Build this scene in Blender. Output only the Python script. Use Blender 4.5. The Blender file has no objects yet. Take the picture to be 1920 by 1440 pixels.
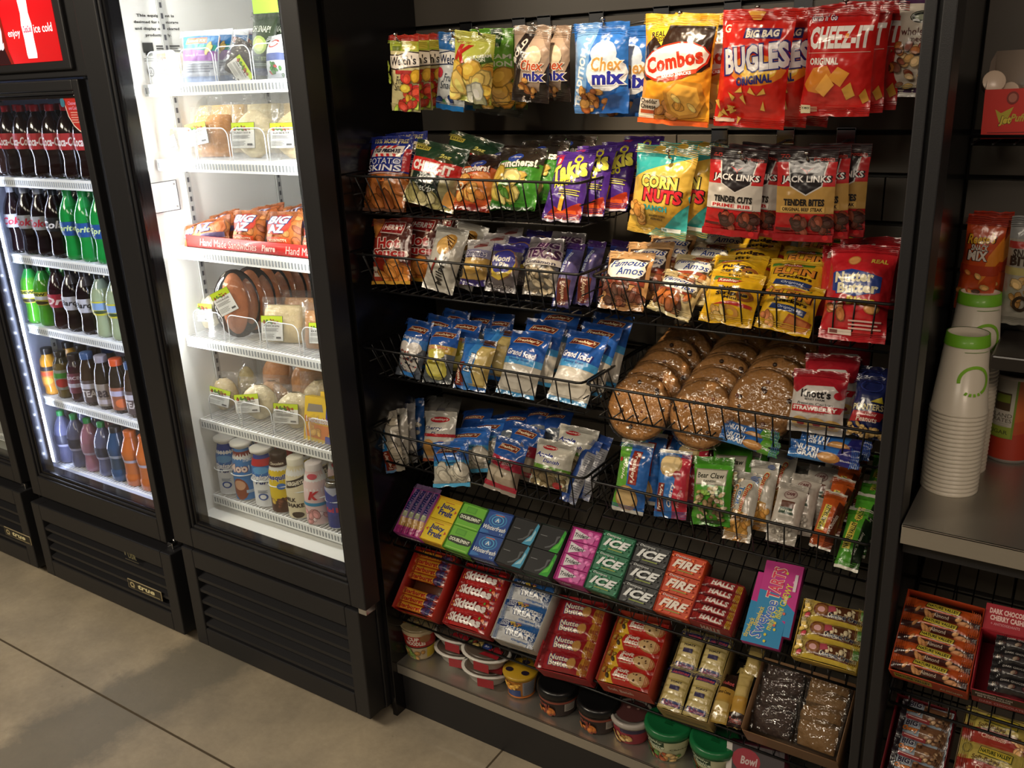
import bpy, bmesh, math, random
from mathutils import Vector, Matrix, noise
from mathutils.geometry import tessellate_polygon
PI = math.pi
for _c in (bpy.data.objects, bpy.data.meshes, bpy.data.materials, bpy.data.lights, bpy.data.cameras):
    for _o in list(_c): _c.remove(_o)
SC = bpy.context.scene
COL = SC.collection
# ------------------------------------------------------------------ camera
CAM = Vector((1.374662, -1.338234, 1.546239))
FPX = 1688.158
RX = Vector((0.836989, 0.545504, -0.043300))
RY = Vector((0.146710, -0.299924, -0.942614))   # image down
RZ = Vector((-0.527186, 0.782605, -0.331064))   # viewing direction
cam = bpy.data.cameras.new('camera'); cam.sensor_width = 36; cam.lens = 36*FPX/1920; cam.clip_start = .02
co = bpy.data.objects.new('camera', cam); COL.objects.link(co)
M = Matrix((RX, -RY, -RZ)).transposed().to_4x4(); M.translation = CAM
co.matrix_world = M; SC.camera = co
SC.view_settings.view_transform = 'Standard'; SC.view_settings.look = 'None'
SC.view_settings.gamma = 1; SC.view_settings.use_curve_mapping = False
SC.view_settings.exposure = 0.5
SC.cycles.transparent_max_bounces = 32
SC.cycles.max_bounces = 10
# ------------------------------------------------------------------ world and lights
W = bpy.data.worlds.new('room_air'); SC.world = W; W.use_nodes = True
W.node_tree.nodes['Background'].inputs[0].default_value = (.55, .5, .45, 1)
W.node_tree.nodes['Background'].inputs[1].default_value = .09
def area(name, loc, aim, sx, sy, power, col, spread=PI):
    l = bpy.data.lights.new(name, 'AREA'); l.shape = 'RECTANGLE'; l.size = sx; l.size_y = sy
    l.energy = power; l.color = col; l.spread = spread
    o = bpy.data.objects.new(name, l); COL.objects.link(o); o.location = loc
    o.rotation_euler = (Vector(aim)-Vector(loc)).to_track_quat('-Z', 'Y').to_euler(); return o
def spot(name, loc, aim, power, col, ang, blend=.6, rad=.04):
    l = bpy.data.lights.new(name, 'SPOT'); l.energy = power; l.color = col; l.spot_size = ang; l.spot_blend = blend
    l.shadow_soft_size = rad
    o = bpy.data.objects.new(name, l); COL.objects.link(o); o.location = loc
    o.rotation_euler = (Vector(aim)-Vector(loc)).to_track_quat('-Z', 'Y').to_euler(); return o
WARM = (1, .78, .52)
spot('track_spot_light', (.72, -.55, 2.72), (.66, .12, 1.43), 135, WARM, math.radians(21), .8)
spot('track_spot_light', (.0, -.60, 2.72), (.2, .12, 1.38), 26, WARM, math.radians(20), .8)
area('ceiling_fill_light', (.6, -2.6, 2.74), (.7, -.3, 0), 1.6, .6, 25, (1, .86, .68))  # unseen broad area lights, added in place of rows of ceiling downlights
area('ceiling_fill_light', (-1.6, -2.3, 2.74), (-1.2, -1.0, 0), 1.4, .6, 72, (1, .86, .66))
area('ceiling_fill_light', (2.5, -2.0, 2.74), (2.0, .2, .9), .8, .6, 20, (1, .8, .62))

def at(px, py, ax, v):
    """point of the real plane (axis ax = v) seen at a pixel of the photograph"""
    d = RX*((px-960)/FPX) + RY*((py-720)/FPX) + RZ
    return CAM + d*((v-CAM[ax])/d[ax])
# ------------------------------------------------------------------ materials
def lin(c):
    if isinstance(c, str):
        c = c.lstrip('#')
        if len(c) == 3: c = ''.join(x*2 for x in c)
        c = [int(c[i:i+2], 16)/255 for i in (0, 2, 4)]
        c = [x/12.92 if x <= .04045 else ((x+.055)/1.055)**2.4 for x in c]
    return (c[0], c[1], c[2], 1)
MATS = {}
def mat(name, rough=.4, metal=0, attr=True, col='888', bump=0, bscale=80, coat=0, spec=.5, detail=2, var=0, trans=0, ns=(1,1,1), emit=None, es=0):
    m = bpy.data.materials.new(name); m.use_nodes = True; nt = m.node_tree; N = nt.nodes; L = nt.links
    b = N['Principled BSDF']
    b.inputs['Roughness'].default_value = rough; b.inputs['Metallic'].default_value = metal
    b.inputs['Coat Weight'].default_value = coat; b.inputs['Coat Roughness'].default_value = .08
    b.inputs['Specular IOR Level'].default_value = spec
    if trans: b.inputs['Transmission Weight'].default_value = trans
    src = None
    if attr:
        a = N.new('ShaderNodeAttribute'); a.attribute_name = 'Col'; src = a.outputs['Color']
    tc = N.new('ShaderNodeTexCoord'); mp = N.new('ShaderNodeMapping'); mp.inputs['Scale'].default_value = ns
    L.new(tc.outputs['Object'], mp.inputs['Vector'])
    if var:
        nz = N.new('ShaderNodeTexNoise'); nz.inputs['Scale'].default_value = bscale*.6; nz.inputs['Detail'].default_value = 4
        L.new(mp.outputs[0], nz.inputs['Vector'])
        rmp = N.new('ShaderNodeMapRange'); rmp.inputs['To Min'].default_value = 1-var; rmp.inputs['To Max'].default_value = 1+var
        L.new(nz.outputs['Fac'], rmp.inputs['Value'])
        mx = N.new('ShaderNodeMix'); mx.data_type = 'RGBA'; mx.blend_type = 'MULTIPLY'; mx.inputs['Factor'].default_value = 1
        if src: L.new(src, mx.inputs[6])
        else: mx.inputs[6].default_value = lin(col)
        L.new(rmp.outputs[0], mx.inputs[7]); src = mx.outputs[2]
    if src: L.new(src, b.inputs['Base Color'])
    else: b.inputs['Base Color'].default_value = lin(col)
    if emit:
        b.inputs['Emission Strength'].default_value = es
        if emit == 'attr': L.new(src, b.inputs['Emission Color'])
        else: b.inputs['Emission Color'].default_value = lin(emit)
    if bump:
        n2 = N.new('ShaderNodeTexNoise'); n2.inputs['Scale'].default_value = bscale; n2.inputs['Detail'].default_value = detail
        L.new(mp.outputs[0], n2.inputs['Vector'])
        bp = N.new('ShaderNodeBump'); bp.inputs['Strength'].default_value = bump; bp.inputs['Distance'].default_value = .01
        L.new(n2.outputs['Fac'], bp.inputs['Height']); L.new(bp.outputs[0], b.inputs['Normal'])
    MATS[name] = m; return m
mat('film', rough=.24, bump=.85, bscale=30, coat=.5, spec=.7, detail=2)
mat('filmsoft', rough=.45, bump=.5, bscale=40, spec=.3)
mat('filmbar', rough=.28, bump=.5, bscale=60, coat=.4, detail=1.5)
mat('carton', rough=.5, coat=.12)
mat('plastic', rough=.32, coat=.1)
mat('bottle', rough=.12, coat=.6)
mat('bread', rough=.8, var=.25, bump=.3, bscale=90)
mat('cookie', rough=.8, var=.22, bump=.7, bscale=70)
mat('blackpaint', rough=.45, attr=False, col='1b1b1e', bump=.05, bscale=600, var=.08)
mat('blackgloss', rough=.2, attr=False, col='141315', var=.1)
mat('wire', rough=.35, attr=False, col='0b0b0c')
mat('steel', rough=.32, metal=.82, attr=False, col='b6b2aa', bump=.08, bscale=60, ns=(1, 40, 40), var=.05)
mat('chrome', rough=.15, metal=1, attr=False, col='c8c8c8')
mat('enamel', rough=.4, attr=True)
mat('slat', rough=.5, attr=True, var=.06, bscale=14)
mat('sign', rough=.3, attr=True, emit='attr', es=.62)
def clearmat(name, tint, kr, gl=.12, rough=.04, bump=0, milk=0):
    m = bpy.data.materials.new(name); m.use_nodes = True; nt = m.node_tree; N = nt.nodes; L = nt.links
    N.remove(N['Principled BSDF']); out = N['Material Output']
    tr = N.new('ShaderNodeBsdfTransparent'); tr.inputs[0].default_value = tint
    g = N.new('ShaderNodeBsdfGlossy'); g.inputs['Roughness'].default_value = rough
    fr = N.new('ShaderNodeLayerWeight'); fr.inputs['Blend'].default_value = .5
    pw = N.new('ShaderNodeMath'); pw.operation = 'POWER'; pw.inputs[1].default_value = 5; L.new(fr.outputs['Facing'], pw.inputs[0])
    ad = N.new('ShaderNodeMath'); ad.operation = 'MULTIPLY_ADD'; ad.inputs[1].default_value = kr; ad.inputs[2].default_value = gl
    L.new(pw.outputs[0], ad.inputs[0])
    mx = N.new('ShaderNodeMixShader'); L.new(ad.outputs[0], mx.inputs[0]); L.new(tr.outputs[0], mx.inputs[1]); L.new(g.outputs[0], mx.inputs[2])
    if bump:
        tc = N.new('ShaderNodeTexCoord'); nz = N.new('ShaderNodeTexNoise'); nz.inputs['Scale'].default_value = 45; nz.inputs['Detail'].default_value = 2
        bp = N.new('ShaderNodeBump'); bp.inputs['Strength'].default_value = bump; bp.inputs['Distance'].default_value = .012
        L.new(tc.outputs['Object'], nz.inputs['Vector']); L.new(nz.outputs['Fac'], bp.inputs['Height'])
        L.new(bp.outputs[0], g.inputs['Normal']); L.new(bp.outputs[0], fr.inputs['Normal'])
    if milk:
        df = N.new('ShaderNodeBsdfDiffuse'); df.inputs[0].default_value = (.9, .9, .9, 1); m2 = N.new('ShaderNodeMixShader'); m2.inputs[0].default_value = milk
        L.new(mx.outputs[0], m2.inputs[1]); L.new(df.outputs[0], m2.inputs[2]); mx = m2
    L.new(mx.outputs[0], out.inputs['Surface']); MATS[name] = m
clearmat('glass', (.95, .965, .965, 1), .95, .035, .01)
clearmat('clearfilm', (.97, .97, .96, 1), .8, .06, .14, bump=.7, milk=.04)
clearmat('clingfilm', (.97, .96, .94, 1), .8, .06, .17, bump=.9)
clearmat('crinklefilm', (.96, .96, .95, 1), .9, .09, .13, bump=1.3, milk=.006)
clearmat('clearplastic', (.975, .98, .985, 1), .9, .04, .08, milk=.03)

# ------------------------------------------------------------------ mesh builder
def lk(o, parent=None):
    COL.objects.link(o)
    if parent is not None: o.parent = parent
    return o
def tag(o, label=None, cat=None, group=None, kind=None):
    if label: o['label'] = label
    if cat: o['category'] = cat
    if group: o['group'] = group
    if kind: o['kind'] = kind
    return o
def empty(name, mw, label, cat, group=None):
    o = bpy.data.objects.new(name, None); o.empty_display_size = .03; COL.objects.link(o)
    o.matrix_world = mw if isinstance(mw, Matrix) else Matrix.Translation(mw)
    return tag(o, label, cat, group)
class B:
    def __init__(s): s.v = []; s.n = []; s.f = []; s.c = []; s.m = []; s.s = []; s.mats = []
    def mi(s, m):
        if m not in s.mats: s.mats.append(m)
        return s.mats.index(m)
    def face(s, idx, col, m, smooth=True):
        s.f.append(idx); s.c.append(lin(col)); s.m.append(s.mi(m)); s.s.append(smooth)
    def add(s, pts, nrm=None):
        k = len(s.v); s.v.extend(pts); s.n.extend(nrm if nrm else [(0, 0, 0)]*len(pts)); return k
    def poly(s, pts, col, m, smooth=False, nrm=None):
        k = s.add([tuple(p) for p in pts], nrm); s.face(tuple(range(k, k+len(pts))), col, m, smooth)
    def box(s, x0, y0, z0, x1, y1, z1, col='222', m='blackpaint', bev=0.0):
        if x0 > x1: x0, x1 = x1, x0
        if y0 > y1: y0, y1 = y1, y0
        if z0 > z1: z0, z1 = z1, z0
        if bev:
            bm = bmesh.new(); bmesh.ops.create_cube(bm, size=1)
            for v in bm.verts: v.co = Vector(((x0+x1)/2+v.co.x*(x1-x0), (y0+y1)/2+v.co.y*(y1-y0), (z0+z1)/2+v.co.z*(z1-z0)))
            bmesh.ops.bevel(bm, geom=bm.edges[:]+bm.verts[:], offset=min(bev, .45*min(x1-x0, y1-y0, z1-z0)), segments=2, affect='EDGES', profile=.5)
            k = s.add([tuple(v.co) for v in bm.verts])
            for f in bm.faces: s.face(tuple(k+v.index for v in f.verts), col, m, False)
            bm.free(); return
        k = s.add([(x, y, z) for z in (z0, z1) for y in (y0, y1) for x in (x0, x1)])
        for f in ((0,2,3,1), (4,5,7,6), (0,1,5,4), (2,6,7,3), (0,4,6,2), (1,3,7,5)):
            s.face(tuple(k+i for i in f), col, m, False)
    def tube(s, pts, r, n=6, col='111', m='wire', closed=False):
        pts = [Vector(p) for p in pts]; rings = []
        for i, p in enumerate(pts):
            if closed: d = (pts[(i+1) % len(pts)]-pts[i-1])
            else: d = pts[min(i+1, len(pts)-1)]-pts[max(i-1, 0)]
            d.normalize(); a = d.orthogonal().normalized() if abs(d.z) > .9 else d.cross(Vector((0, 0, 1))).normalized()
            b = d.cross(a)
            rings.append(s.add([tuple(p+a*(r*math.cos(2*PI*j/n))+b*(r*math.sin(2*PI*j/n))) for j in range(n)]))
        R = list(zip(rings, rings[1:]+([rings[0]] if closed else [])))
        for a, b in R:
            for j in range(n): s.face((a+j, a+(j+1) % n, b+(j+1) % n, b+j), col, m, True)
        if not closed:
            s.face(tuple(rings[0]+j for j in range(n))[::-1], col, m, False); s.face(tuple(rings[-1]+j for j in range(n)), col, m, False)
    def lathe(s, prof, n=20, col='fff', m='plastic', cols=None, c=(0, 0, 0), sy=1.0, caps=True, smooth=True):
        rings = []
        for r, z in prof:
            rings.append(s.add([(c[0]+r*math.cos(2*PI*j/n), c[1]+sy*r*math.sin(2*PI*j/n), c[2]+z) for j in range(n)]))
        for i in range(len(prof)-1):
            cc = cols[i] if cols else col; a, b = rings[i], rings[i+1]
            for j in range(n): s.face((a+j, a+(j+1) % n, b+(j+1) % n, b+j), cc, m, smooth)
        if caps:
            if prof[0][0] > 1e-5: s.face(tuple(rings[0]+j for j in range(n))[::-1], cols[0] if cols else col, m, False)
            if prof[-1][0] > 1e-5: s.face(tuple(rings[-1]+j for j in range(n)), cols[-1] if cols else col, m, False)
    def grid(s, P, col, m, flip=False, colf=None):
        ny = len(P); nx = len(P[0]); k = s.add([tuple(p) for row in P for p in row])
        for j in range(ny-1):
            for i in range(nx-1):
                f = (k+j*nx+i, k+j*nx+i+1, k+(j+1)*nx+i+1, k+(j+1)*nx+i)
                s.face(f[::-1] if flip else f, colf(i/(nx-1), j/(ny-1)) if colf else col, m, True)
    def mesh(s, name):
        me = bpy.data.meshes.new(name); me.from_pydata(s.v, [], s.f)
        for k in s.mats: me.materials.append(MATS[k])
        me.polygons.foreach_set('material_index', s.m); me.polygons.foreach_set('use_smooth', s.s)
        at_ = me.color_attributes.new('Col', 'FLOAT_COLOR', 'CORNER'); data = []
        for f, c in zip(s.f, s.c): data.extend(list(c)*len(f))
        at_.data.foreach_set('color', data); me.update()
        if any(n != (0, 0, 0) for n in s.n): me.normals_split_custom_set_from_vertices(s.n)
        return me
    def obj(s, name, parent=None, mw=None):
        o = bpy.data.objects.new(name, s.mesh(name)); lk(o, parent)
        if mw is not None: o.matrix_world = mw
        return o
# ------------------------------------------------------------------ printed artwork laid on surface patches
_tx = {}
def textpolys(st, bold, shear):
    key = (st, bold, shear)
    if key in _tx: return _tx[key]
    cu = bpy.data.curves.new('lettering', 'FONT'); cu.body = st; cu.size = 1; cu.resolution_u = 2; cu.offset = bold; cu.shear = shear
    cu.align_x = 'CENTER'; cu.space_line = .8; cu.space_character = 1+bold*1.2
    o = bpy.data.objects.new('lettering', cu); COL.objects.link(o)
    dg = bpy.context.evaluated_depsgraph_get(); me = bpy.data.meshes.new_from_object(o.evaluated_get(dg))
    V = [(v.co.x, v.co.y) for v in me.vertices]; F = [tuple(p.vertices) for p in me.polygons]
    bpy.data.objects.remove(o); bpy.data.curves.remove(cu); bpy.data.meshes.remove(me)
    out = [[V[i] for i in f] for f in F]
    xs = [x for x, y in V] or [0, 1]; ys = [y for x, y in V] or [0, 1]
    bb = (min(xs), min(ys), max(xs), max(ys)); _tx[key] = (out, bb); return _tx[key]
def r(u0, v0, u1, v1, c): return [('p', [(u0, v0), (u1, v0), (u1, v1), (u0, v1)], c)]
def p(pts, c): return [('c', pts, c)]
def e(cu, cv, ru, rv, c, ang=0, n=14): return [('e', cu, cv, ru, rv, c, ang, n)]
def ring(cu, cv, ru, rv, c, k=.75, a0=0, a1=360, n=18): return [('ring', cu, cv, ru, rv, c, k, a0, a1, n)]
def t(st, cu, cv, wu, hv, c, rot=0, o=None, b=.03, sh=0, ow=.05, arc=0):
    b = min(b, .05); ow = min(ow, .045); L = []
    if o: L.append(('t', st, cu, cv, wu, hv, o, rot, b+ow, sh, b, arc))
    L.append(('t', st, cu, cv, wu, hv, c, rot, b, sh, b, arc)); return L
def bl(seed, n, u0, v0, u1, v1, s, cols, asp=.7, dk=None):
    rnd = random.Random(seed); L = []
    for i in range(n):
        L += [('b', rnd.uniform(u0, u1), rnd.uniform(v0, v1), s*rnd.uniform(.7, 1.2), asp*rnd.uniform(.75, 1.2), rnd.choice(cols), rnd.uniform(0, 180), dk)]
    return L
def tiny(u0, v0, u1, n, c, h=.012, gap=.022):
    L = []
    for i in range(n): L += r(u0, v0-i*gap, u1-(.1*(u1-u0) if i % 2 else 0), v0-i*gap+h, c)
    return L
def clip(poly, a, b, c):      # keep a*x+b*y <= c
    out = []; n = len(poly)
    for i in range(n):
        P, Q = poly[i], poly[(i+1) % n]; dp = a*P[0]+b*P[1]-c; dq = a*Q[0]+b*Q[1]-c
        if dp <= 1e-9: out.append(P)
        if (dp < -1e-9 and dq > 1e-9) or (dp > 1e-9 and dq < -1e-9):
            k = dp/(dp-dq); out.append((P[0]+(Q[0]-P[0])*k, P[1]+(Q[1]-P[1])*k))
    return out
class Patch:
    """grid of surface nodes; artwork in u,v is cut along the grid so that it lies exactly on the surface"""
    def __init__(s, P, w, h, step=.00016):
        s.P = [[Vector(q) for q in row] for row in P]; s.ny = len(P)-1; s.nx = len(P[0])-1; s.w = w; s.h = h; s.step = step; s.k = 1
        s.N = []
        for j in range(s.ny+1):
            row = []
            for i in range(s.nx+1):
                du = s.P[j][min(i+1, s.nx)]-s.P[j][max(i-1, 0)]; dv = s.P[min(j+1, s.ny)][i]-s.P[max(j-1, 0)][i]
                nn = du.cross(dv); row.append(nn.normalized() if nn.length > 1e-12 else Vector((0, -1, 0)))
            s.N.append(row)
    def ev(s, gx, gy, i, j, off):
        fx, fy = gx-i, gy-j; P, N = s.P, s.N
        a, b, c, d = P[j][i], P[j][i+1], P[j+1][i+1], P[j+1][i]; na, nb, nc, nd = N[j][i], N[j][i+1], N[j+1][i+1], N[j+1][i]
        if fy <= fx: q = a+(b-a)*fx+(c-b)*fy; n = na+(nb-na)*fx+(nc-nb)*fy
        else: q = a+(d-a)*fy+(c-d)*fx; n = na+(nd-na)*fy+(nc-nd)*fx
        n = n.normalized(); return tuple(q+n*off), tuple(n)
    def one(s, b, poly, col, m, off):
        nx, ny = s.nx, s.ny; g = [(x*nx, y*ny) for x, y in poly]
        for A, Bc, Cc in ((-1, 0, 0), (1, 0, nx), (0, -1, 0), (0, 1, ny)): 
            if any(A*x+Bc*y > Cc for x, y in g): g = clip(g, A, Bc, Cc)
            if len(g) < 3: return
        x0 = int(max(0, min(x for x, y in g)+1e-7)); x1 = int(min(nx-1, max(x for x, y in g)-1e-7))
        y0 = int(max(0, min(y for x, y in g)+1e-7)); y1 = int(min(ny-1, max(y for x, y in g)-1e-7))
        for j in range(y0, y1+1):
            gj = g
            if y1 > y0:
                gj = clip(clip(g, 0, -1, -j), 0, 1, j+1)
                if len(gj) < 3: continue
            for i in range(x0, x1+1):
                gi = gj
                if x1 > x0:
                    gi = clip(clip(gj, -1, 0, -i), 1, 0, i+1)
                    if len(gi) < 3: continue
                dv = [(y-j)-(x-i) for x, y in gi]; parts = []
                if max(dv) <= 1e-7 or min(dv) >= -1e-7: parts = [gi]
                else: parts = [clip(gi, -1, 1, j-i), clip(gi, 1, -1, i-j)]
                for q in parts:
                    if len(q) < 3: continue
                    ar = sum(q[k][0]*q[(k+1) % len(q)][1]-q[(k+1) % len(q)][0]*q[k][1] for k in range(len(q)))
                    if abs(ar) < 1e-6: continue
                    # evaluate on the side of the diagonal this piece belongs to
                    mx = sum(x for x, y in q)/len(q)-i; my = sum(y for x, y in q)/len(q)-j; up = my > mx
                    vs = []; ns = []
                    for x, y in q:
                        fx, fy = x-i, y-j
                        if up and fy < fx: fy = fx
                        if not up and fy > fx: fy = fx
                        a_, n_ = s.ev(i+fx, j+fy, i, j, off); vs.append(a_); ns.append(n_)
                    if ar < 0: vs.reverse(); ns.reverse()
                    b.poly(vs, col, m, True, ns)
    def draw(s, b, art, m):
        w, h = s.w, s.h
        for a in art:
            off = s.step*s.k; s.k += 1
            if s.k > 60: s.k = 60
            if a[0] == 'p': s.one(b, a[1], a[2], m, off)
            elif a[0] == 'c':
                pts = a[1]
                for tri in tessellate_polygon([[Vector((x, y, 0)) for x, y in pts]]): s.one(b, [pts[q] for q in tri], a[2], m, off)
            elif a[0] == 'e':
                _, cu, cv, ru, rv, c, ang, n = a; ca, sa = math.cos(math.radians(ang)), math.sin(math.radians(ang)); q = []
                for k in range(n):
                    X = ru*w*math.cos(2*PI*k/n); Y = rv*h*math.sin(2*PI*k/n); q.append((cu+(X*ca-Y*sa)/w, cv+(X*sa+Y*ca)/h))
                s.one(b, q, c, m, off)
            elif a[0] == 'ring':
                _, cu, cv, ru, rv, c, k_, a0, a1, n = a
                for k in range(n):
                    t0 = math.radians(a0+(a1-a0)*k/n); t1 = math.radians(a0+(a1-a0)*(k+1)/n)
                    s.one(b, [(cu+ru*math.cos(t0), cv+rv*math.sin(t0)), (cu+ru*math.cos(t1), cv+rv*math.sin(t1)),
                              (cu+ru*k_*math.cos(t1), cv+rv*k_*math.sin(t1)), (cu+ru*k_*math.cos(t0), cv+rv*k_*math.sin(t0))], c, m, off)
            elif a[0] == 'b':
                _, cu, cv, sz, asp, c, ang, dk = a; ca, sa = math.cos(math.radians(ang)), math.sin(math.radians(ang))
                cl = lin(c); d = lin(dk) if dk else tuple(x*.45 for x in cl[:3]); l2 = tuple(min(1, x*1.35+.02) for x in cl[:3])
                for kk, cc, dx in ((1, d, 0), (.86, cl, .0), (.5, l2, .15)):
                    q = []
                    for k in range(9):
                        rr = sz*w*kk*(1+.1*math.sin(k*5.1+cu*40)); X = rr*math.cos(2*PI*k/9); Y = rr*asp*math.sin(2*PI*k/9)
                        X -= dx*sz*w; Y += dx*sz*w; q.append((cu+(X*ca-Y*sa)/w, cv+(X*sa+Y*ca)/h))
                    s.one(b, q, cc, m, off); off += s.step*.3
            elif a[0] == 't':
                _, st, cu, cv, wu, hv, c, rot, bd, sh, b0, arc = a
                F, bb = textpolys(st, bd, sh); _, b1 = textpolys(st, b0, sh)
                cx, cy = (bb[0]+bb[2])/2, (bb[1]+bb[3])/2
                # wu = length along the text, hv = its height, both as fractions of the patch's width / height (swapped when turned)
                if abs(rot) > 45 : sx = wu*h/(b1[2]-b1[0]); sy = hv*w/(b1[3]-b1[1])
                else: sx = wu*w/(b1[2]-b1[0]); sy = hv*h/(b1[3]-b1[1])
                ca, sa = math.cos(math.radians(rot)), math.sin(math.radians(rot))
                hw = (b1[2]-b1[0])/2
                for f in F:
                    q = []
                    for x, y in f:
                        X = (x-cx)*sx; Y = (y-cy)*sy
                        if arc: Y += arc*(1-((x-cx)/hw)**2)*sy*(b1[3]-b1[1])
                        q.append((cu+(X*ca-Y*sa)/w, cv+(X*sa+Y*ca)/h))
                    s.one(b, q, c, m, off)
# ------------------------------------------------------------------ frames from the photograph
def frame(tl, tr, bl_, br, yb, yt):
    """local frame of a flat-ish pack: x along its width, z up its height, -y out of its face; origin bottom centre"""
    a, b, c, d = at(*bl_, 1, yb), at(*br, 1, yb), at(*tl, 1, yt), at(*tr, 1, yt)
    U = (b-a)+(d-c); V = (c-a)+(d-b); w = U.length/2; h = V.length/2
    U.normalize(); V.normalize(); m = (U+V).normalized(); dlt = (U-V)
    # symmetric orthonormalisation
    nrm = U.cross(V).normalized(); mid = (U+V).normalized(); k = nrm.cross(mid)
    U = (mid-k).normalized(); V = (mid+k).normalized(); Y = -U.cross(V)
    Y = V.cross(U)
    cen = (a+b+c+d)/4; o = cen-V*(h/2)
    Mx = Matrix((U, Y, V)).transposed().to_4x4(); Mx.translation = o
    return Mx, w, h
def T3(x, y, z): return Matrix.Translation((x, y, z))
def RX_(a): return Matrix.Rotation(math.radians(a), 4, 'X')
def RY_(a): return Matrix.Rotation(math.radians(a), 4, 'Y')
def RZ_(a): return Matrix.Rotation(math.radians(a), 4, 'Z')
def sstep(a, b, x):
    x = max(0, min(1, (x-a)/(b-a))); return x*x*(3-2*x)
def bag_mesh(name, w, h, d, base, art, back=None, side=False, seed=1, nx=12, ny=14, crk=1.0, seal=.07, m='film', zig=False):
    """heat-sealed film bag; side=True puts the seals at the left and right ends"""
    b = B(); P = []; Q = []; sd = seed*7.3
    for j in range(ny+1):
        v = j/ny; ro = []; rb = []
        for i in range(nx+1):
            u = i/nx; a, c = (v, u) if side else (u, v)
            env = max(0, math.sin(PI*a))**.5; sl = sstep(seal*.7, seal+.26, c)*sstep(seal*.7, seal+.26, 1-c)
            bul = env*sl
            L_ = w if side else h
            cr = noise.noise(Vector((u*w*26+sd, v*h*26, sd)))*.0045*crk*(.35+.65*sl)*(env**.7)
            fold = math.sin(a*23+sd+2*math.sin(a*9+sd))*.0022*crk*env*math.exp(-max(0, min(c, 1-c)-seal)*11)*(1 if min(c, 1-c) > seal*.8 else .25)
            pin = 1-.055*sl
            x = (u-.5)*w; z = v*h
            if side: z = h/2+(z-h/2)*pin
            else: x *= pin
            if c < .001 or c > .999:
                wob = .003*noise.noise(Vector((a*5+sd, c*9, 1)))*crk
                if side: x += wob
                else: z += wob
            y = -d/2*bul+cr+fold+.004*crk*noise.noise(Vector((sd, v*2.5, u*2)))
            ro.append((x, y, z)); rb.append((x, d/2*bul*.9+.0006+.004*crk*noise.noise(Vector((sd, v*2.5, u*2))), z))
        P.append(ro); Q.append(rb)
    b.grid(P, base, m); pt = Patch(P, w, h); pt.draw(b, art, m)
    b.grid(Q, back or base, m, flip=True)
    # crimp ridges of the seals, their shading painted as lines darker than the print
    def colat(u, v):
        c = base
        for a in art:
            if a[0] == 'p' and len(a[1]) == 4:
                us = [q[0] for q in a[1]]; vs = [q[1] for q in a[1]]
                if min(us) <= u <= max(us) and min(vs) <= v <= max(vs): c = a[2]
        return tuple(x*.72 for x in lin(c)[:3])
    L_ = w if side else h; st = .0019/L_; pt.k = 4
    for e0 in (0, 1):
        for q in range(5):
            k0 = (.0012/L_+q*st*1.6); k0 = 1-k0-st*.6 if e0 else k0
            for seg in range(4):
                m0, m1 = seg/4+.004, (seg+1)/4-.004*(seg == 3); mm = (m0+m1)/2
                if side: pt.draw(b, r(k0, seg/4, k0+st*.6, (seg+1)/4, colat(k0, mm)), m)
                else: pt.draw(b, r(seg/4, k0, (seg+1)/4, k0+st*.6, colat(mm, k0)), m)
    return b, name
def box_mesh(name, w, h, d, base, art, sidecol=None, topart=None, m='carton', bev=.0012):
    b = B(); b.box(-w/2, 0, 0, w/2, d, h, sidecol or base, m, bev)
    nx = 2; P = [[(-w/2+w*i/nx, -.0003, h*j/2) for i in range(nx+1)] for j in range(3)]
    pt = Patch(P, w, h); pt.draw(b, r(.01, .01, .99, .99, base)+art, m)
    if topart:
        P = [[(-w/2+w*i/nx, d*j/2, h+.0003) for i in range(nx+1)] for j in range(3)]
        pt = Patch(P, w, d); pt.draw(b, topart, m)
    return b, name
def cyl_patch(r0, r1, z0, z1, a0=-80, a1=80, na=14, nz=4, c=(0, 0), rot=0, prof=None):
    P = []
    for j in range(nz+1):
        z = z0+(z1-z0)*j/nz; rr = prof(z) if prof else r0+(r1-r0)*j/nz; row = []
        for i in range(na+1):
            a = math.radians(-90+rot+a0+(a1-a0)*i/na); row.append((c[0]+rr*math.cos(a), c[1]+rr*math.sin(a), z))
        P.append(row)
    w = (r0+r1)/2*math.radians(a1-a0); return Patch(P, w, z1-z0)
DES = {}
def inst(me, name, mw, label, cat, group=None):
    o = bpy.data.objects.new(name, me); COL.objects.link(o); o.matrix_world = mw; return tag(o, label, cat, group)
ORD = ['second', 'third', 'fourth', 'fifth', 'sixth', 'seventh']
def short(lb, n=11):
    for k in (' in the ', ' hanging', ' at the ', ',', ' beside', ' standing', ' under ', ' lying', ' with '):
        if k in lb and len(lb.split(k)[0].split()) >= 4: lb = lb.split(k)[0]
        if len(lb.split()) <= n: return lb
    return ' '.join(lb.split()[:n])
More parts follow.
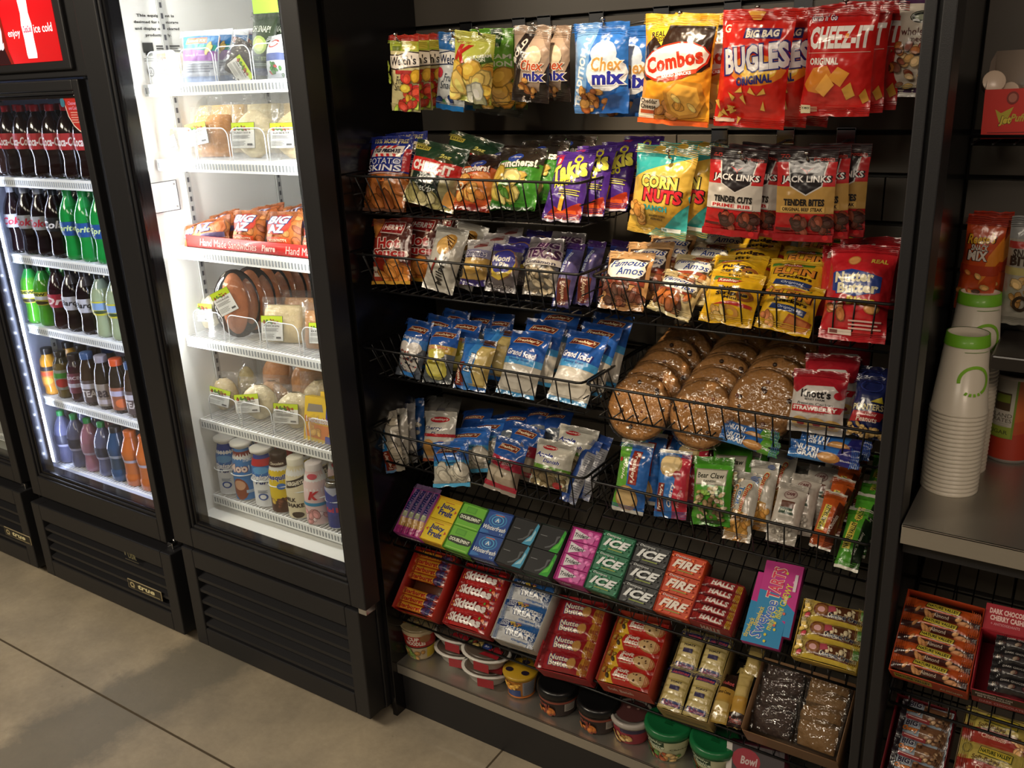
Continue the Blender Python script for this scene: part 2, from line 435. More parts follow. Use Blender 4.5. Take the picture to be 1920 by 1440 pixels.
def pack(name, quad, yb, yt, d, base, art, label, cat='snack bag', kind='bag', group=None, n=1, step=(.012, .022, 0), side=False, seed=None, back=None, **kw):
    """one pack placed by its four corners, and n-1 more of it standing behind"""
    tl, tr, bl_, br = quad; Mx, w, h = frame(tl, tr, bl_, br, yb, yt); seed = seed or (len(DES)+3)
    f = bag_mesh if kind == 'bag' else box_mesh
    kk = dict(kw)
    if kind == 'bag': kk.update(side=side, seed=seed, back=back)
    b, nm = f(name, w, h, d, base, art, **kk); me = b.mesh(name); DES[len(DES)] = me
    rnd = random.Random(seed)
    for k in range(n):
        mw = Matrix.Translation(Vector(step)*k) @ Mx
        if k: mw = mw @ RY_(rnd.uniform(-3, 3)) @ RX_(rnd.uniform(-2, 3))
        inst(me, name, mw, label if k == 0 else '%s, %s from the front' % (short(label), ORD[k-1]), cat, group or (label.split(',')[0]+' row' if n > 1 else None))
    return Mx, w, h, me
# ================================================================== SETTING
YW = .325                 # front of the slatted back wall
def structure(b, name, parent=None, label=None):
    o = b.obj(name, parent); o['kind'] = 'structure'
    return o
# floor: polished concrete with saw joints
m = bpy.data.materials.new('polished_concrete'); m.use_nodes = True; nt = m.node_tree; N = nt.nodes; L = nt.links; bs = N['Principled BSDF']
bs.inputs['Roughness'].default_value = .55; bs.inputs['Specular IOR Level'].default_value = .3
tc = N.new('ShaderNodeTexCoord')
def nnoise(sc, det, rough=.6):
    n = N.new('ShaderNodeTexNoise'); n.inputs['Scale'].default_value = sc; n.inputs['Detail'].default_value = det; n.inputs['Roughness'].default_value = rough
    L.new(tc.outputs['Object'], n.inputs['Vector']); return n
n1 = nnoise(3.2, 6); n2 = nnoise(60, 3); n3 = nnoise(8, 5, .7); n4 = nnoise(2.2, 3)
r1 = N.new('ShaderNodeValToRGB'); r1.color_ramp.elements[0].position = .35; r1.color_ramp.elements[1].position = .68
r1.color_ramp.elements[0].color = lin('8b8272'); r1.color_ramp.elements[1].color = lin('b0a38c'); L.new(n1.outputs['Fac'], r1.inputs[0])
r2 = N.new('ShaderNodeMapRange'); r2.inputs['To Min'].default_value = .86; r2.inputs['To Max'].default_value = 1.14; L.new(n2.outputs['Fac'], r2.inputs[0])
mx = N.new('ShaderNodeMix'); mx.data_type = 'RGBA'; mx.blend_type = 'MULTIPLY'; mx.inputs['Factor'].default_value = 1
L.new(r1.outputs[0], mx.inputs[6]); L.new(r2.outputs[0], mx.inputs[7])
# the grey worn band that runs from the cooler out across the floor
sp = N.new('ShaderNodeSeparateXYZ'); L.new(tc.outputs['Object'], sp.inputs[0])
def mth(op, a, b=None, c=None):
    x = N.new('ShaderNodeMath'); x.operation = op
    for i, q in enumerate((a, b, c)):
        if q is None: continue
        if isinstance(q, (int, float)): x.inputs[i].default_value = q
        else: L.new(q, x.inputs[i])
    return x.outputs[0]
# distance to the line through (-.55,.0) and (-.62,-.5)
dd = mth('ADD', mth('MULTIPLY', sp.outputs[0], .987), mth('MULTIPLY', sp.outputs[1], -.16)); dd = mth('ABSOLUTE', mth('ADD', dd, .555))
dd = mth('ADD', dd, mth('MULTIPLY', mth('SUBTRACT', n3.outputs['Fac'], .5), .22))
band = N.new('ShaderNodeMapRange'); band.inputs['From Min'].default_value = .15; band.inputs['From Max'].default_value = .09; L.new(dd, band.inputs[0])
mx2 = N.new('ShaderNodeMix'); mx2.data_type = 'RGBA'; mx2.inputs[7].default_value = lin('6f6b61')
L.new(mth('MULTIPLY', band.outputs[0], .75), mx2.inputs['Factor']); L.new(mx.outputs[2], mx2.inputs[6])
sp2 = N.new('ShaderNodeMapRange'); sp2.inputs['From Min'].default_value = .69; sp2.inputs['From Max'].default_value = .76; L.new(nnoise(17, 4, .7).outputs['Fac'], sp2.inputs[0])
mx3 = N.new('ShaderNodeMix'); mx3.data_type = 'RGBA'; mx3.inputs[7].default_value = lin('4c473e')
L.new(mth('MULTIPLY', sp2.outputs[0], .6), mx3.inputs['Factor']); L.new(mx2.outputs[2], mx3.inputs[6]); L.new(mx3.outputs[2], bs.inputs['Base Color'])
bp = N.new('ShaderNodeBump'); bp.inputs['Strength'].default_value = .15; bp.inputs['Distance'].default_value = .004; L.new(n2.outputs['Fac'], bp.inputs['Height']); L.new(bp.outputs[0], bs.inputs['Normal'])
MATS['concrete'] = m
mat('sealant', rough=.9, attr=False, col='4a3f2e', var=.3)
b = B()
JY = -.294; g = .0034
for (x0, x1) in ((-18, 6),): b.box(x0, JY+g, -.1, x1, YW+.6, 0, m='concrete')
b.box(-18, -16, -.1, 6, JY-g, 0, m='concrete')
structure(b, 'floor')
b = B(); b.box(-18, JY-g, -.08, 6, JY+g, -.0015, m='sealant'); b.box(.3405, JY, -.001, .3455, .1, .0004, m='sealant'); structure(b, 'trim_1')
mat('ceilingpaint', rough=.9, attr=False, col='2c2a28')
b = B(); b.box(-18, -16, 2.8, 6, YW+.6, 2.9, m='ceilingpaint'); structure(b, 'ceiling')
# back wall: slatted panels with grooves and butt joints
b = B(); b.box(.02, YW+.014, 0, 2.6, YW+.05, 2.8, '14130f', 'slat')
zs = [0, .12, .2, .28, .36, .44, .515, .59, .67, .745, .82, .9, .975, 1.05, 1.125, 1.19, 1.263, 1.345, 1.416, 1.636, 1.86, 2.3, 2.8]
random.seed(5)
seams = {15: [.36, .86], 16: [1.045], 17: [.66], 14: [.45, .93], 13: [.30, .79], 12: [.62, 1.05], 11: [.42, .88], 10: [.7], 9: [.5, .98], 8: [.3, .82], 7: [.62], 6: [.4, .9]}
for i in range(len(zs)-1):
    xs = [.02]+seams.get(i, [])+[1.155]
    for a, c in zip(xs, xs[1:]): b.box(a+.0012, YW, zs[i]+.0042, c-.0012, YW+.016, zs[i+1]-.0042, '57524b' if i > 16 else '48443e', 'slat', .0008)  # boards above the baskets lighter, the lit top put into the colour
    off = .18*(i % 3)
    xs = [1.172, 1.24+off/2, 1.55+off, 2.0, 2.6]
    for a, c in zip(xs, xs[1:]): b.box(a+.0012, YW, zs[i]+.0042, c-.0012, YW+.016, zs[i+1]-.0042, '4b4640', 'slat', .0008)
structure(b, 'wall_back')
b = B(); b.box(-18, .92, 0, .02, 1.0, 2.8, '1a1918', 'slat'); structure(b, 'wall_behind_coolers')
# ceiling down-lights far back in the shop (seen mirrored in the cooler glass)
mat('lamp', rough=.5, attr=False, col='fff', emit='fff0d8', es=400)
lb = B(); lb.lathe([(.13, 0), (.13, -.012), (.11, -.014)], 18, m='chrome'); lme = lb.mesh('rim')
lb2 = B(); lb2.lathe([(.11, -.013), (.001, -.0135)], 18, m='lamp'); lme2 = lb2.mesh('lens')
for x, y in ((-12.9, -9.09), (-13.92, -9.85), (-14.45, -10.38), (-11.84, -9.11), (-12.95, -9.98), (-12.34, -9.9), (-14.26, -11.49), (-11.61, -9.67), (-12.92, -10.78), (-11.44, -10.33), (-9.85, -8.36), (-10.59, -7.82)):
    rt = empty('ceiling_downlight', (x, y, 2.8), 'round recessed ceiling downlight far back in the shop, mirrored in the bright cooler glass', 'ceiling light', 'ceiling downlights mirrored in the glass')
    lk(bpy.data.objects.new('rim', lme), rt); lk(bpy.data.objects.new('lens', lme2), rt)

# ================================================================== COOLERS
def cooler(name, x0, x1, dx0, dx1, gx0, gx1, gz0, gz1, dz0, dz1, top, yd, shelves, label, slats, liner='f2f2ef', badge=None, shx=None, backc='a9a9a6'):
    root = empty(name, ((x0+x1)/2, .3, 0), label, 'cooler'); ox, oy = (x0+x1)/2, .3
    def P(b, nm, par=root):
        for i, v in enumerate(b.v): b.v[i] = (v[0]-ox, v[1]-oy, v[2])
        o = b.obj(nm, par)
        if par is not root: o.matrix_parent_inverse = Matrix()
        return o
    yb = .70; t_ = .035; zi0 = gz0-.012; zi1 = top-.10; ix0, ix1 = gx0-.05, gx1+.02
    b = B()
    b.box(x0, .03, .03, x0+.02, yb+.05, top, bev=.002); b.box(x1-.02, .03, .03, x1, yb+.05, top, bev=.002)
    b.box(x0, yb+.03, .03, x1, yb+.05, top); b.box(x0, .0, top-.03, x1, yb+.05, top); b.box(x0+.02, .03, .03, x1-.02, yb+.03, zi0-.02)
    b.box(x0, .0, dz1+.005, x1, .05, top-.03, bev=.003)
    P(b, 'cabinet')
    b = B(); c = liner; m_ = 'enamel'
    b.box(ix0-.01, .02, zi0-.01, ix0, yb, zi1+.01, c, m_); b.box(ix1, .02, zi0-.01, ix1+.01, yb, zi1+.01, c, m_)
    b.box(ix0, yb-.15, zi0, ix1, yb-.14, zi1, backc, m_); b.box(ix0, .02, zi0-.01, ix1, yb, zi0, c, m_); b.box(ix0, .02, zi1, ix1, yb, zi1+.01, c, m_)  # back panel greyed: dimness of the cooler's depth put into its colour
    for yy in (.15, .45):
        for xx in (ix0+.002, ix1-.006):
            b.box(xx, yy-.008, zi0+.02, xx+.004, yy+.008, zi1-.02, 'b9b9b7', m_)
            z = zi0+.04
            while z < zi1-.04: b.box(xx+.0035, yy-.003, z, xx+.0047, yy+.003, z+.012, '55555a', m_); z += .024
    P(b, 'liner')
    # door: outer frame with stepped moulding
    b = B(); y0, y1 = yd, yd+.052; f2 = .018
    def fr(ax0, az0, ax1, az1, bx0, bz0, bx1, bz1, yy0, yy1, m='blackpaint'):
        b.box(ax0, yy0, az0, bx0, yy1, az1, m=m, bev=.003); b.box(bx1, yy0, az0, ax1, yy1, az1, m=m, bev=.003)
        b.box(bx0, yy0, az0, bx1, yy1, bz0, m=m, bev=.003); b.box(bx0, yy0, bz1, bx1, yy1, az1, m=m, bev=.003)
    fr(dx0, dz0, dx1, dz1, gx0-f2, gz0-f2, gx1+f2, gz1+f2, y0, y1)
    fr(gx0-f2, gz0-f2, gx1+f2, gz1+f2, gx0-.009, gz0-.009, gx1+.009, gz1+.009, y0+.006, y1)
    fr(gx0-.009, gz0-.009, gx1+.009, gz1+.009, gx0, gz0, gx1, gz1, y0+.012, y1, 'blackgloss')
    door = P(b, 'door')
    b = B(); b.box(gx0-.004, y0+.018, gz0-.004, gx1+.004, y0+.022, gz1+.004, m='glass'); P(b, 'glass_pane', door)
    b = B(); b.box(gx1+.03, y0+.01, dz0-.022, gx1+.055, y0+.045, dz0-.002, m='chrome', bev=.002); b.tube([(gx1+.042, y0+.026, dz0-.03), (gx1+.042, y0+.026, dz0+.004)], .004, m='chrome'); P(b, 'hinge')
    # grille
    b = B(); z0, z1 = .032, dz0-.022
    b.box(x0+.012, -.028, z0, x0+.058, .03, z1, bev=.003); b.box(x1-.05, -.028, z0, x1-.004, .03, z1, bev=.003)
    zt = z1-.055; zb = z0+.06
    b.box(x0+.058, -.028, zt, x1-.05, .03, z1, bev=.003); b.box(x0+.058, -.028, z0, x1-.05, .03, zb, bev=.003)
    b.box(x0+.058, .012, zb, x1-.05, .03, zt, m='wire')
    for i in range(slats):
        z = zb+(zt-zb)*(i+.62)/(slats+.3); dz = (zt-zb)/(slats+.3)*.55
        k = b.add([(x0+.055, .012, z-dz*.1), (x1-.048, .012, z-dz*.1), (x1-.048, -.024, z-dz*.75), (x0+.055, -.024, z-dz*.75),
                   (x0+.055, .012, z+.006), (x1-.048, .012, z+.006), (x1-.048, -.024, z-dz*.75+.009), (x0+.055, -.024, z-dz*.75+.009)])
        for f in ((0,1,2,3), (7,6,5,4), (3,2,6,7), (0,3,7,4), (1,5,6,2)): b.face(tuple(k+q for q in f), '222', 'blackpaint', False)
    P(b, 'grille')
    b = B()
    for xx in (x0+.05, x1-.05):
        for yy in (.06, .68): b.lathe([(.02, 0), (.024, .008), (.012, .012), (.012, .034)], 12, m='wire', c=(xx, yy, 0))
    P(b, 'feet')
    sx0, sx1 = (ix0+.008, ix1-.008) if not shx else shx
    sm = None
    for z in shelves:
        b = B(); yf = .068; yk = .50
        b.box(sx0, yf-.003, z-.026, sx1, yf, z+.001, 'eef0f0', 'enamel', .001)
        nh = int((sx1-sx0)/.0105)
        for i in range(nh):
            x = sx0+.006+i*.0105; b.box(x, yf-.0036, z-.020, x+.005, yf-.0029, z-.006, '8f9499', 'enamel')
        n_ = int((sx1-sx0)/.0125)
        for i in range(n_+1):
            x = sx0+(sx1-sx0)*i/n_; b.box(x-.0016, yf, z-.0035, x+.0016, yk, z, 'f4f4f4', 'enamel')
        for yy in (yf+.004, .2, .35, yk-.004): b.box(sx0, yy-.003, z-.009, sx1, yy+.003, z-.0035, 'e4e4e4', 'enamel')
        P(b, 'shelf')
    return root, P
C2Z = [1.545, 1.373, 1.158, .926, .696, .472]
cool2, P2 = cooler('display_cooler', -.645, .026, -.638, .060, -.541, -.005, .441, 1.86, .365, 1.93, 2.02, -.04, C2Z,
                   'tall black glass-door cooler with bright white interior, stocked with sandwiches and milk bottles', 5)
# vent cover and printed notice on the left liner wall
b = B(); X = -.5895
b.box(X-.001, .028, 1.247, X+.002, .115, 1.318, 'fbfbfb', 'enamel', .001)
for (yy, zz) in ((.036, 1.31), (.107, 1.31), (.036, 1.255), (.107, 1.255)): b.box(X+.002, yy-.0025, zz-.0025, X+.004, yy+.0025, zz+.0025, '9a9a9a', 'enamel')
for a_ in ((.027, 1.246, .116, 1.2465), (.027, 1.3185, .116, 1.319), (.0275, 1.246, .028, 1.319), (.1155, 1.246, .116, 1.319)): b.box(X, a_[0]-.0004, a_[1]-.0004, X+.0026, a_[2]+.0004, a_[3]+.0004, '55555a', 'enamel')
P2(b, 'vent_cover')
b = B(); Pn = Patch([[(X+.0006, .07+.13*i, 1.55+.16*j) for i in range(2)] for j in range(2)], .13, .16)
Pn.draw(b, t('This equipment is', .5, .93, .8, .05, '333')+t('designed for the storage', .5, .84, .95, .05, '333')+t('and display of packaged', .5, .75, .95, .05, '333')+t('products only.', .5, .66, .55, .05, '333')
        +r(.12, .42, .34, .56, '444')+r(.16, .38, .3, .44, '222')+tiny(.4, .5, .92, 3, '555', .02, .035)+tiny(.1, .33, .8, 2, '888', .012, .03)+e(.2, .15, .07, .07, '777')+e(.2, .15, .05, .05, 'ddd')+t('UL', .2, .15, .07, .05, '555'), 'enamel')
P2(b, 'notice')
C1Z = [1.313, 1.087, .868, .634, .398]
cool1, P1 = cooler('beverage_cooler', -1.412, -.690, -1.402, -.723, -1.335, -.767, .408, 1.523, .318, 1.566, 2.02, -.012, C1Z,
                   'black glass-door drinks cooler with a lit red sign, filled with rows of soda bottles', 4, 'b9bfd2')
cool3, P3 = cooler('beverage_cooler', -2.13, -1.452, -2.12, -1.462, -2.05, -1.52, .408, 1.80, .335, 1.87, 2.02, -.012, [1.3, 1.08, .86, .66, .443],
                   'black cooler cut off by the left edge of the picture', 4, '9a9c96')
# LED strip inside the left edge of the drinks cooler
b = B(); b.box(-1.318, .03, .43, -1.302, .036, 1.5, 'c9cede', 'enamel')
b.box(-.792, .03, .43, -.776, .036, 1.5, 'c9cede', 'enamel')
o = P1(b, 'light_strip')
mat('led', rough=.4, attr=False, col='fff', emit='dfe6ff', es=30)
b = B()
for i in range(24):
    z = .45+i*.0445; b.lathe([(.0042, 0), (.003, .003)], 8, m='led', c=(0, 0, 0))
    k = len(b.v)-16
    for q in range(16): x, y, zz = b.v[k+q]; b.v[k+q] = (-1.310+x, .03-zz, z+y)
P1(b, 'light_diodes', o)
# sign of the drinks cooler
b = B(); b.box(-1.402, -.012, 1.588, -.736, .04, 1.99, bev=.004); hs = P1(b, 'sign_housing')
b = B(); sw, sh = .572, .33; sx0 = -1.337; sz0 = 1.609
b.box(sx0, -.0135, sz0, sx0+sw, -.012, sz0+sh, 'd3161c', 'sign')
Ps = Patch([[(sx0+sw*i, -.0137, sz0+sh*j) for i in range(2)] for j in range(2)], sw, sh)
def sgx(x): return (x-sx0)/sw
def sgz(z): return (z-sz0)/sh
bc = sgx(-.885)
def bot(s): return p([(bc-.034*s, .03), (bc+.034*s, .03), (bc+.038*s, .06), (bc+.036*s, .16), (bc+.040*s, .26), (bc+.030*s, .34), (bc+.036*s, .46), (bc+.034*s, .54), (bc+.017*s, .68), (bc+.011*s, .78), (bc+.011*s, .9), (bc-.011*s, .9), (bc-.011*s, .78), (bc-.017*s, .68), (bc-.034*s, .54), (bc-.036*s, .46), (bc-.03*s, .34), (bc-.04*s, .26), (bc-.036*s, .16), (bc-.038*s, .06)], 'fff6fa')
Ps.draw(b, e(.3, .55, .28, .6, 'd8181e')+bot(1)+t('enjoy', sgx(-.946), sgz(1.677), .095, .065, 'fff', b=.01)+t('ice cold', sgx(-.818), sgz(1.685), .135, .06, 'fff', b=.01)
        +t('CocaCola', bc, .232, .06, .05, 'c23a55', b=.03, sh=.3)
        +p([(0, 0), (sgx(-.972), 0), (sgx(-.985), .1), (sgx(-.995), .5), (sgx(-1.03), 1), (0, 1)], '7a1a10')+p([(0, 0), (sgx(-.985), 0), (sgx(-1.0), .1), (sgx(-1.02), .5), (sgx(-1.05), 1), (0, 1)], '2a0f10')
        +t('Coca-Cola', .28, .24, .62, .28, 'f0e8f2', b=.02, sh=.3), 'sign')
P1(b, 'lit_sign', hs)
# stickers and badges
def badge(P, x, z, w=.16, h=.031, dark='201d16'):
    b = B(); b.box(x, -.0305, z, x+w, -.028, z+h, '9d9070', 'carton', .0008)
    q = Patch([[(x+w*i, -.0308, z+h*j) for i in range(2)] for j in range(2)], w, h)
    q.draw(b, r(.015, .06, .985, .94, dark)+ring(.14, .5, .07, .3, 'a99c74', .5)+r(.09, .2, .2, .34, 'a99c74')+t('true', .56, .56, .5, .5, 'd8cfa0', b=.04, sh=.2)+r(.42, .14, .95, .2, 'a99c74'), 'carton')
    P(b, 'badge')
badge(P1, -.928, .124); badge(P3, -1.615, .121)
b = B(); q = Patch([[(-.925+.08*i, -.0285, .222+.03*j) for i in range(2)] for j in range(2)], .08, .03)
q.draw(b, t('USR', .55, .6, .5, .6, '6b6748', b=.03)+r(.1, .05, .9, .12, '5a5644')+r(.1, .5, .2, .9, '5a5644'), 'carton'); P1(b, 'sticker')
b = B(); q = Patch([[(-.835+.068*i/4, .0045, 1.44+.083*j/4) for i in range(5)] for j in range(5)], .068, .083)
q.draw(b, p([(.15, 1), (1, 1), (1, 0), (.82, .06), (.55, .2), (.3, .48)], 'f0e6e0')+p([(.2, 1), (1, 1), (1, .05), (.83, .1), (.57, .24), (.34, .5)], 'c62a22')+t('Cleaner', .68, .86, .5, .1, 'fbe', b=0)+t('and Cold', .68, .72, .5, .1, 'fbe', b=0)+tiny(.5, .58, .95, 5, 'e9a9a0', .03, .07)+e(.12, .88, .15, .13, '3d7f9c'), 'carton'); P1(b, 'sticker')
# lamps of the coolers
area('cooler_lamp_left', (-.562, .018, 1.14), (-.30, .22, 1.12), .02, 1.34, 6.2, (1, .97, .92))
area('cooler_lamp_right', (.0, .012, 1.14), (-.30, .30, 1.12), .02, 1.24, 5, (1, .97, .92))
area('cooler_lamp_top', (-.27, .025, 1.80), (-.27, .18, 1.0), .48, .02, .3, (1, .97, .92))
area('drinks_lamp_left', (-1.322, .024, .96), (-1.0, .25, .96), .012, 1.05, 2.8, (.74, .80, 1))
area('drinks_lamp_right', (-.772, .024, .96), (-1.05, .25, .96), .012, 1.05, 2.6, (.74, .80, 1))
area('far_cooler_lamp', (-1.8, .05, 1.7), (-1.8, .25, .4), .4, .02, 1.2, (1, .97, .9))

# ================================================================== DISPLAY FIXTURE
fx = empty('display_fixture', (.6, .2, 0), 'black open snack display fixture between the bright cooler and the coffee counter', 'display fixture')
def PF(b, nm):
    for i, v in enumerate(b.v): b.v[i] = (v[0]-.6, v[1]-.2, v[2])
    return b.obj(nm, fx)
b = B(); b.box(.030, .045, 0, .044, YW, 2.45, m='blackgloss', bev=.001); PF(b, 'side_panel')
b = B(); b.box(1.150, .06, 0, 1.170, YW, 2.45, m='blackgloss', bev=.001); PF(b, 'side_panel')
b = B(); b.box(1.137, .0, 0, 1.153, .07, 2.45, m='blackpaint', bev=.002); b.box(1.159, .0, 0, 1.177, .07, 2.45, m='blackpaint', bev=.002); b.box(1.152, .012, 0, 1.160, .07, 2.45, m='wire'); PF(b, 'upright_post')
b = B(); b.box(.044, .078, 0, 1.15, YW, .122, m='blackpaint', bev=.002); PF(b, 'base')
b = B(); b.box(.044, .062, .122, 1.137, .065, .151, m='steel', bev=.0008); b.box(.044, .062, .148, 1.137, YW, .151, m='steel'); PF(b, 'steel_shelf')
# ---- wire baskets
def basket(x0, x1, zr, zb, label, slant=.03, yf=.045, group=None):
    root = empty('wire_basket', ((x0+x1)/2, .19, zb), label, 'basket', None); ox = (x0+x1)/2; yk = YW-.004
    def P(b, nm):
        for i, v in enumerate(b.v): b.v[i] = (v[0]-ox, v[1]-.19, v[2]-zb)
        return b.obj(nm, root)
    b = B(); rr = .0026; cz = .012
    b.tube([(x0, yk, zr), (x0, yf+cz, zr), (x0+cz*.3, yf+cz*.3, zr), (x0+cz, yf, zr), (x1-cz, yf, zr), (x1-cz*.3, yf+cz*.3, zr), (x1, yf+cz, zr), (x1, yk, zr)], rr)
    b.tube([(x0, yk, zr), (x1, yk, zr)], rr); P(b, 'rim')
    b = B(); n = round((x1-x0)/.0295); yb_ = yf+slant; sx = .012
    for i in range(1, n):
        u = i/n; xt = x0+(x1-x0)*u; xb = x0+sx+(x1-x0-2*sx)*u; b.tube([(xt, yf, zr), (xb, yb_, zb)], .00145, 5)
    b.tube([(x0+sx, yb_, zb), (x1-sx, yb_, zb)], .0022)
    P(b, 'front_wires')
    b = B()
    for i in range(0, n+1):
        xb = x0+sx+(x1-x0-2*sx)*i/n; b.tube([(xb, yb_, zb), (xb, yk, zb)], .0014, 5)
    for yy in (yb_+.06, yb_+.13, yb_+.2): b.tube([(x0+sx, yy, zb-.002), (x1-sx, yy, zb-.002)], .002, 5)
    P(b, 'bottom_wires')
    for s_, xt in ((1, x0), (-1, x1)):
        b = B(); m_ = 9
        for i in range(1, m_):
            yy = yf+(yk-yf)*i/m_; yy2 = yb_+(yk-yb_)*i/m_; b.tube([(xt, yy, zr), (xt+s_*sx, yy2, zb)], .0014, 5)
        b.tube([(xt+s_*sx*.5, (yf+yb_)/2, (zr+zb)/2), (xt+s_*sx*.5, yk, (zr+zb)/2)], .0014, 5)
        P(b, 'side_wires')
    return root
basket(.052, .600, 1.353, 1.272, 'black wire basket holding chip bags, topmost basket at the left')
basket(.052, .600, 1.192, 1.108, 'black wire basket with cookies and pies under the chip basket, left side')
basket(.622, 1.134, 1.192, 1.108, 'black wire basket with yellow and brown cookie bags, right side')
basket(.052, .600, .986, .914, 'black wire basket holding blue cupcake and honey bun packs, left side')
basket(.606, 1.134, .986, .914, 'black wire basket holding wrapped round cookies, right side')
basket(.052, .600, .790, .704, 'black wire basket with donuts and danishes, lowest basket at the left')
basket(.612, 1.134, .790, .704, 'black wire basket with pies, burrito and granola bars, lowest basket at the right')
# ---- sloping wire trays that carry the gum and candy boxes
def tray(x0, x1, yf, zf, ang, ln, label, lip=.05):
    root = empty('wire_tray', ((x0+x1)/2, yf, zf), label, 'tray'); ox = (x0+x1)/2
    ca, sa = math.cos(ang), math.sin(ang)
    def P(b, nm):
        for i, v in enumerate(b.v): b.v[i] = (v[0]-ox, v[1]-yf, v[2]-zf)
        return b.obj(nm, root)
    b = B(); n = round((x1-x0)/.03)
    for i in range(n+1):
        x = x0+(x1-x0)*i/n; b.tube([(x, yf-.012, zf+lip), (x, yf, zf), (x, yf+ln*ca, zf+ln*sa)], .0013, 5)
    for k in range(1, 6): q = ln*k/5; b.tube([(x0, yf+q*ca, zf+q*sa-.002), (x1, yf+q*ca, zf+q*sa-.002)], .0018, 5)
    P(b, 'wires')
    b = B(); b.tube([(x0, yf-.012, zf+lip), (x1, yf-.012, zf+lip)], .0026); b.tube([(x0, yf, zf), (x1, yf, zf)], .0026)
    for x in (x0, x1): b.tube([(x, yf-.012, zf+lip), (x, yf+ln*ca, zf+ln*sa+.01)], .0026); b.tube([(x, yf, zf), (x, yf+ln*ca, zf+ln*sa)], .0026)
    P(b, 'rim')
TA = math.radians(38)
tray(.050, 1.134, .088, .476, TA, .285, 'sloping black wire tray carrying the gum boxes', .036)
tray(.050, 1.134, .092, .262, TA, .28, 'sloping black wire tray carrying the candy and cracker boxes, lowest tray of the fixture', .036)
# ---- peg hooks
def hook(px, py, ln, z, label, lipz=0):
    x = at(px, py, 1, YW-ln).x
    root = empty('peg_hook', (x, YW, z), label, 'hook', 'chrome hooks along the slatted wall')
    b = B(); b.box(-.016, -.004, -.012, .016, -.0015, .016, m='chrome', bev=.001); b.box(-.016, -.004, .012, .016, .006, .016, m='chrome'); b.obj('back_plate', root)
    b = B(); b.tube([(0, -.003, -.006), (0, -ln+.016, -.012+lipz), (0, -ln+.004, -.008+lipz), (0, -ln, .002+lipz)], .0024, 8, m='chrome'); b.tube([(0, -ln, .0005+lipz), (0, -ln-.0005, .0045+lipz)], .0042, 8, m='chrome'); b.obj('prong', root)
HK = 'chrome peg hook that carries '
for px, py, s_ in ((742, 72, 'the green and red fruit snack bags'), (846, 66, 'the blue fruit snack bags'), (896, 66, 'the lime cream chip bags'), (1000, 56, 'the black and tan snack mix'), (1130, 46, 'the blue snack mix'), (1275, 36, 'the orange filled pretzel bags'), (1420, 28, 'the red cone snack bags'), (1585, 22, 'the red cheese cracker bags')):
    hook(px, py, .235, 1.626, HK+s_, -.012)
for px, py, s_ in ((1253, 284, 'the teal corn nut bags'), (1388, 288, 'the silver and red jerky pouches'), (1513, 288, 'the gold and red jerky pouches')): hook(px, py, .235, 1.408, HK+s_, -.006)

# ================================================================== COFFEE COUNTER
b = B(); b.box(1.180, -.004, .832, 2.4, .0, .8635, m='steel', bev=.001); b.box(1.180, -.004, .861, 2.4, YW-.001, .8635, m='steel'); b.box(1.180, .0, .832, 2.4, .02, .834, m='steel')
tag(b.obj('countertop'), 'brushed stainless steel countertop with paper cups on it', 'countertop')
b = B(); b.box(1.180, .03, .80, 2.4, YW, .83, m='blackpaint'); tag(b.obj('counter_support'), 'black support rail under the steel countertop', 'support')
for zf, s_ in ((.505, 'upper'), (.30, 'lower')): pass
tray(1.185, 2.2, .045, .505, TA, .28, 'sloping black wire tray under the steel counter, carrying the almond bar box', .036)
tray(1.185, 2.2, .055, .290, TA, .26, 'sloping black wire tray under the steel counter, lowest of the two at the right edge', .036)
# ================================================================== SNACKS ON THE PEGS (top row)
CH = ['e8b24a', 'd9952f', 'f2c765']; PZ = ['b5722e', 'd49a4c', '8a4a1c']
def chips(seed, n, u0, v0, u1, v1, s, cols=CH, asp=.7, dk=None): return bl(seed, n, u0, v0, u1, v1, s, cols, asp, dk)
HG = 'hanging from a chrome hook in the top row'
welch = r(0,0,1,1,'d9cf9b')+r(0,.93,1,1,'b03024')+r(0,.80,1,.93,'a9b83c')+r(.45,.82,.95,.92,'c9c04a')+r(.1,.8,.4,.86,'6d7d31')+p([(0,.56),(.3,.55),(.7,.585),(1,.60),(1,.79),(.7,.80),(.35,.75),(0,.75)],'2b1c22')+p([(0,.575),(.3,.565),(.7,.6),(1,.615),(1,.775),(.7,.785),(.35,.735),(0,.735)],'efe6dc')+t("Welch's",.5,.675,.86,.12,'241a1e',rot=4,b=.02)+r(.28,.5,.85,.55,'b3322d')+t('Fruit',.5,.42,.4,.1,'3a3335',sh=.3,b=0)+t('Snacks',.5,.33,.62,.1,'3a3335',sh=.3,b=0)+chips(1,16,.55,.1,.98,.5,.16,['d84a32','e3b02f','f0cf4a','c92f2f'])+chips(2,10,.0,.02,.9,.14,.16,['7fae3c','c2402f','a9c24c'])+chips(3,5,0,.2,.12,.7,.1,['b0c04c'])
pack('fruit_snack_bag', ((737,69),(795,66),(730,214),(779,201)), .105, .105, .018, 'd9cf9b', welch, 'green, cream and red fruit snack bag, front of the leftmost hook', n=4, step=(.003,.035,.001), nx=8, ny=12, group='green and red fruit snack bags on the first hook')
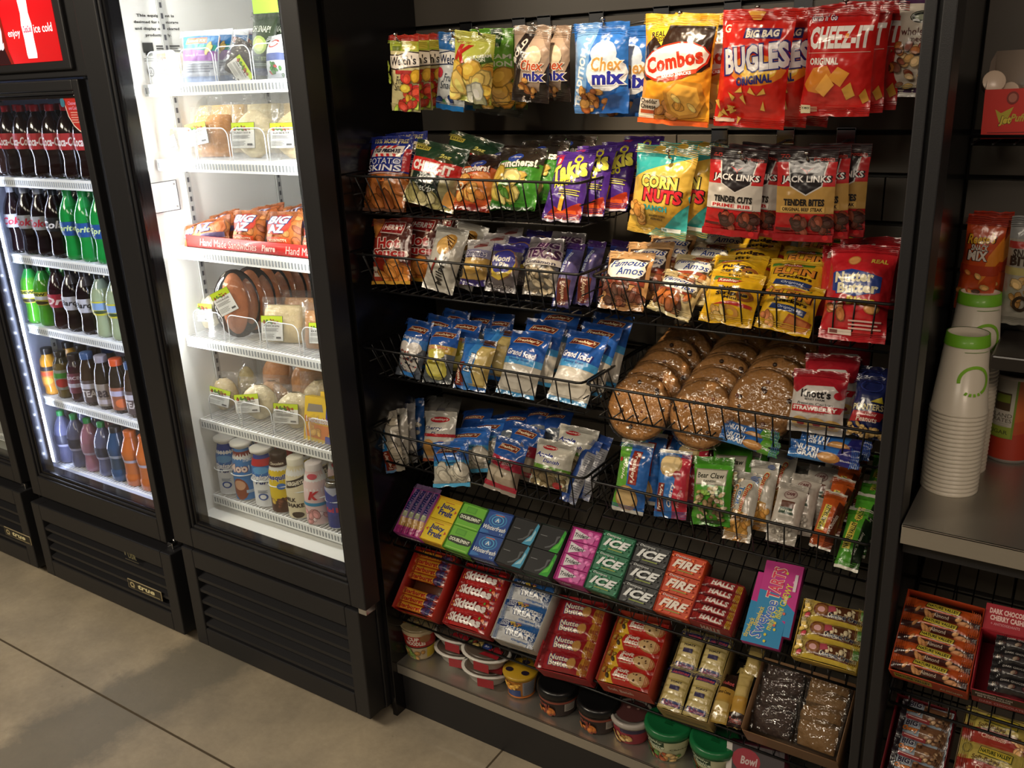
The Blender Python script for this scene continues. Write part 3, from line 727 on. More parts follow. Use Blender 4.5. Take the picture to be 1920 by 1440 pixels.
welb = r(0,0,1,1,'c9cfd3')+r(0,.78,1,1,'2467ae')+t('FRUIT',.6,.88,.4,.05,'b9c66a')+p([(0,.57),(.5,.6),(1,.59),(1,.76),(.5,.78),(0,.73)],'1c2c55')+p([(0,.585),(.5,.615),(1,.605),(1,.745),(.5,.765),(0,.715)],'e8e6e4')+t("Welch's",.52,.67,.86,.12,'1b2750',rot=3,b=.02)+e(.1,.48,.14,.07,'c8354a')+t('Fruit',.5,.43,.4,.1,'2c3b4d',sh=.3,b=0)+t('Snacks',.5,.33,.65,.1,'2c3b4d',sh=.3,b=0)+chips(4,8,.1,.08,.9,.22,.15,['4a8d5a','dce0e2','2b3f75'])+r(0,0,1,.07,'1d6fb8')
pack('fruit_snack_bag', ((826,63),(880,61),(816,201),(868,211)), .15, .15, .018, 'c9cfd3', welb, 'blue and white fruit snack bag, half hidden beside the lime green chip bag', n=2, step=(.006,.03,0), nx=8, ny=12)
pack('foil_snack_bag', ((905,90),(985,92),(880,217),(983,214)), .215, .215, .02, '45443c', r(0,0,1,.3,'6a675c')+r(.1,.05,.9,.1,'8c897c'), 'dull silver foil bag hanging behind the lime green chip bags', nx=8, ny=10)
sk2 = r(0,0,1,1,'7fc043')+r(.45,.78,.75,1,'2e5a25')+t('100',.6,.9,.22,.07,'e8f0c8')+t('CREAM',.62,.66,.7,.06,'f3f7dd')+t('ONION',.65,.57,.66,.07,'f3f7dd')+t('sour y cebolla',.6,.49,.75,.05,'e8f2c8')+r(.0,.0,1,.12,'2f3a22')+chips(11,16,.1,.1,.9,.42,.24)
pack('chip_bag', ((880,53),(967,54),(890,206),(962,203)), .16, .16, .03, '7fc043', sk2, 'bright green chip bag behind the lime cream chip bag', n=2, step=(.008,.03,0), nx=10)
sk = r(0,0,1,1,'cfd45c')+r(0,.86,1,1,'dfe06a')+t('Special',.25,.84,.4,.05,'a83b2c',sh=.3,b=0)+t('K',.3,.68,.5,.27,'c8281e',sh=.35,b=.05)+p([(.35,.55),(.95,.72),(1,.62),(.45,.48)],'4b6b2c')+t('SOUR CREAM',.72,.67,.5,.05,'f1f4dc',rot=12)+t('& ONION',.68,.61,.4,.05,'f1f4dc',rot=12)+chips(12,26,.08,.12,.95,.5,.22,['efc04e','e3a23a','f5d477'])+bl(13,5,.55,.05,.8,.2,.2,['e9ead8','8a8a6c'])
pack('chip_bag', ((862,61),(934,62),(838,190),(918,190)), .11, .11, .035, 'cfd45c', sk, 'lime and cream chip bag with a large red letter, hanging in the top row', nx=12)
chexb = r(0,0,1,1,'b9a08c')+p([(0,.0),(.12,.0),(.62,1),(.38,1),(0,.55)],'2d2320')+r(0,0,1,.16,'2a211e')+p([(.62,1),(1,1),(1,.7)],'9a8372')+p([(.7,.0),(1,.0),(1,.55)],'241c1a')+t('BOLD',.26,.68,.36,.13,'f2e9de',rot=56,b=.05)+t('party blend',.38,.60,.34,.09,'ece2d6',rot=56,b=.01,sh=.3)+e(.66,.62,.2,.13,'e5d7b8')+t('Chex',.62,.5,.55,.13,'c4502c',o='f3ead8',b=.02,sh=.25)+t('mix',.68,.36,.5,.13,'2b2f8c',o='f0e8d8',b=.05)+chips(21,12,.28,.1,.7,.3,.1,PZ)
pack('snack_mix_bag', ((969,50),(1034,48),(956,187),(1030,196)), .10, .10, .035, 'b9a08c', chexb, 'tan and black snack mix bag with slanted BOLD lettering, top row', n=2, step=(.028,.03,0), nx=12)
cht = r(0,0,1,1,'2f6fc4')+p([(0,0),(.22,0),(.5,1),(.12,1),(0,.7)],'79a7dc')+t('TRADITIONAL',.21,.47,.82,.13,'eef3fa',rot=75,b=.05)+e(.66,.45,.34,.2,'e9eef6')+e(.64,.66,.22,.14,'ccdcf0')+t('Chex',.68,.55,.5,.15,'c99650',o='f4f2ea',b=.02,sh=.2)+t('mix',.7,.40,.52,.15,'2b2f9a',o='f4f4f4',b=.05)+chips(22,18,.2,.02,.62,.28,.09,PZ)+p([(.5,0),(1,0),(1,.26),(.7,.22)],'24569f')
pack('snack_mix_bag', ((1079,50),(1181,33),(1075,211),(1180,214)), .10, .10, .045, '2f6fc4', cht, 'bright blue snack mix bag with TRADITIONAL running up its side', n=2, step=(.03,.035,-.008), nx=12)
comb = r(0,0,1,1,'e9a02c')+r(0,.86,1,1,'f0c23f')+p([(0,.86),(0,.68),(.3,.9),(.98,.9),(.98,.55),(.9,.5),(.1,.4),(0,.45)],'2a1a12')+p([(.1,.84),(.36,.92),(.3,.72)],'e8c62a')+t('REAL',.22,.82,.2,.05,'2a1a12',rot=8)+t('CHEESE',.23,.77,.2,.04,'2a1a12',rot=8)+e(.5,.58,.49,.17,'c23018',12)+e(.5,.585,.47,.15,'f7efe4',12)+t('Combos',.5,.59,.82,.15,'d33a22',rot=12,b=.08)+p([(.28,.44),(.85,.53),(.84,.49),(.3,.40)],'e04a28')+t('BAKED SNACKS',.57,.47,.42,.03,'fff',rot=9)+r(0,.05,.34,.24,'efe0cc')+t('Cheddar',.17,.215,.28,.045,'35261c')+t('Cheese',.15,.165,.25,.045,'35261c')+r(.03,.095,.3,.13,'c8552c')+chips(31,8,.3,.05,.5,.2,.1,['a8622a','c88540'])+p([(.45,.12),(.42,.32),(.6,.42),(.9,.40),(.96,.25),(.85,.1),(.6,.07)],'c98a2e')+p([(.5,.15),(.48,.3),(.62,.39),(.86,.36),(.9,.24),(.8,.13),(.6,.1)],'ecb04a')+chips(32,4,.6,.16,.8,.3,.1,['f4cc70','d99a38'])+r(0,0,1,.045,'e2622a')
pack('pretzel_snack_bag', ((1210,32),(1355,21),(1200,225),(1323,242)), .09, .09, .05, 'e9a02c', comb, 'orange and brown filled pretzel bag with a white oval logo, top row', n=2, step=(.03,.045,0), nx=14, ny=16)
def cones(seed, n, u0, v0, u1, v1, s):
    rnd = random.Random(seed); L = []
    for i in range(n):
        a = rnd.uniform(0, 6.28); cu, cv = rnd.uniform(u0, u1), rnd.uniform(v0, v1); A = (cu+s*math.cos(a), cv+s*.75*math.sin(a))
        q = (cu+s*.55*math.cos(a+2.3), cv+s*.42*math.sin(a+2.3)); k = (cu+s*.55*math.cos(a-2.3), cv+s*.42*math.sin(a-2.3))
        L += p([A, q, k], 'a86a22')+p([(A[0]*.9+cu*.1, A[1]*.9+cv*.1), (q[0]*.85+cu*.15, q[1]*.85+cv*.15), (k[0]*.85+cu*.15, k[1]*.85+cv*.15)], 'e6b451')
    return L
bug = r(0,0,1,1,'d3261c')+e(.6,.5,.38,.13,'e8862a')+e(.62,.5,.26,.09,'f2c23a')+t('G',.1,.84,.09,.07,'f7e8d8')+r(.36,.76,.86,.845,'2a2a6e')+t('BIG BAG',.61,.80,.44,.06,'f5eedc',rot=3,b=.05)+t('BUGLES',.56,.60,.86,.22,'e9e4e6',o='2b2a78',rot=8,b=.05,ow=.09)+t('ORIGINAL',.58,.42,.5,.075,'2a2a70',rot=8,b=.05)+cones(41,5,.1,.25,.9,.36,.09)+cones(42,8,.08,.05,.95,.26,.09)+p([(.35,.98),(.6,.98),(.55,.9),(.45,.9)],'e3a43a')+r(.04,.05,.3,.085,'e6c9b6')
pack('corn_snack_bag', ((1357,18),(1490,17),(1340,230),(1474,249)), .085, .085, .05, 'd3261c', bug, 'red bag of cone-shaped corn snacks marked BIG BAG, top row', n=3, step=(.022,.04,0), nx=13, ny=16)
ciz = r(0,0,1,1,'c4221f')+r(0,.85,1,1,'b01c1b')+t("Grab n' Go",.26,.90,.36,.06,'f0dcd8',o='2a2c66',b=.02)+t('CHEEZ-IT',.52,.72,.88,.2,'efe8e4',b=.05,sh=.08)+r(.62,.71,.67,.75,'e8952a')+r(.06,.585,.96,.59,'e6b5a6')+t('ORIGINAL',.33,.51,.44,.065,'f0e4dc',b=.04)+p([(.05,.3),(.18,.45),(.4,.47),(.5,.36),(.3,.22),(.12,.24)],'d6832c')+p([(.42,.36),(.55,.46),(.72,.4),(.6,.28)],'e39a3c')+p([(.24,.26),(.4,.4),(.52,.3),(.36,.19)],'f0ac4c')+p([(.62,.26),(.74,.32),(.8,.2),(.68,.16)],'cf9c40')+p([(.85,.2),(.93,.26),(.98,.15),(.9,.12)],'c88f38')+r(.02,.03,.16,.11,'e6d9b4')+t('140',.09,.08,.1,.03,'333')
pack('cracker_bag', ((1513,9),(1650,12),(1502,219),(1630,217)), .085, .085, .045, 'c4221f', ciz, 'deep red cheese cracker bag with square crackers, rightmost red bag of the top row', n=3, step=(.012,.03,.003), nx=13, ny=15)
who = r(0,0,1,1,'cfc4b6')+r(0,.86,1,1,'4a2a4e')+r(0,.0,1,.05,'f0ece6')+r(0,.04,1,.09,'4e2d55')+e(.62,.74,.26,.055,'20241f')+ring(.62,.74,.24,.045,'8f8f7e',.9)+e(.62,.735,.16,.025,'9aa08c')+t('wholesome',.66,.61,.9,.07,'5d2c2c',b=0)+t('medley',.66,.535,.5,.07,'5d2c2c',b=0)+bl(51,40,.05,.2,1,.48,.11,['a8642f','6b2f1f','d8b98a','8a3f28','c99a5c'])+bl(52,4,.2,.12,.9,.2,.12,['c2a05a','7a4428'])+tiny(.3,.12,.8,2,'776','.01' and .008,.02)
pack('trail_mix_bag', ((1684,-26),(1775,-20),(1657,183),(1748,180)), .15, .15, .03, 'cfc4b6', who, 'beige nut and fruit mix bag with purple ends beside the right upright post', nx=10, ny=14)

# ================================================================== SECOND ROW: left chip basket and hooks
B1 = 'in the topmost left basket'
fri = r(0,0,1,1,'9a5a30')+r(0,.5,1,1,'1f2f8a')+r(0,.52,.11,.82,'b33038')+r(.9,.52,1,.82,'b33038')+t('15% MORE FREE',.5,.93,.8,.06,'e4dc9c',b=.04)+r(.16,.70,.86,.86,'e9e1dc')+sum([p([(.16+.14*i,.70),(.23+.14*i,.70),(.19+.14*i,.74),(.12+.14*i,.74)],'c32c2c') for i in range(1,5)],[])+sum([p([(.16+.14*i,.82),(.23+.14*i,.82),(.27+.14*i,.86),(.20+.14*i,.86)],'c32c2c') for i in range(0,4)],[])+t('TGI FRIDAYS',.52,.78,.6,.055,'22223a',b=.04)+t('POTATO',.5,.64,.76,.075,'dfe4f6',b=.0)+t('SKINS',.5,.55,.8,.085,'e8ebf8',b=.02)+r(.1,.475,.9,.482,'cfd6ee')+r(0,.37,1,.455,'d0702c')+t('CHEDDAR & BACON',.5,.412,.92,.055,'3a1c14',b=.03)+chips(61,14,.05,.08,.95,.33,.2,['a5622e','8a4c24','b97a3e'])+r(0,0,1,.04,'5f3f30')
pack('potato_skin_bag', ((696,258),(778,253),(686,393),(759,401)), .10, .15, .05, '9a5a30', fri, 'blue and brown potato skin chip bag, leftmost in the topmost left basket', n=2, step=(.01,.045,.004))
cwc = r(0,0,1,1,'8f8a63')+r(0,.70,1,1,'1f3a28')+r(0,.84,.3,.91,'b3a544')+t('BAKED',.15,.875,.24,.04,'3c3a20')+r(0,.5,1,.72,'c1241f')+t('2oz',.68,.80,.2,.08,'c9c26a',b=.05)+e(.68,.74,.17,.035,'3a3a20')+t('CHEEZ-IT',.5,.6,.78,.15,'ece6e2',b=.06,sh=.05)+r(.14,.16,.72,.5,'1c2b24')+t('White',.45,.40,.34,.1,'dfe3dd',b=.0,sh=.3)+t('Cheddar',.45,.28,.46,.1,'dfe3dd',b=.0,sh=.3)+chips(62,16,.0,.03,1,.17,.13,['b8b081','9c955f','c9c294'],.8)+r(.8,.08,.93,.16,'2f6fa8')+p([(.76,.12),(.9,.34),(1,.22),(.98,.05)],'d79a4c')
pack('cracker_bag', ((778,256),(884,284),(762,374),(846,404)), .085, .125, .05, '8f8a63', cwc, 'green and red white-cheddar cracker bag tilted in the topmost left basket', n=2, step=(.04,.05,.012))
jk1 = r(0,0,1,1,'d05c2c')+r(0,.72,1,1,'2a1c1a')+e(.5,.78,.2,.1,'2c3f95')+t('Jays',.5,.79,.24,.07,'e8e6ee',b=.02,sh=.2)+t('Krunchers!',.45,.67,.8,.12,'f0e4da',o='4a1c14',b=.04,rot=4)+t('Mesquite',.5,.55,.5,.05,'f2dca0',b=0)+e(.75,.4,.24,.22,'e08a45')+chips(63,10,.2,.2,.8,.5,.16,['e0a552','c97a34'])+ring(.2,.36,.13,.07,'efe2cc',.6)+p([(.1,.05),(.6,.12),(.95,.05),(.95,0),(.1,0)],'8c2418')
pack('chip_bag', ((878,290),(945,292),(846,393),(920,399)), .075, .135, .05, 'd05c2c', jk1, 'orange and red kettle chip bag in the middle of the topmost left basket', n=2, step=(.02,.05,.012))
jk2 = r(0,0,1,1,'3f8a2c')+r(0,.72,1,1,'2b2420')+e(.45,.80,.14,.1,'2c459c')+t('Jays',.46,.81,.18,.07,'e8e6ee',b=.02,sh=.2)+t('Krunchers!',.5,.68,.86,.13,'f0ece2',o='2a2a1a',b=.04,rot=6)+p([(.12,.56),(.6,.6),(.58,.53),(.12,.5)],'c9b83c')+t('Jalapeno',.35,.55,.4,.05,'2c3a14',b=.02,rot=3)+chips(64,18,.12,.18,.75,.5,.17,['d8c25a','c8a83e','e8d684'])+bl(65,6,.3,.2,.5,.4,.09,['e0d890','4f8a2a'])+r(0,0,1,.05,'25401c')
pack('chip_bag', ((941,279),(1030,277),(917,393),(1000,396)), .078, .135, .055, '3f8a2c', jk2, 'green jalapeno kettle chip bag right of centre in the topmost left basket', n=3, step=(.025,.045,.008))
tak = r(0,0,1,1,'4a2a86')+r(.06,.78,.2,.92,'c22c3c')+t('B',.13,.85,.08,.08,'f0dcd8')+t('Takis',.5,.68,.86,.3,'ece45a',o='2a1a4e',rot=22,b=.05,sh=.1)+e(.62,.88,.1,.07,'d8cc3c')+e(.62,.88,.05,.035,'4a2a86')+t('FUEGO',.5,.50,.5,.1,'dcd43c',rot=14,b=.05)+tiny(.42,.40,.9,3,'c9c04a',.012,.03)+p([(.05,.05),(.3,.2),(.5,.14),(.95,.26),(1,.1),(.95,.02),(.1,.02)],'a8321c')+p([(.1,.06),(.4,.14),(.85,.16),(.9,.07)],'d85c2c')+p([(.4,.16),(.52,.34),(.6,.3),(.5,.14)],'e3b13a')+r(0,0,1,.03,'cfc8d8')
pack('tortilla_snack_bag', ((1046,288),(1124,281),(1015,411),(1083,420)), .075, .14, .04, '4a2a86', tak, 'purple rolled tortilla snack bag at the right end of the topmost left basket', n=4, step=(.028,.036,.006))
cn = r(0,0,1,1,'d8b24a')+p([(0,.62),(0,1),(1,1),(1,.92),(.6,.82),(.25,.72)],'2f9a9c')+p([(.35,0),(1,0),(1,.5),(.8,.3)],'3aa3a2')+p([(.3,.12),(.95,.55),(1,.4),(.6,.08)],'b98f2e')+t('CORN',.5,.61,.62,.14,'ece06a',o='2a2420',b=.08,ow=.08)+t('NUTS',.58,.46,.64,.15,'d42b36',o='2a1c1c',b=.08,ow=.08)+t('RANCH',.5,.32,.42,.06,'2a9ca0',b=.06)+t('CRUNCHY CORN',.52,.235,.3,.025,'4a3a1c')+t('KERNELS',.52,.2,.2,.025,'4a3a1c')+bl(66,14,.05,.14,.3,.34,.09,['c98a3a','e0aa5a'])+r(.6,.07,.92,.12,'e0e8e4')+r(.62,.08,.7,.11,'6a8a8c')
pack('corn_nut_bag', ((1197,272),(1311,278),(1176,427),(1286,456)), .10, .115, .045, 'd8b24a', cn, 'teal and gold corn nut bag hanging from the left hook of the second row', n=3, step=(.025,.035,0), nx=13, ny=15)
def jack(mid, w1, w2, sub, subc, subt):
    return r(0,0,1,1,'a81f20')+r(0,.86,1,1,'2a1c1d')+t(w1,.14,.92,.16,.05,'b8443c',b=.04)+t('Protein',.78,.89,.34,.045,'b8443c',b=.04)+r(0,.60,1,.86,'b22426')+r(0,.31,1,.60,mid)+p([(.2,.86),(.86,.86),(.8,.6),(.53,.5),(.25,.6)],'c8c4c0')+p([(.22,.87),(.84,.87),(.78,.61),(.53,.515),(.27,.61)],'211b1d')+t('JACK LINKS',.52,.67,.82,.09,'e6e2e0',o='1c1618',b=.03,ow=.07)+p([(.4,.80),(.52,.74),(.64,.80),(.54,.77),(.53,.72),(.51,.77)],'a8302c')+t(w2,.5,.43,.7,.075,'1e1b1a',b=.05)+r(.1,.325,.86,.385,subc)+t(sub,.48,.355,.7,.04,subt,b=.04)+bl(67,26,.35,.1,.95,.26,.11,['5a2418','7a3420','3a1a14'],.6)+r(.05,.13,.3,.16,'521214')+r(0,0,1,.08,'93181d')+e(.88,.05,.05,.03,'b82428')
pack('jerky_pouch', ((1336,278),(1447,280),(1316,437),(1418,445)), .11, .115, .016, 'a81f20', jack('b5afa8','60','TENDER CUTS','PRIME RIB','d8d2cc','b02a2c'), 'red and silver beef jerky pouch hanging in the middle of the second row', cat='jerky pouch', n=3, step=(.018,.022,.002), crk=.5, nx=10, ny=12)
pack('jerky_pouch', ((1457,275),(1571,282),(1452,450),(1565,454)), .10, .105, .016, 'a81f20', jack('b08a4a','70','TENDER BITES','ORIGINAL BEEF STEAK','caa45c','2a1c14'), 'red and gold beef jerky pouch hanging at the right of the second row', cat='jerky pouch', n=3, step=(.018,.022,.002), crk=.5, nx=10, ny=12)

# ================================================================== THIRD ROW: baskets
her = r(0,0,1,1,'8c2a1c')+p([(.3,1),(1,1),(1,.3),(.4,.4)],'55241c')+p([(0,.75),(0,1),(.3,1),(.2,.7)],'c9813c')+p([(.28,.78),(.82,.74),(.84,.94),(.32,.96)],'dcc8c2')+p([(.3,.795),(.8,.757),(.82,.925),(.34,.945)],'a01f22')+t("HERR'S",.57,.86,.44,.09,'e9dcd6',b=.04,rot=-3)+t('Hot',.55,.62,.52,.16,'a8201c',o='efe2d8',b=.06,ow=.06)+t('Sauce',.55,.47,.78,.13,'a8201c',o='efe2d8',b=.06,ow=.06)+r(.05,.06,.24,.34,'b84a34')+r(.06,.12,.22,.27,'e6dcc8')+t('Sauce',.14,.2,.12,.05,'8c2a1c')+chips(71,10,.3,.08,.95,.3,.2,['c9782e','d98f42'])+r(0,0,1,.05,'c99a3a')
pack('chip_bag', ((701,412),(768,408),(699,527),(777,539)), .085, .12, .045, '8c2a1c', her, 'dark red hot sauce chip bag, leftmost in the second left basket', n=3, step=(.035,.045,0))
mil = r(0,0,1,1,'b9b6ad')+r(0,.93,1,1,'a3a098')+r(0,0,1,.05,'c2bfb8')+e(.55,.72,.25,.18,'b5843c',-30)+e(.53,.71,.21,.155,'d8ac62',-30)+sum([p([(.42+.06*i,.86-.03*i),(.76,.8-.05*i),(.76,.785-.05*i),(.42+.06*i,.845-.03*i)],'4a2a18') for i in range(5)],[])+t('Milano',.62,.32,.44,.19,'2a2826',rot=78,b=.02)+p([(.3,.25),(.36,.25),(.44,.45),(.4,.5),(.36,.44)],'8c2a22')
pack('cookie_pack', ((824,424),(885,431),(788,539),(845,551)), .085, .135, .045, 'b9b6ad', mil, 'white paper cookie pack with one oval cookie, leaning in the second left basket', cat='cookie pack', n=2, step=(.014,.05,0), crk=.6)
cre = r(0,0,1,1,'a8884a')+r(0,.76,1,1,'b8b4b4')+p([(.3,.85),(.8,.98),(.8,.86),(.4,.78)],'8a4a48')+r(0,.58,1,.76,'8c8aa8')+t('Creamies',.5,.67,.8,.12,'2c2c5c',o='d8d4dc',b=.03)+t('MINI SNACK CAKES',.55,.585,.7,.035,'3a3a68')+e(.45,.38,.4,.15,'c29a4c')+e(.4,.4,.25,.09,'d8b468')+r(0,0,1,.14,'3a2f6c')
pack('snack_cake_pack', ((880,452),(925,449),(862,530),(912,542)), .085, .13, .04, 'a8884a', cre, 'gold and lavender snack cake pack beside the blue moon-shaped logo pack', cat='snack cake', n=3, step=(.012,.04,.006))
moo = r(0,0,1,1,'5a5458')+r(0,.84,1,1,'3c3484')+e(.5,.55,.46,.34,'7c5a4c')+e(.5,.55,.42,.31,'c9b03c')+e(.5,.60,.4,.26,'3a3a8c')+t('Moon',.44,.66,.62,.13,'e0dcd0',b=.03,sh=.15)+t('Pie',.58,.52,.36,.13,'e0dcd0',b=.03,sh=.15)+t('Chocolate',.5,.12,.8,.09,'cfc8c4',b=.01,rot=-4)+p([(.2,.3),(.5,.22),(.8,.32),(.6,.38),(.4,.37)],'d0b448')
pack('marshmallow_pie_pack', ((925,457),(982,460),(912,541),(968,555)), .085, .13, .035, '5a5458', moo, 'round marshmallow pie in clear wrap with blue and yellow label, second left basket', cat='snack cake', n=3, step=(.012,.04,.008), m='film')
bt = r(0,0,1,1,'6f6a62')+bl(73,30,.05,.04,.95,.5,.12,['a89c84','8a7c66','c2b8a4'])+r(0,.55,1,1,'6a6568')+t('BIG',.62,.84,.6,.14,'3c2040',o='a89aa8',b=.05)+t('TEXAS',.56,.68,.84,.16,'3c2040',o='a89aa8',b=.06)+p([(.1,.47),(1,.5),(1,.6),(.1,.57)],'aaa49c')+t('Cinnamon',.55,.535,.74,.06,'2a2440',b=.03)
pack('cinnamon_roll_pack', ((998,449),(1062,446),(979,549),(1039,560)), .082, .13, .045, '6f6a62', bt, 'large wrapped cinnamon roll pack with dark purple lettering, second left basket', cat='pastry', n=2, step=(.015,.05,.004))
def donstrip(c1='2b5fae', c2='b9b2a4', brand="Mrs. Freshley's"):
    return r(0,0,1,1,c2)+p([(0,0),(.55,0),(.45,1),(0,1)],c1)+t('Mini Donuts',.28,.62,.42,.26,'dfe6ee',rot=86,b=.03)+r(.08,.04,.6,.36,'7a2c1c')+t("Freshley's",.34,.2,.28,.28,'e8dcc8',rot=86,b=.02)+bl(75,6,.6,.05,.95,.95,.28,['d0cabc','b8ae9a'])
pack('donut_sleeve', ((1064,452),(1093,461),(1037,574),(1073,579)), .075, .14, .035, '4a4472', p([(0,0),(.1,0),(.4,1),(0,1)],'3a4a9c')+r(0,.9,1,1,'4a2c74')+t('Mini Donuts',.34,.66,.36,.26,'b9c4d8',rot=84,b=.02)+r(.2,.03,.85,.4,'5c2a20')+t("Freshley's",.52,.21,.3,.3,'c9b49c',rot=84,b=.02), 'purple and blue mini donut sleeve at the right end of the second left basket', cat='pastry', n=3, step=(.028,.03,.0), nx=8, ny=14)

def famous(d1, d2): return r(0,0,1,1,'b98a58')+r(0,.86,1,1,'c9a070')+r(.06,.5,.94,.86,'3a2a24')+e(.5,.66,.44,.2,'ece6dc')+t('Famous',.52,.76,.76,.13,'24408c',o='f4efe4',b=.02,sh=.3,rot=4)+t('Amos',.62,.62,.56,.13,'24408c',o='f4efe4',b=.02,sh=.3,rot=4)+r(.06,.4,.94,.5,'7a3424')+bl(81,22,.05,.08,.9,.38,.12,[d1,d2,'4a2c22'])+r(0,0,1,.06,'a87c50')
pack('cookie_bag', ((1143,470),(1234,475),(1123,578),(1203,585)), .072, .125, .045, 'b98a58', famous('5c3428','7a4430'), 'tan and brown cookie bag brightly lit at the left end of the right cookie basket', n=3, step=(.02,.045,.012))
fa2 = r(0,0,1,1,'c2b184')+r(.04,.52,.96,.84,'3a342c')+e(.5,.68,.44,.17,'d8dcd8')+t('Famous',.48,.76,.7,.12,'24408c',o='f0eee4',b=.02,sh=.3,rot=4)+t('Amos',.62,.63,.56,.12,'24408c',o='f0eee4',b=.02,sh=.3,rot=4)+r(.1,.47,.9,.53,'8a3c28')+bl(82,18,.1,.12,.85,.45,.13,['a8602c','8c4c24','4a2a1c'])+r(0,0,1,.07,'b8ac80')
pack('cookie_bag', ((1252,511),(1334,524),(1210,579),(1287,601)), .070, .118, .045, 'c2b184', fa2, 'pale tan cookie bag slumped low beside the lit brown cookie bag', n=1)
pack('cookie_bag', ((1272,478),(1356,484),(1236,560),(1320,575)), .10, .17, .045, 'c2b184', fa2, 'pale tan cookie bag standing behind the slumped one', n=3, step=(.012,.045,.016))
fud = r(0,0,1,1,'e3b420')+r(0,.93,1,1,'eec63a')+p([(.1,.76),(.55,.76),(.6,.86),(.1,.86)],'3f7a2c')+p([(.22,.70),(.6,.70),(.66,.80),(.2,.80)],'b8342c')+t('Keebler',.43,.755,.36,.07,'f4ece0',b=.03)+t('Fudge',.55,.60,.54,.1,'2a1c14',b=.05,rot=2)+t('Stripes',.55,.50,.6,.1,'2a1c14',b=.05,rot=2)+t('Minis',.6,.42,.3,.05,'2a1c14',b=.02)+p([(.25,.28),(.6,.36),(.95,.36),(.95,.3),(.6,.3)],'b8302c')+ring(.6,.2,.15,.09,'c88c3c',.5)+ring(.8,.5,.14,.1,'8c5424',.5)+bl(83,6,.2,.1,.5,.24,.09,['d8a858','e8c478'])
pack('cookie_bag', ((1339,508),(1447,517),(1305,606),(1402,608)), .066, .118, .05, 'e3b420', fud, 'yellow bag of fudge striped cookies in the right cookie basket', n=1)
pack('cookie_bag', ((1342,483),(1446,478),(1322,560),(1420,570)), .105, .165, .05, 'e3b420', fud, 'yellow bag of fudge striped cookies standing behind the front one', n=3, step=(.008,.045,.014))
elf = r(0,0,1,1,'e0b326')+r(0,.93,1,1,'ecc640')+p([(.05,.82),(.8,.84),(.8,.92),(.05,.9)],'3f7a2c')+p([(.3,.78),(.62,.79),(.56,.9),(.26,.88)],'b8342c')+t('Keebler',.44,.85,.34,.06,'f4ece0',b=.03)+t('ELFIN',.52,.66,.72,.15,'d88a34',o='2a1c14',b=.06,ow=.08,rot=-2)+t('Crackers',.55,.53,.62,.08,'2a1c14',b=.04,rot=-3)+p([(.2,.36),(.85,.3),(.88,.42),(.24,.46)],'24386c')+t('Original',.55,.385,.4,.06,'c9d2e4',b=.01,sh=.3,rot=-4)+p([(.45,.08),(.62,.3),(.98,.26),(.92,.05)],'a8502c')+p([(.5,.1),(.64,.27),(.92,.24),(.86,.08)],'c2703a')+bl(84,5,.1,.1,.35,.24,.09,['c87a4a','d89a5a'])
pack('cracker_bag', ((1447,530),(1556,537),(1408,613),(1513,630)), .066, .115, .05, 'e0b326', elf, 'yellow bag of small crackers with a dark blue banner in the right cookie basket', n=1)
pack('cracker_bag', ((1448,491),(1556,489),(1424,570),(1530,585)), .102, .155, .05, 'e0b326', elf, 'yellow bag of small crackers standing behind the front one', n=3, step=(.008,.045,.013))
nb = r(0,0,1,1,'c0222a')+r(0,.9,1,1,'b41e26')+e(.4,.82,.1,.055,'b87038')+e(.4,.82,.085,.045,'d89a58')+t('REAL',.78,.82,.24,.045,'d8b44a',b=.04)+p([(.12,.5),(.1,.68),(.4,.72),(.86,.66),(.86,.5),(.5,.44)],'27408e')+t('Nutter',.45,.64,.6,.11,'ece2b8',o='27408e',b=.06,ow=.05,rot=3)+t('Butter',.52,.53,.62,.11,'ece2b8',o='27408e',b=.06,ow=.05,rot=2)+t('Bites',.6,.40,.42,.09,'dcc23a',b=.07)+bl(85,4,.12,.24,.35,.36,.11,['d89a58','b87038'])+e(.78,.33,.11,.055,'b87038')+e(.78,.33,.09,.045,'dca05c')+tiny(.45,.2,.92,3,'e6b4ac',.016,.035)+r(.14,.06,.5,.12,'e0cfc0')+r(.16,.07,.28,.11,'7a4a44')
pack('cookie_bag', ((1560,452),(1686,468),(1536,636),(1660,643)), .062, .118, .055, 'c0222a', nb, 'large red bag of peanut butter bites at the right end of the cookie basket', n=1, nx=13, ny=16)
pack('cookie_bag', ((1549,466),(1660,455),(1520,590),(1640,600)), .115, .165, .05, 'c0222a', r(0,0,1,1,'c0222a')+t('BIG BAG',.35,.85,.5,.1,'e9d8c8',b=.06), 'red cookie bag marked BIG standing behind the red peanut butter bites', n=2, step=(.02,.045,.005))

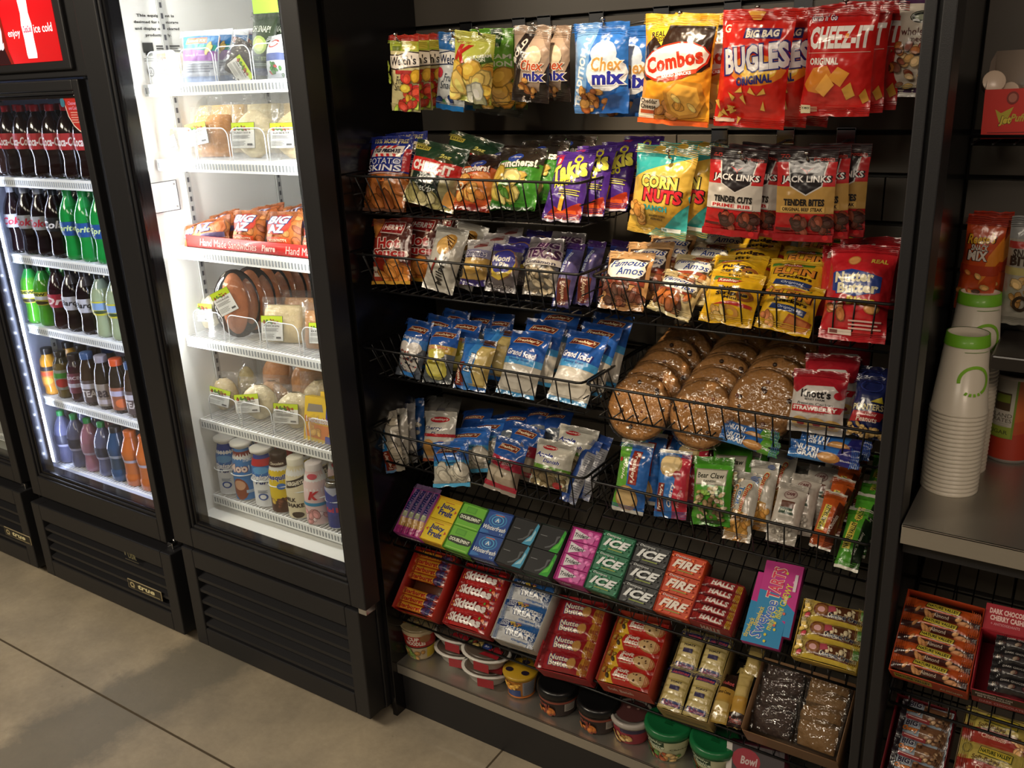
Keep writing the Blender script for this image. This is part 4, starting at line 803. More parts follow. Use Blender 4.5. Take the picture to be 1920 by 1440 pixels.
# ================================================================== FOURTH ROW: blue cake packs, round cookies
FB = '2456a8'
def fresh(cu, cv, w_, rot=0): return p([(cu-w_*.5,cv-.05),(cu-w_*.42,cv+.055),(cu,cv+.07),(cu+w_*.5,cv+.05),(cu+w_*.44,cv-.05),(cu,cv-.035)],'c99a6c')+p([(cu-w_*.47,cv-.042),(cu-w_*.4,cv+.046),(cu,cv+.06),(cu+w_*.47,cv+.042),(cu+w_*.41,cv-.042),(cu,cv-.027)],'6e2a1c')+t("Freshley's",cu,cv+.008,w_*.8,.06,'e4d8b4',b=.03,sh=.15)
cup1 = r(0,0,1,1,'59606c')+r(0,.6,1,1,FB)+p([(0,.52),(1,.5),(1,.66),(0,.62)],'2f74c0')+fresh(.55,.82,.7)+t('Cupcakes',.5,.66,.7,.07,'dfe6f0',b=.02,sh=.2)+e(.3,.5,.22,.1,'d4d0cc')+e(.7,.5,.22,.1,'d4d0cc')+e(.55,.28,.36,.2,'d8d4cf')+bl(91,34,.25,.12,.85,.44,.035,['a82c3c','2c2c44','8c3c2c','3c3c50'])+r(.3,.02,.8,.1,'2f74c0')
pack('cupcake_pack', ((766,597),(814,605),(742,700),(787,713)), .085, .14, .045, '59606c', cup1, 'blue cupcake pack with a red-sprinkled white cupcake, leftmost in the third left basket', cat='snack cake', n=3, step=(.018,.045,.002), nx=10)
cup2 = r(0,0,1,1,'545a5e')+r(0,.62,1,1,FB)+r(0,.5,1,.64,'b99a3c')+fresh(.52,.84,.78)+t('Cupcakes',.5,.60,.66,.07,'c2542c',o='e8d8a8',b=.02,sh=.2)+e(.5,.48,.3,.09,'c2b84a')+e(.52,.25,.36,.2,'c2b94e')+e(.5,.28,.28,.14,'d6cf72')+e(.5,.36,.22,.06,'a89c34')
pack('cupcake_pack', ((809,613),(863,614),(794,710),(847,727)), .078, .135, .045, '545a5e', cup2, 'blue cupcake pack with a pale yellow cupcake in the third left basket', cat='snack cake', n=2, step=(.018,.05,.006), nx=10)
zin = r(0,0,1,1,'2b6ab8')+r(.36,0,.62,1,'3f86cc')+r(.62,.08,1,.86,'b39a56')+r(.66,.12,.92,.82,'c9b474')+r(.04,.06,.3,.5,'7a2c1c')+t("Freshley's",.17,.28,.38,.16,'e8dcc8',rot=87,b=.02)+t('Dreamies',.48,.5,.36,.2,'e6eaf0',o='1c2c4c',rot=84,b=.03)+r(.62,.88,1,.98,'5a3420')
pack('snack_cake_pack', ((874,638),(938,636),(849,724),(906,738)), .072, .13, .04, '2b6ab8', zin, 'tilted blue pack of yellow finger cakes in the third left basket', cat='snack cake', n=2, step=(.02,.05,.01))
gri = r(0,0,1,1,'b8b4aa')+r(0,.52,1,1,FB)+r(0,.46,1,.56,'3f8fc8')+fresh(.5,.84,.72)+t('Grand Iced',.5,.63,.74,.09,'e2e6f2',o='2c2c7c',b=.03,sh=.15,rot=-3)+t('Honey Buns',.5,.53,.5,.045,'2c4c9c',b=.01)+e(.5,.25,.42,.19,'cac6bc')+e(.48,.3,.3,.1,'d8d4cb')+r(0,0,1,.06,'3f8fc8')
G1 = pack('honey_bun_pack', ((961,620),(1040,628),(930,736),(997,749)), .072, .14, .05, 'b8b4aa', gri, 'iced honey bun pack left of the rightmost one in the third left basket', cat='pastry', n=3, step=(.012,.045,.014))
G2 = pack('honey_bun_pack', ((1072,624),(1152,629),(1019,748),(1092,760)), .068, .15, .05, 'b8b4aa', gri, 'rightmost blue and white iced honey bun pack in the third left basket', cat='pastry', n=3, step=(.010,.042,.008))
for k, (a, c) in enumerate((((835,585),(880,580)), ((885,582),(930,584)), ((925,590),(968,588)), ((1005,590),(1060,588)), ((1050,592),(1110,594)))):
    pack('snack_cake_pack', ((a[0],a[1]),(c[0],c[1]),(a[0]-14,a[1]+80),(c[0]-14,c[1]+84)), .23, .27, .035, '1f3f78', r(0,.5,1,1,'1c4a94')+fresh(.5,.75,.8)+r(0,0,1,.5,'6a7480'), 'dark blue cake pack, back of the third left basket, %s from left' % ['first','second','third','fourth','fifth'][k], cat='snack cake', group='blue packs at the back of the third left basket', nx=7, ny=8)
# wrapped round cookies
def cookie_mesh(seed):
    rnd = random.Random(seed); b = B(); n = 30; R_ = .064; rings = []
    prof = [(0, -.009), (.35, -.0088), (.7, -.008), (.9, -.006), (1, 0), (.93, .005), (.6, .006), (0, .006)]
    vs = []
    for j, (rf, y) in enumerate(prof):
        if rf == 0: rings.append([len(b.v)]*n); b.add([(0, y, R_)]); continue
        k = len(b.v); pts = []
        for i in range(n):
            a = 2*PI*i/n; rr = R_*rf*(1+.035*noise.noise(Vector((math.cos(a)*2+seed, math.sin(a)*2, seed)))); yy = y+.0022*noise.noise(Vector((rr*math.cos(a)*60+seed, rr*math.sin(a)*60, 2)))*(1 if y < 0 else .3)
            pts.append((rr*math.cos(a), yy, R_+rr*math.sin(a)))
        b.add(pts); rings.append([k+i for i in range(n)])
    for A, C_ in zip(rings, rings[1:]):
        for i in range(n):
            f = [A[i], A[(i+1) % n], C_[(i+1) % n], C_[i]]; g_ = []
            for q in f:
                if q not in g_: g_.append(q)
            b.face(tuple(g_), '8f6434', 'cookie', True)
    for i in range(9):
        a = rnd.uniform(0, 6.28); q = R_*math.sqrt(rnd.uniform(.02, .7)); x, z = q*math.cos(a), R_+q*math.sin(a); s_ = rnd.uniform(.003, .0055); k = len(b.v)
        b.lathe([(0.0001, -.5*s_), (s_*.8, -.2*s_), (s_, .1*s_), (s_*.5, .6*s_)], 7, col=rnd.choice(['2c1a12', '3a2418', '6a3a24']), m='plastic')
        for t_ in range(k, len(b.v)): X, Y, Z = b.v[t_]; b.v[t_] = (X+x, -.0088+Z, z+Y)
    me = b.mesh('baked_round')
    w_ = B(); P = [[((i/12-.5)*.136*(1-.0*j), 0, 0) for i in range(13)] for j in range(2)]
    pr = [(.0002, -.0125), (.4, -.0118), (.75, -.0112), (1.0, -.0075), (1.07, 0), (1.0, .0075), (.5, .009), (.0002, .009)]
    for j in range(len(pr)-1):
        pass
    k0 = []
    for rf, y in pr:
        k0.append(w_.add([(R_*rf*math.cos(2*PI*i/28), y+.0012*noise.noise(Vector((math.cos(2*PI*i/28)*rf*5, math.sin(2*PI*i/28)*rf*5, seed))), R_+R_*rf*math.sin(2*PI*i/28)) for i in range(28)]))
    for A, C_ in zip(k0, k0[1:]):
        for i in range(28): w_.face((A+i, A+(i+1) % 28, C_+(i+1) % 28, C_+i), 'fff', 'clingfilm', True)
    return me, w_.mesh('cling_wrap')
CK = [cookie_mesh(s) for s in (1, 2, 3)]
def cookie(mw, k, label, group):
    rt = empty('wrapped_cookie', mw, label, 'cookie', group)
    for me in CK[k % 3]: lk(bpy.data.objects.new(me.name, me), rt)
for si, (cx, cy, rad, yb, nn, dx, dz, nm) in enumerate(((1193,758,54,.088,6,.006,.0155,'leftmost'), (1309,770,55,.085,6,.006,.0155,'middle'), (1427,752,53,.095,5,.004,.013,'rightmost'))):
    c0 = at(cx, cy, 1, yb+.025); 
    for k in range(nn):
        mw = T3(c0.x+dx*k, c0.y+.036*k, c0.z-.036+dz*k) @ RZ_(random.uniform(-8, 8)) @ RX_(-26-2*k) @ T3(0, 0, -.036)
        cookie(mw, k+si, 'wrapped chocolate chip cookie in the %s leaning stack, %s' % (nm, 'at the front' if k == 0 else ORD[k-1]+' from the front'), 'wrapped cookies in three leaning stacks')
kn = r(0,0,1,1,'c9c4c0')+r(0,.8,1,1,'a31f2c')+p([(0,.8),(0,.68),(.12,.62),(.3,.74),(.8,.76),(1,.6),(1,.8)],'a31f2c')+t("Knott's",.5,.62,.56,.13,'201c1c',b=.04)+t('BERRY FARM',.5,.53,.36,.035,'333',b=.01)+t('Premium Cookies',.5,.46,.66,.045,'2a2a2a',b=.0,sh=.2)+p([(.05,.32),(.95,.34),(1,.44),(.05,.43)],'b3202c')+t('STRAWBERRY',.5,.385,.82,.065,'efe6e0',b=.05)+t('Shortbread',.5,.325,.4,.03,'a8202c',b=0)+ring(.25,.16,.17,.1,'c8a25c',.35)+ring(.55,.16,.18,.1,'c8a25c',.35)+ring(.82,.15,.15,.09,'c8a25c',.35)+e(.25,.16,.07,.05,'8c2424')+e(.55,.16,.07,.05,'8c2424')+e(.82,.15,.06,.04,'8c2424')+e(.9,.62,.08,.06,'b3202c')
pack('shortbread_bag', ((1488,690),(1600,700),(1477,808),(1573,816)), .082, .118, .05, 'c9c4c0', kn, 'red and white strawberry shortbread bag in the right cookie basket', n=3, step=(.006,.05,.014))
pl = r(0,0,1,1,'1c2556')+t('PLANTERS',.5,.48,.86,.1,'d8cc9c',o='1a1c34',b=.03,rot=4)+p([(0,.22),(.9,.28),(1,.42),(.1,.4)],'a31f26')+t('Salted',.62,.37,.34,.05,'e2c8bc',sh=.3,b=0)+t('Peanuts',.52,.29,.6,.08,'ead8cc',b=.02,sh=.2)+bl(95,26,.02,.02,.98,.22,.1,['b08c50','c8a668'])+ring(.5,.8,.3,.1,'2c3878',.9)+p([(.55,.56),(.85,.56),(.8,.66)],'b8a832')
pack('peanut_bag', ((1608,700),(1672,712),(1588,812),(1655,830)), .085, .13, .045, '1c2556', pl, 'dark blue salted peanut bag at the right end of the cookie basket', n=2, step=(-.012,.05,.0))
def nutri(c2, w2): return r(0,0,1,1,'2f6cb8')+r(0,0,1,.3,'3f86cc')+t('NUTRI',.26,.66,.34,.32,'e9eef4',o='1c3478',b=.04,rot=-4)+t('GRAIN',.3,.34,.36,.32,'e9eef4',o='1c3478',b=.04,rot=-4)+p([(.66,0),(1,0),(1,1),(.72,1)],c2)+e(.58,.35,.16,.3,'a8743c')+e(.57,.4,.12,.2,'c8965a')+t(w2,.85,.3,.22,.16,'e4e6ec',b=.01)
pack('cereal_bar', ((1358,806),(1465,826),(1341,826),(1460,857)), .072, .085, .02, '2f6cb8', nutri('5c9c34','Apple'), 'blue and green cereal bar lying in front of the rightmost cookie stack', cat='cereal bar', n=1, side=True, m='filmbar')
pack('cereal_bar', ((1362,788),(1462,810),(1350,815),(1458,838)), .098, .110, .02, '2f6cb8', nutri('5c9c34','Apple'), 'blue and green cereal bar behind the front one, under the rightmost cookie stack', cat='cereal bar', n=1, side=True, m='filmbar')
pack('cereal_bar', ((1483,824),(1618,846),(1477,856),(1608,879)), .066, .078, .022, '2f6cb8', nutri('2c2c78','Blueberry'), 'blue and navy cereal bar lying at the front right of the cookie basket', cat='cereal bar', n=1, side=True, m='filmbar')
pack('cereal_bar', ((1507,806),(1637,826),(1494,836),(1630,862)), .092, .104, .022, '2f6cb8', nutri('2c2c78','Blueberry'), 'blue and navy cereal bar lying on top behind the front right one', cat='cereal bar', n=1, side=True, m='filmbar')
# ================================================================== FIFTH ROW: donuts, danishes, pies, bars
pack('donut_sleeve', ((705,777),(740,771),(728,885),(763,883)), .085, .125, .035, 'b9b2a4', donstrip('2f86c8'), 'blue and white mini donut sleeve, leftmost in the lowest left basket', cat='pastry', n=1, nx=8, ny=14)
for k, (x, c, a_) in enumerate(((744, 'b4b0a6', 'white donut sleeve, second from the left in the lowest left basket'), (757, '8f8e90', 'grey printed donut sleeve with a black line, third in the lowest left basket'), (772, '22508f', 'blue donut sleeve, fourth from the left in the lowest left basket'))):
    pack('donut_sleeve', ((x-2, 766-k*9), (x+17, 766-k*9), (x+8+k*3, 874-k*8), (x+26+k*3, 877-k*8)), .11+.03*k, .15+.035*k, .03, c, r(.1,0,.18,1,'2a2c44' if k == 1 else 'd8d4c8')+(r(.3,.4,.5,.5,'222') if k == 1 else [])+bl(100+k,7,.4,.05,.95,.95,.3,['c9c4b6',c]), a_, cat='pastry', nx=6, ny=12)
for k, (x, c) in enumerate(((790, '8a8478'), (806, '73706c'), (838, '8c8a84'), (822, '5c5a60'))):
    pack('pastry_pack', ((x, 742+2*k), (x+26, 744+2*k), (x-8, 800), (x+18, 803)), .22, .27, .03, c, r(0,.6,1,1,'6a6864')+r(.1,.1,.9,.5,'9a948a'), 'dull grey wrapped pastry at the back of the lowest left basket, %s from the left' % ['first', 'second', 'fourth', 'third'][k], cat='pastry', nx=6, ny=8, group='grey pastries at the back of the lowest left basket')
che = r(0,0,1,1,'b9b6ae')+e(.52,.84,.3,.06,'a3242a')+t("Freshley's",.52,.84,.5,.055,'e8d8d0',b=.02,sh=.2)+t('Cherry',.42,.66,.6,.1,'22305f',o='d8d4cc',b=.03,sh=.3)+t('Cheese',.62,.55,.5,.1,'22305f',o='d8d4cc',b=.03,sh=.3)+r(0,.5,1,.56,'a8242c')+e(.3,.25,.25,.2,'b98c50')+e(.7,.25,.22,.18,'a3604a')+r(0,0,1,.06,'8a4a30')
pack('danish_pack', ((796,770),(858,774),(795,864),(852,868)), .115, .155, .04, 'b9b6ae', che, 'white cherry cheese danish pack near the left of the lowest left basket', cat='pastry', n=1)
bdn = r(0,0,1,1,'b8b6ac')+r(0,.55,1,1,'2f66b8')+r(0,.46,1,.57,'3f8ab8')+fresh(.5,.78,.66)+t('Crunch Donuts',.5,.52,.6,.05,'1c2c4c',b=.02)+bl(105,10,.1,.12,.9,.42,.16,['c8c4b6','bab6a8'])+r(0,0,1,.08,'4a9cc8')
pack('donut_pack', ((806,827),(875,829),(821,903),(887,921)), .070, .105, .05, 'b8b6ac', bdn, 'blue and white donut pack in front at the left of the lowest left basket', cat='pastry', n=1)
pack('donut_pack', ((838,799),(917,805),(845,880),(918,892)), .115, .165, .05, 'b8b6ac', bdn, 'blue and white donut pack standing behind the front one', cat='pastry', n=2, step=(.022,.045,.008))
dst = r(0,0,1,1,'8a7a6a')+r(0,.6,1,1,'25529c')+p([(0,.5),(1,.44),(1,.64),(0,.68)],'a3243c')+fresh(.5,.83,.6)+t('Donut Sticks',.5,.58,.62,.07,'e2d8d8',b=.01,sh=.3,rot=-4)+r(.08,.16,.92,.44,'a39684')+r(.1,.3,.9,.42,'b8ac98')+r(0,.06,1,.17,'a8283c')+r(0,0,1,.07,'8c8278')
pack('donut_stick_pack', ((938,826),(1000,828),(900,912),(961,928)), .070, .115, .045, '8a7a6a', dst, 'blue and red donut stick pack in the middle of the lowest left basket', cat='pastry', n=2, step=(.012,.05,.016))
apd = r(0,0,1,1,'bab8ae')+p([(0,.34),(1,.30),(1,.44),(0,.46)],'5c8a2c')+e(.4,.83,.2,.05,'a3242a')+t("Freshley's",.4,.835,.36,.045,'e8d8d0',b=.02,sh=.2)+t('Apple',.34,.66,.5,.11,'22307f',o='e4e2da',b=.04,sh=.3)+t('Danish',.56,.55,.42,.08,'22307f',o='e4e2da',b=.03,sh=.3)+bl(107,24,.06,.03,.94,.34,.13,['8f805c','c2b68c','6a5a3c','d0c8a8'])+e(.75,.1,.13,.09,'a8242c')
pack('danish_pack', ((1008,818),(1084,838),(994,904),(1062,924)), .072, .115, .045, 'bab8ae', apd, 'white apple danish pack near the right end of the lowest left basket', cat='pastry', n=2, step=(.022,.055,.016))
pack('donut_sleeve', ((1105,822),(1130,832),(1045,935),(1079,947)), .074, .16, .03, '2c4c94', r(0,0,1,1,'2c4c94')+p([(.55,0),(1,0),(1,.8),(.45,.8)],'9a9ca4')+tiny(.58,.75,.9,22,'5a5c68',.01,.033), 'blue donut sleeve turned to its printed grey side, right end of the lowest left basket', cat='pastry', n=2, step=(.02,.02,.004), nx=7, ny=14)
for k, (x, y) in enumerate(((868, 768), (905, 778), (945, 770), (988, 762), (1020, 768), (975, 800))):
    pack('snack_cake_pack', ((x, y), (x+52, y+3), (x-8, y+62), (x+44, y+68)), .17 if k < 5 else .14, .24 if k < 5 else .19, .035, '1f3f78', r(0,.35,1,1,'1c4288')+fresh(.5,.68,.7)+r(0,0,1,.35,'5a6470'), 'dark blue cake pack heaped at the back of the lowest left basket, %s from left' % ['first', 'second', 'third', 'fifth', 'sixth', 'fourth'][k], cat='snack cake', nx=7, ny=8, group='blue packs at the back of the lowest left basket')
app = r(0,0,1,1,'2c62ac')+p([(0,0),(.3,0),(.42,.4),(.34,1),(0,1)],'5c9c34')+r(0,.94,1,1,'c9c8c0')+r(0,0,1,.05,'c9c8c0')+e(.45,.2,.36,.18,'a8824c')+e(.43,.22,.3,.14,'cdb07c')+r(.46,.4,.72,.86,'8a2c20')+t("Freshley's",.59,.63,.42,.16,'e8dccc',rot=-92,b=.03)+t('Apple',.28,.6,.3,.15,'dfe6c8',rot=-98,b=.02,sh=.2)+e(.12,.72,.06,.03,'b8302c')
pack('fruit_pie', ((1169,826),(1229,829),(1145,951),(1204,970)), .072, .125, .03, '2c62ac', app, 'green and blue apple pie carton, leftmost in the lowest right basket', cat='fruit pie', n=3, step=(.016,.035,.008), crk=.5, nx=9)
chp = r(0,0,1,1,'2f6cb4')+p([(.55,0),(1,0),(1,1),(.7,1),(.62,.5)],'b82c40')+r(0,.95,1,1,'c9c8c0')+e(.42,.77,.36,.17,'a88a58')+e(.4,.79,.31,.14,'cfb888')+e(.68,.64,.12,.06,'8c2428')+r(.1,.08,.32,.5,'7a2a1e')+t("Freshley's",.21,.29,.38,.14,'e8dccc',rot=84,b=.03)+t('Cherry',.55,.34,.36,.17,'e8e0e0',rot=82,b=.03,sh=.2)+t('Fruit Pie',.78,.3,.26,.08,'e2c8cc',rot=80,b=.0)
pack('fruit_pie', ((1239,842),(1300,847),(1226,967),(1285,976)), .070, .125, .03, '2f6cb4', chp, 'blue and red cherry pie pack, second from the left in the lowest right basket', cat='fruit pie', n=3, step=(.014,.04,.01), crk=.5, nx=9)
bcl = r(0,0,1,1,'4c9a2c')+r(.1,.58,.9,.82,'8c8a78')+r(.12,.6,.88,.8,'c9c4b4')+t('Bear Claw',.5,.72,.68,.08,'2a2c22',b=.02)+t('DANISH',.5,.635,.3,.035,'4a4c3c')+bl(109,40,.16,.1,.86,.46,.08,['8c7450','b8a47c','6a5234','c8bca0'])+bl(110,8,.3,.45,.7,.56,.08,['a8985c','8ab04c'])+r(.3,.05,.8,.1,'2a3a1c')
pack('danish_pack', ((1303,856),(1378,858),(1296,981),(1368,990)), .070, .125, .04, '4c9a2c', bcl, 'green danish pack with a beige name panel in the lowest right basket', cat='pastry', n=3, step=(.02,.045,.014))
ctc = r(0,0,1,1,'bcb8ae')+p([(0,0),(.9,0),(.8,.4),(.2,.45)],'a87c34')+bl(111,14,.05,.04,.9,.36,.16,['a8742c','c8964c'])+t('Cinnamon',.60,.62,.42,.16,'a8342c',o='e8d890',rot=-98,b=.04)+t('Toast',.42,.64,.26,.16,'2c64a8',o='e8e4d0',rot=-96,b=.04)+t('Crunch',.22,.62,.34,.16,'a85c24',o='e8e4d0',rot=-94,b=.04)+e(.75,.92,.14,.04,'2c5ca8')
pack('cereal_bar', ((1382,884),(1433,890),(1352,1009),(1404,1019)), .066, .135, .025, 'bcb8ae', ctc, 'white and gold cinnamon cereal bar standing in the lowest right basket', cat='cereal bar', n=3, step=(.024,.03,.014), nx=8)
for k, (x, y) in enumerate(((1330, 838), (1395, 848), (1440, 866), (1470, 872), (1500, 880))):
    pack('pastry_pack', ((x, y), (x+52, y+5), (x-10, y+70), (x+44, y+78)), .16, .215, .025, '8a8880' if k else '2f6a24', r(.1,.3,.9,.8,'a3a19a' if k else '3f8a2c')+r(0,.93,1,1,'b0aea8' if k else '2c5c22'), ('dull silver wrapper at the back of the lowest right basket, %s from the left' % ['', 'first', 'second', 'third', 'fourth'][k]) if k else 'dark green wrapper behind the green danish pack in the lowest right basket', cat='pastry', nx=6, ny=8)
bur = r(0,0,1,1,'bdb6ac')+e(.5,.80,.24,.09,'8c7470')+e(.5,.80,.2,.07,'b8a8a0')+t('CAFE',.5,.81,.3,.06,'6a3a3c',b=.06)+r(.28,.56,.74,.68,'5a3424')+r(.26,.46,.76,.57,'2c4434')+t('Beef & Bean',.51,.52,.4,.035,'c8ccb8')+r(.3,.38,.8,.43,'a8a49a')+bl(113,16,.2,.06,.8,.34,.07,['a8a298','d8d4cc','8a857c'])
pack('burrito', ((1464,905),(1520,912),(1434,1010),(1488,1026)), .068, .135, .035, 'bdb6ac', bur, 'white wrapped burrito with a brown and green label in the lowest right basket', cat='burrito', n=4, step=(.018,.03,.008), nx=9)
def nv(c, c2, nm, w2): return r(0,0,1,1,c)+p([(.1,.3),(.45,.3),(.5,.75),(.2,.75)],'cdbb4c')+t('NATURE VALLEY',.32,.53,.44,.22,'2c3a20',rot=83,b=.04)+p([(.6,0),(1,0),(1,.8),(.75,.85)],c2)+t(w2,.74,.42,.4,.16,'e0dcd0',rot=80,b=0)+r(0,.95,1,1,'d0ccc0')+r(0,0,1,.04,'d0ccc0')
pack('granola_bar', ((1549,915),(1588,932),(1517,1024),(1558,1034)), .066, .125, .022, 'a8481f', nv('b0501f','5a2a1c','',"Dark Chocolate"), 'orange and brown granola bar in the lowest right basket, left of the green ones', cat='granola bar', n=4, step=(.006,.028,.016), nx=7, m='filmbar')
pack('granola_bar', ((1592,946),(1637,962),(1566,1064),(1610,1074)), .058, .135, .022, '3f8a2c', nv('4c962c','1c2c18','',"Oats 'n Honey"), 'green oats granola bar at the right end of the lowest right basket', cat='granola bar', n=6, step=(.004,.026,.016), nx=7, m='filmbar')

# ================================================================== GUM TRAY
def tray_box(quad, yb, yt, depth, cout, cin, lipart, label, wall=.004, lip=.016, name='display_carton', group=None):
    """open printed carton lying on a sloping tray; returns its frame"""
    Mx, w, h = frame(*quad, yb, yt); b = B(); q = .0012; d0 = depth
    b.box(-w/2, d0-q, 0, w/2, d0, h, cin, 'carton')
    b.box(-w/2-q, -wall, 0, -w/2, d0, h, cout, 'carton'); b.box(w/2, -wall, 0, w/2+q, d0, h, cout, 'carton')
    b.box(-w/2-q, -wall*1.6, h, w/2+q, d0, h+q, cout, 'carton'); b.box(-w/2-q, -lip*.2, -q, w/2+q, d0, 0, cout, 'carton')
    P = Patch([[(-w/2+w*i, d0-(d0+lip*.2)*j, -q-.0002) for i in range(2)] for j in range(2)], w, d0)
    P.draw(b, r(0,0,1,1,cout)+lipart, 'carton')
    o = b.obj(name, None, Mx); tag(o, label, 'carton', group); return Mx, w, h
def fill(fr_, w, h, name, rows, cols, base, art, label, cat, d=.012, kind='box', gap=.0015, side=True, u0=0, u1=1, v0=0, v1=1, off=0, group=None, labels=None, jit=0, m=None, tilt=0):
    Mx = fr_; cw = (u1-u0)*w/cols; ch = (v1-v0)*h/rows
    if kind == 'box': b, nm = box_mesh(name, cw-gap, ch-gap, d, base, art, m=m or 'carton')
    else: b, nm = bag_mesh(name, cw-gap, ch*1.12-gap, d, base, art, side=side, seed=len(DES)+5, nx=11, ny=7, crk=.7, seal=.06, m=m or 'filmbar')
    me = b.mesh(name); DES[len(DES)] = me; rnd = random.Random(len(DES)); k = 0
    for j in range(rows):
        for i in range(cols):
            x = -w/2+w*u0+cw*(i+.5); z = h*v0+ch*j+gap/2
            mw = Mx @ T3(x+rnd.uniform(-jit, jit), off-.0004*j, z) @ RY_(rnd.uniform(-1, 1)*jit*500) @ RX_(tilt)
            place = ('nearest the front' if j == 0 else ('%s from the front' % ORD[j-1]))
            if cols > 1: place = '%s column, %s' % (['left', 'right'][i] if cols == 2 else ORD[i], place)
            inst(me, name, mw, '%s, %s' % (label, place), cat, group or name.replace('_', ' ')+' rows: '+label); k += 1
    return me
GQ = (.062, .148)
F, w, h = tray_box(((780,917),(826,928),(737,998),(785,1007)), *GQ, .04, 'a03a8a', '7a4a7a', t('mentos',.5,.5,.8,.5,'d8c8d0',b=.05,sh=.2), 'pink and purple mint roll carton, leftmost in the gum tray')
men = r(0,0,1,1,'9a7cb0')+r(0,0,.12,1,'d860a0')+r(.9,0,1,1,'c9a04a')+t('mentos',.5,.5,.62,.7,'1f2a6c',b=.08)+r(.72,.1,.88,.9,'b9b8a8')
# rolls run up the slope: art is turned
menr = r(0,0,1,1,'9678a8')+r(0,0,1,.14,'b0307c')+r(0,.14,1,.3,'c29a5c')+t('mentos',.5,.66,.5,.72,'1c2666',rot=88,b=.08,sh=.1)+r(.15,.32,.85,.42,'a8b08c')
fill(F, w, h, 'mint_roll', 1, 4, '9678a8', menr, 'purple mint roll in the leftmost gum tray carton', 'mint roll', d=.018, kind='bag', side=False, group='mint rolls in the leftmost carton')
def gum(quad, cout, lip, base, art, rows, lab, pk='gum_pack', cat='gum', yt=.148, d=.014, **k):
    F, w, h = tray_box(quad, .062, yt, .04, cout, '8a8478', lip, lab+' carton in the gum tray')
    fill(F, w, h, pk, rows, 1, base, art, lab+' pack', cat, d=d, group=lab+' packs', **k); return F, w, h
jf = r(0,0,1,1,'d9be1c')+r(0,.9,1,1,'c9a818')+t('Juicy',.5,.62,.62,.28,'1f2a6c',b=.06,rot=-3)+t('Fruit',.52,.34,.6,.27,'1f2a6c',b=.06,rot=-3)+p([(.86,.4),(.95,.48),(.86,.58)],'b8402c')+p([(.14,.4),(.05,.5),(.14,.58)],'b8402c')+ring(.5,.28,.25,.12,'1f2a6c',.93,200,340)+r(.3,.82,.7,.85,'a8402c')
gum(((828,933),(871,944),(786,1007),(828,1022)), 'd0a82c', t('JUICY FRUIT',.5,.6,.8,.3,'a86a2c',b=.04), 'd9be1c', jf, 2, 'yellow fruit gum')
dm = r(0,0,1,1,'63ac2c')+r(.2,.66,.62,.92,'4c9422')+r(.24,.7,.56,.88,'57a028')+p([(0,.42),(.08,.56),(.5,.60),(.92,.56),(1,.42),(.92,.30),(.5,.26),(.08,.30)],'1c2c18')+t('DOUBLEMINT',.5,.43,.8,.15,'e6ecdc',b=.03)+r(.08,.05,.92,.07,'a8d068')
gum(((872,945),(917,956),(829,1023),(876,1041)), '4c8a2a', r(.1,.3,.9,.6,'8ab868'), '63ac2c', dm, 2, 'green mint gum')
wf = r(0,0,1,1,'1c4690')+ring(.5,.66,.36,.3,'2f7cb8',.85)+ring(.5,.66,.25,.21,'4a9cc8',.8)+e(.5,.66,.13,.12,'3c86c0')+p([(.42,.58),(.5,.76),(.58,.58)],'d8e4ec')+p([(.46,.58),(.5,.67),(.54,.58)],'2a5a98')+r(.35,.86,.7,.9,'c2604c')+t('Winterfresh',.5,.3,.9,.2,'e2eaf0',b=.02,sh=.3)+p([(0,.0),(.4,.06),(.3,.14),(0,.2)],'2c6cb0')+t('15',.85,.1,.12,.08,'9ab8d8')
gum(((918,957),(965,969),(878,1041),(926,1052)), '24468a', t('Winterfresh',.5,.6,.8,.3,'aab8c8',sh=.3), '1c4690', wf, 2, 'blue wintry gum')
def five(c, c2): return r(0,0,1,1,'17191c')+p([(.62,0),(.95,0),(1,.3),(1,.9),(.9,1),(.86,.7),(.84,.45),(.72,.25)],c)+p([(.7,.1),(.9,.2),(.95,.6),(.9,.7),(.86,.4)],c2)+p([(.45,.08),(.62,.16),(.76,.35),(.78,.6),(.84,.68),(.80,.72),(.70,.66),(.71,.4),(.58,.22),(.42,.12)],'55585c')+r(.1,.56,.36,.585,'77797c')
gum(((967,970),(1015,983),(928,1051),(978,1069)), '1a1c20', r(0,.3,1,.5,'2c5c50'), '17191c', five('3f93b8','9cc8d8'), 2, 'black and ice blue gum')
gum(((1017,983),(1067,997),(979,1069),(1028,1083)), '1a2420', r(0,.3,1,.5,'2c6c3c'), '17191c', five('2f9a2c','5cc040'), 2, 'black and green gum')
tri = r(0,0,1,1,'b02a84')+bl(121,9,.5,.1,.98,.9,.13,['c85aa0','d070b0'],.9,'a02878')+e(.7,.4,.16,.3,'c864a8')+p([(.1,.96),(.72,.5),(.12,.04)],'d9d6dc')+t('Trident',.38,.5,.5,.34,'24282c',b=.03,sh=.2)
gum(((1079,993),(1132,1001),(1036,1084),(1091,1098)), 'a8307c', t('Trident',.3,.6,.4,.4,'d8d0d8',sh=.2), 'b02a84', tri, 4, 'pink bubble gum', d=.012)
def ice(c1, c2, w_, wc='dfe3e4'): return r(0,0,1,1,c1)+bl(122,26,.02,.02,.98,.98,.05,[c2,c1],.6,c1)+t('Dentyne',.34,.86,.46,.14,'d6dada',b=.01,sh=.3,rot=-2)+t(w_,.52,.5,.84,.44,wc,b=.07,sh=.35)+r(.3,.14,.75,.19,'8a9a3c')
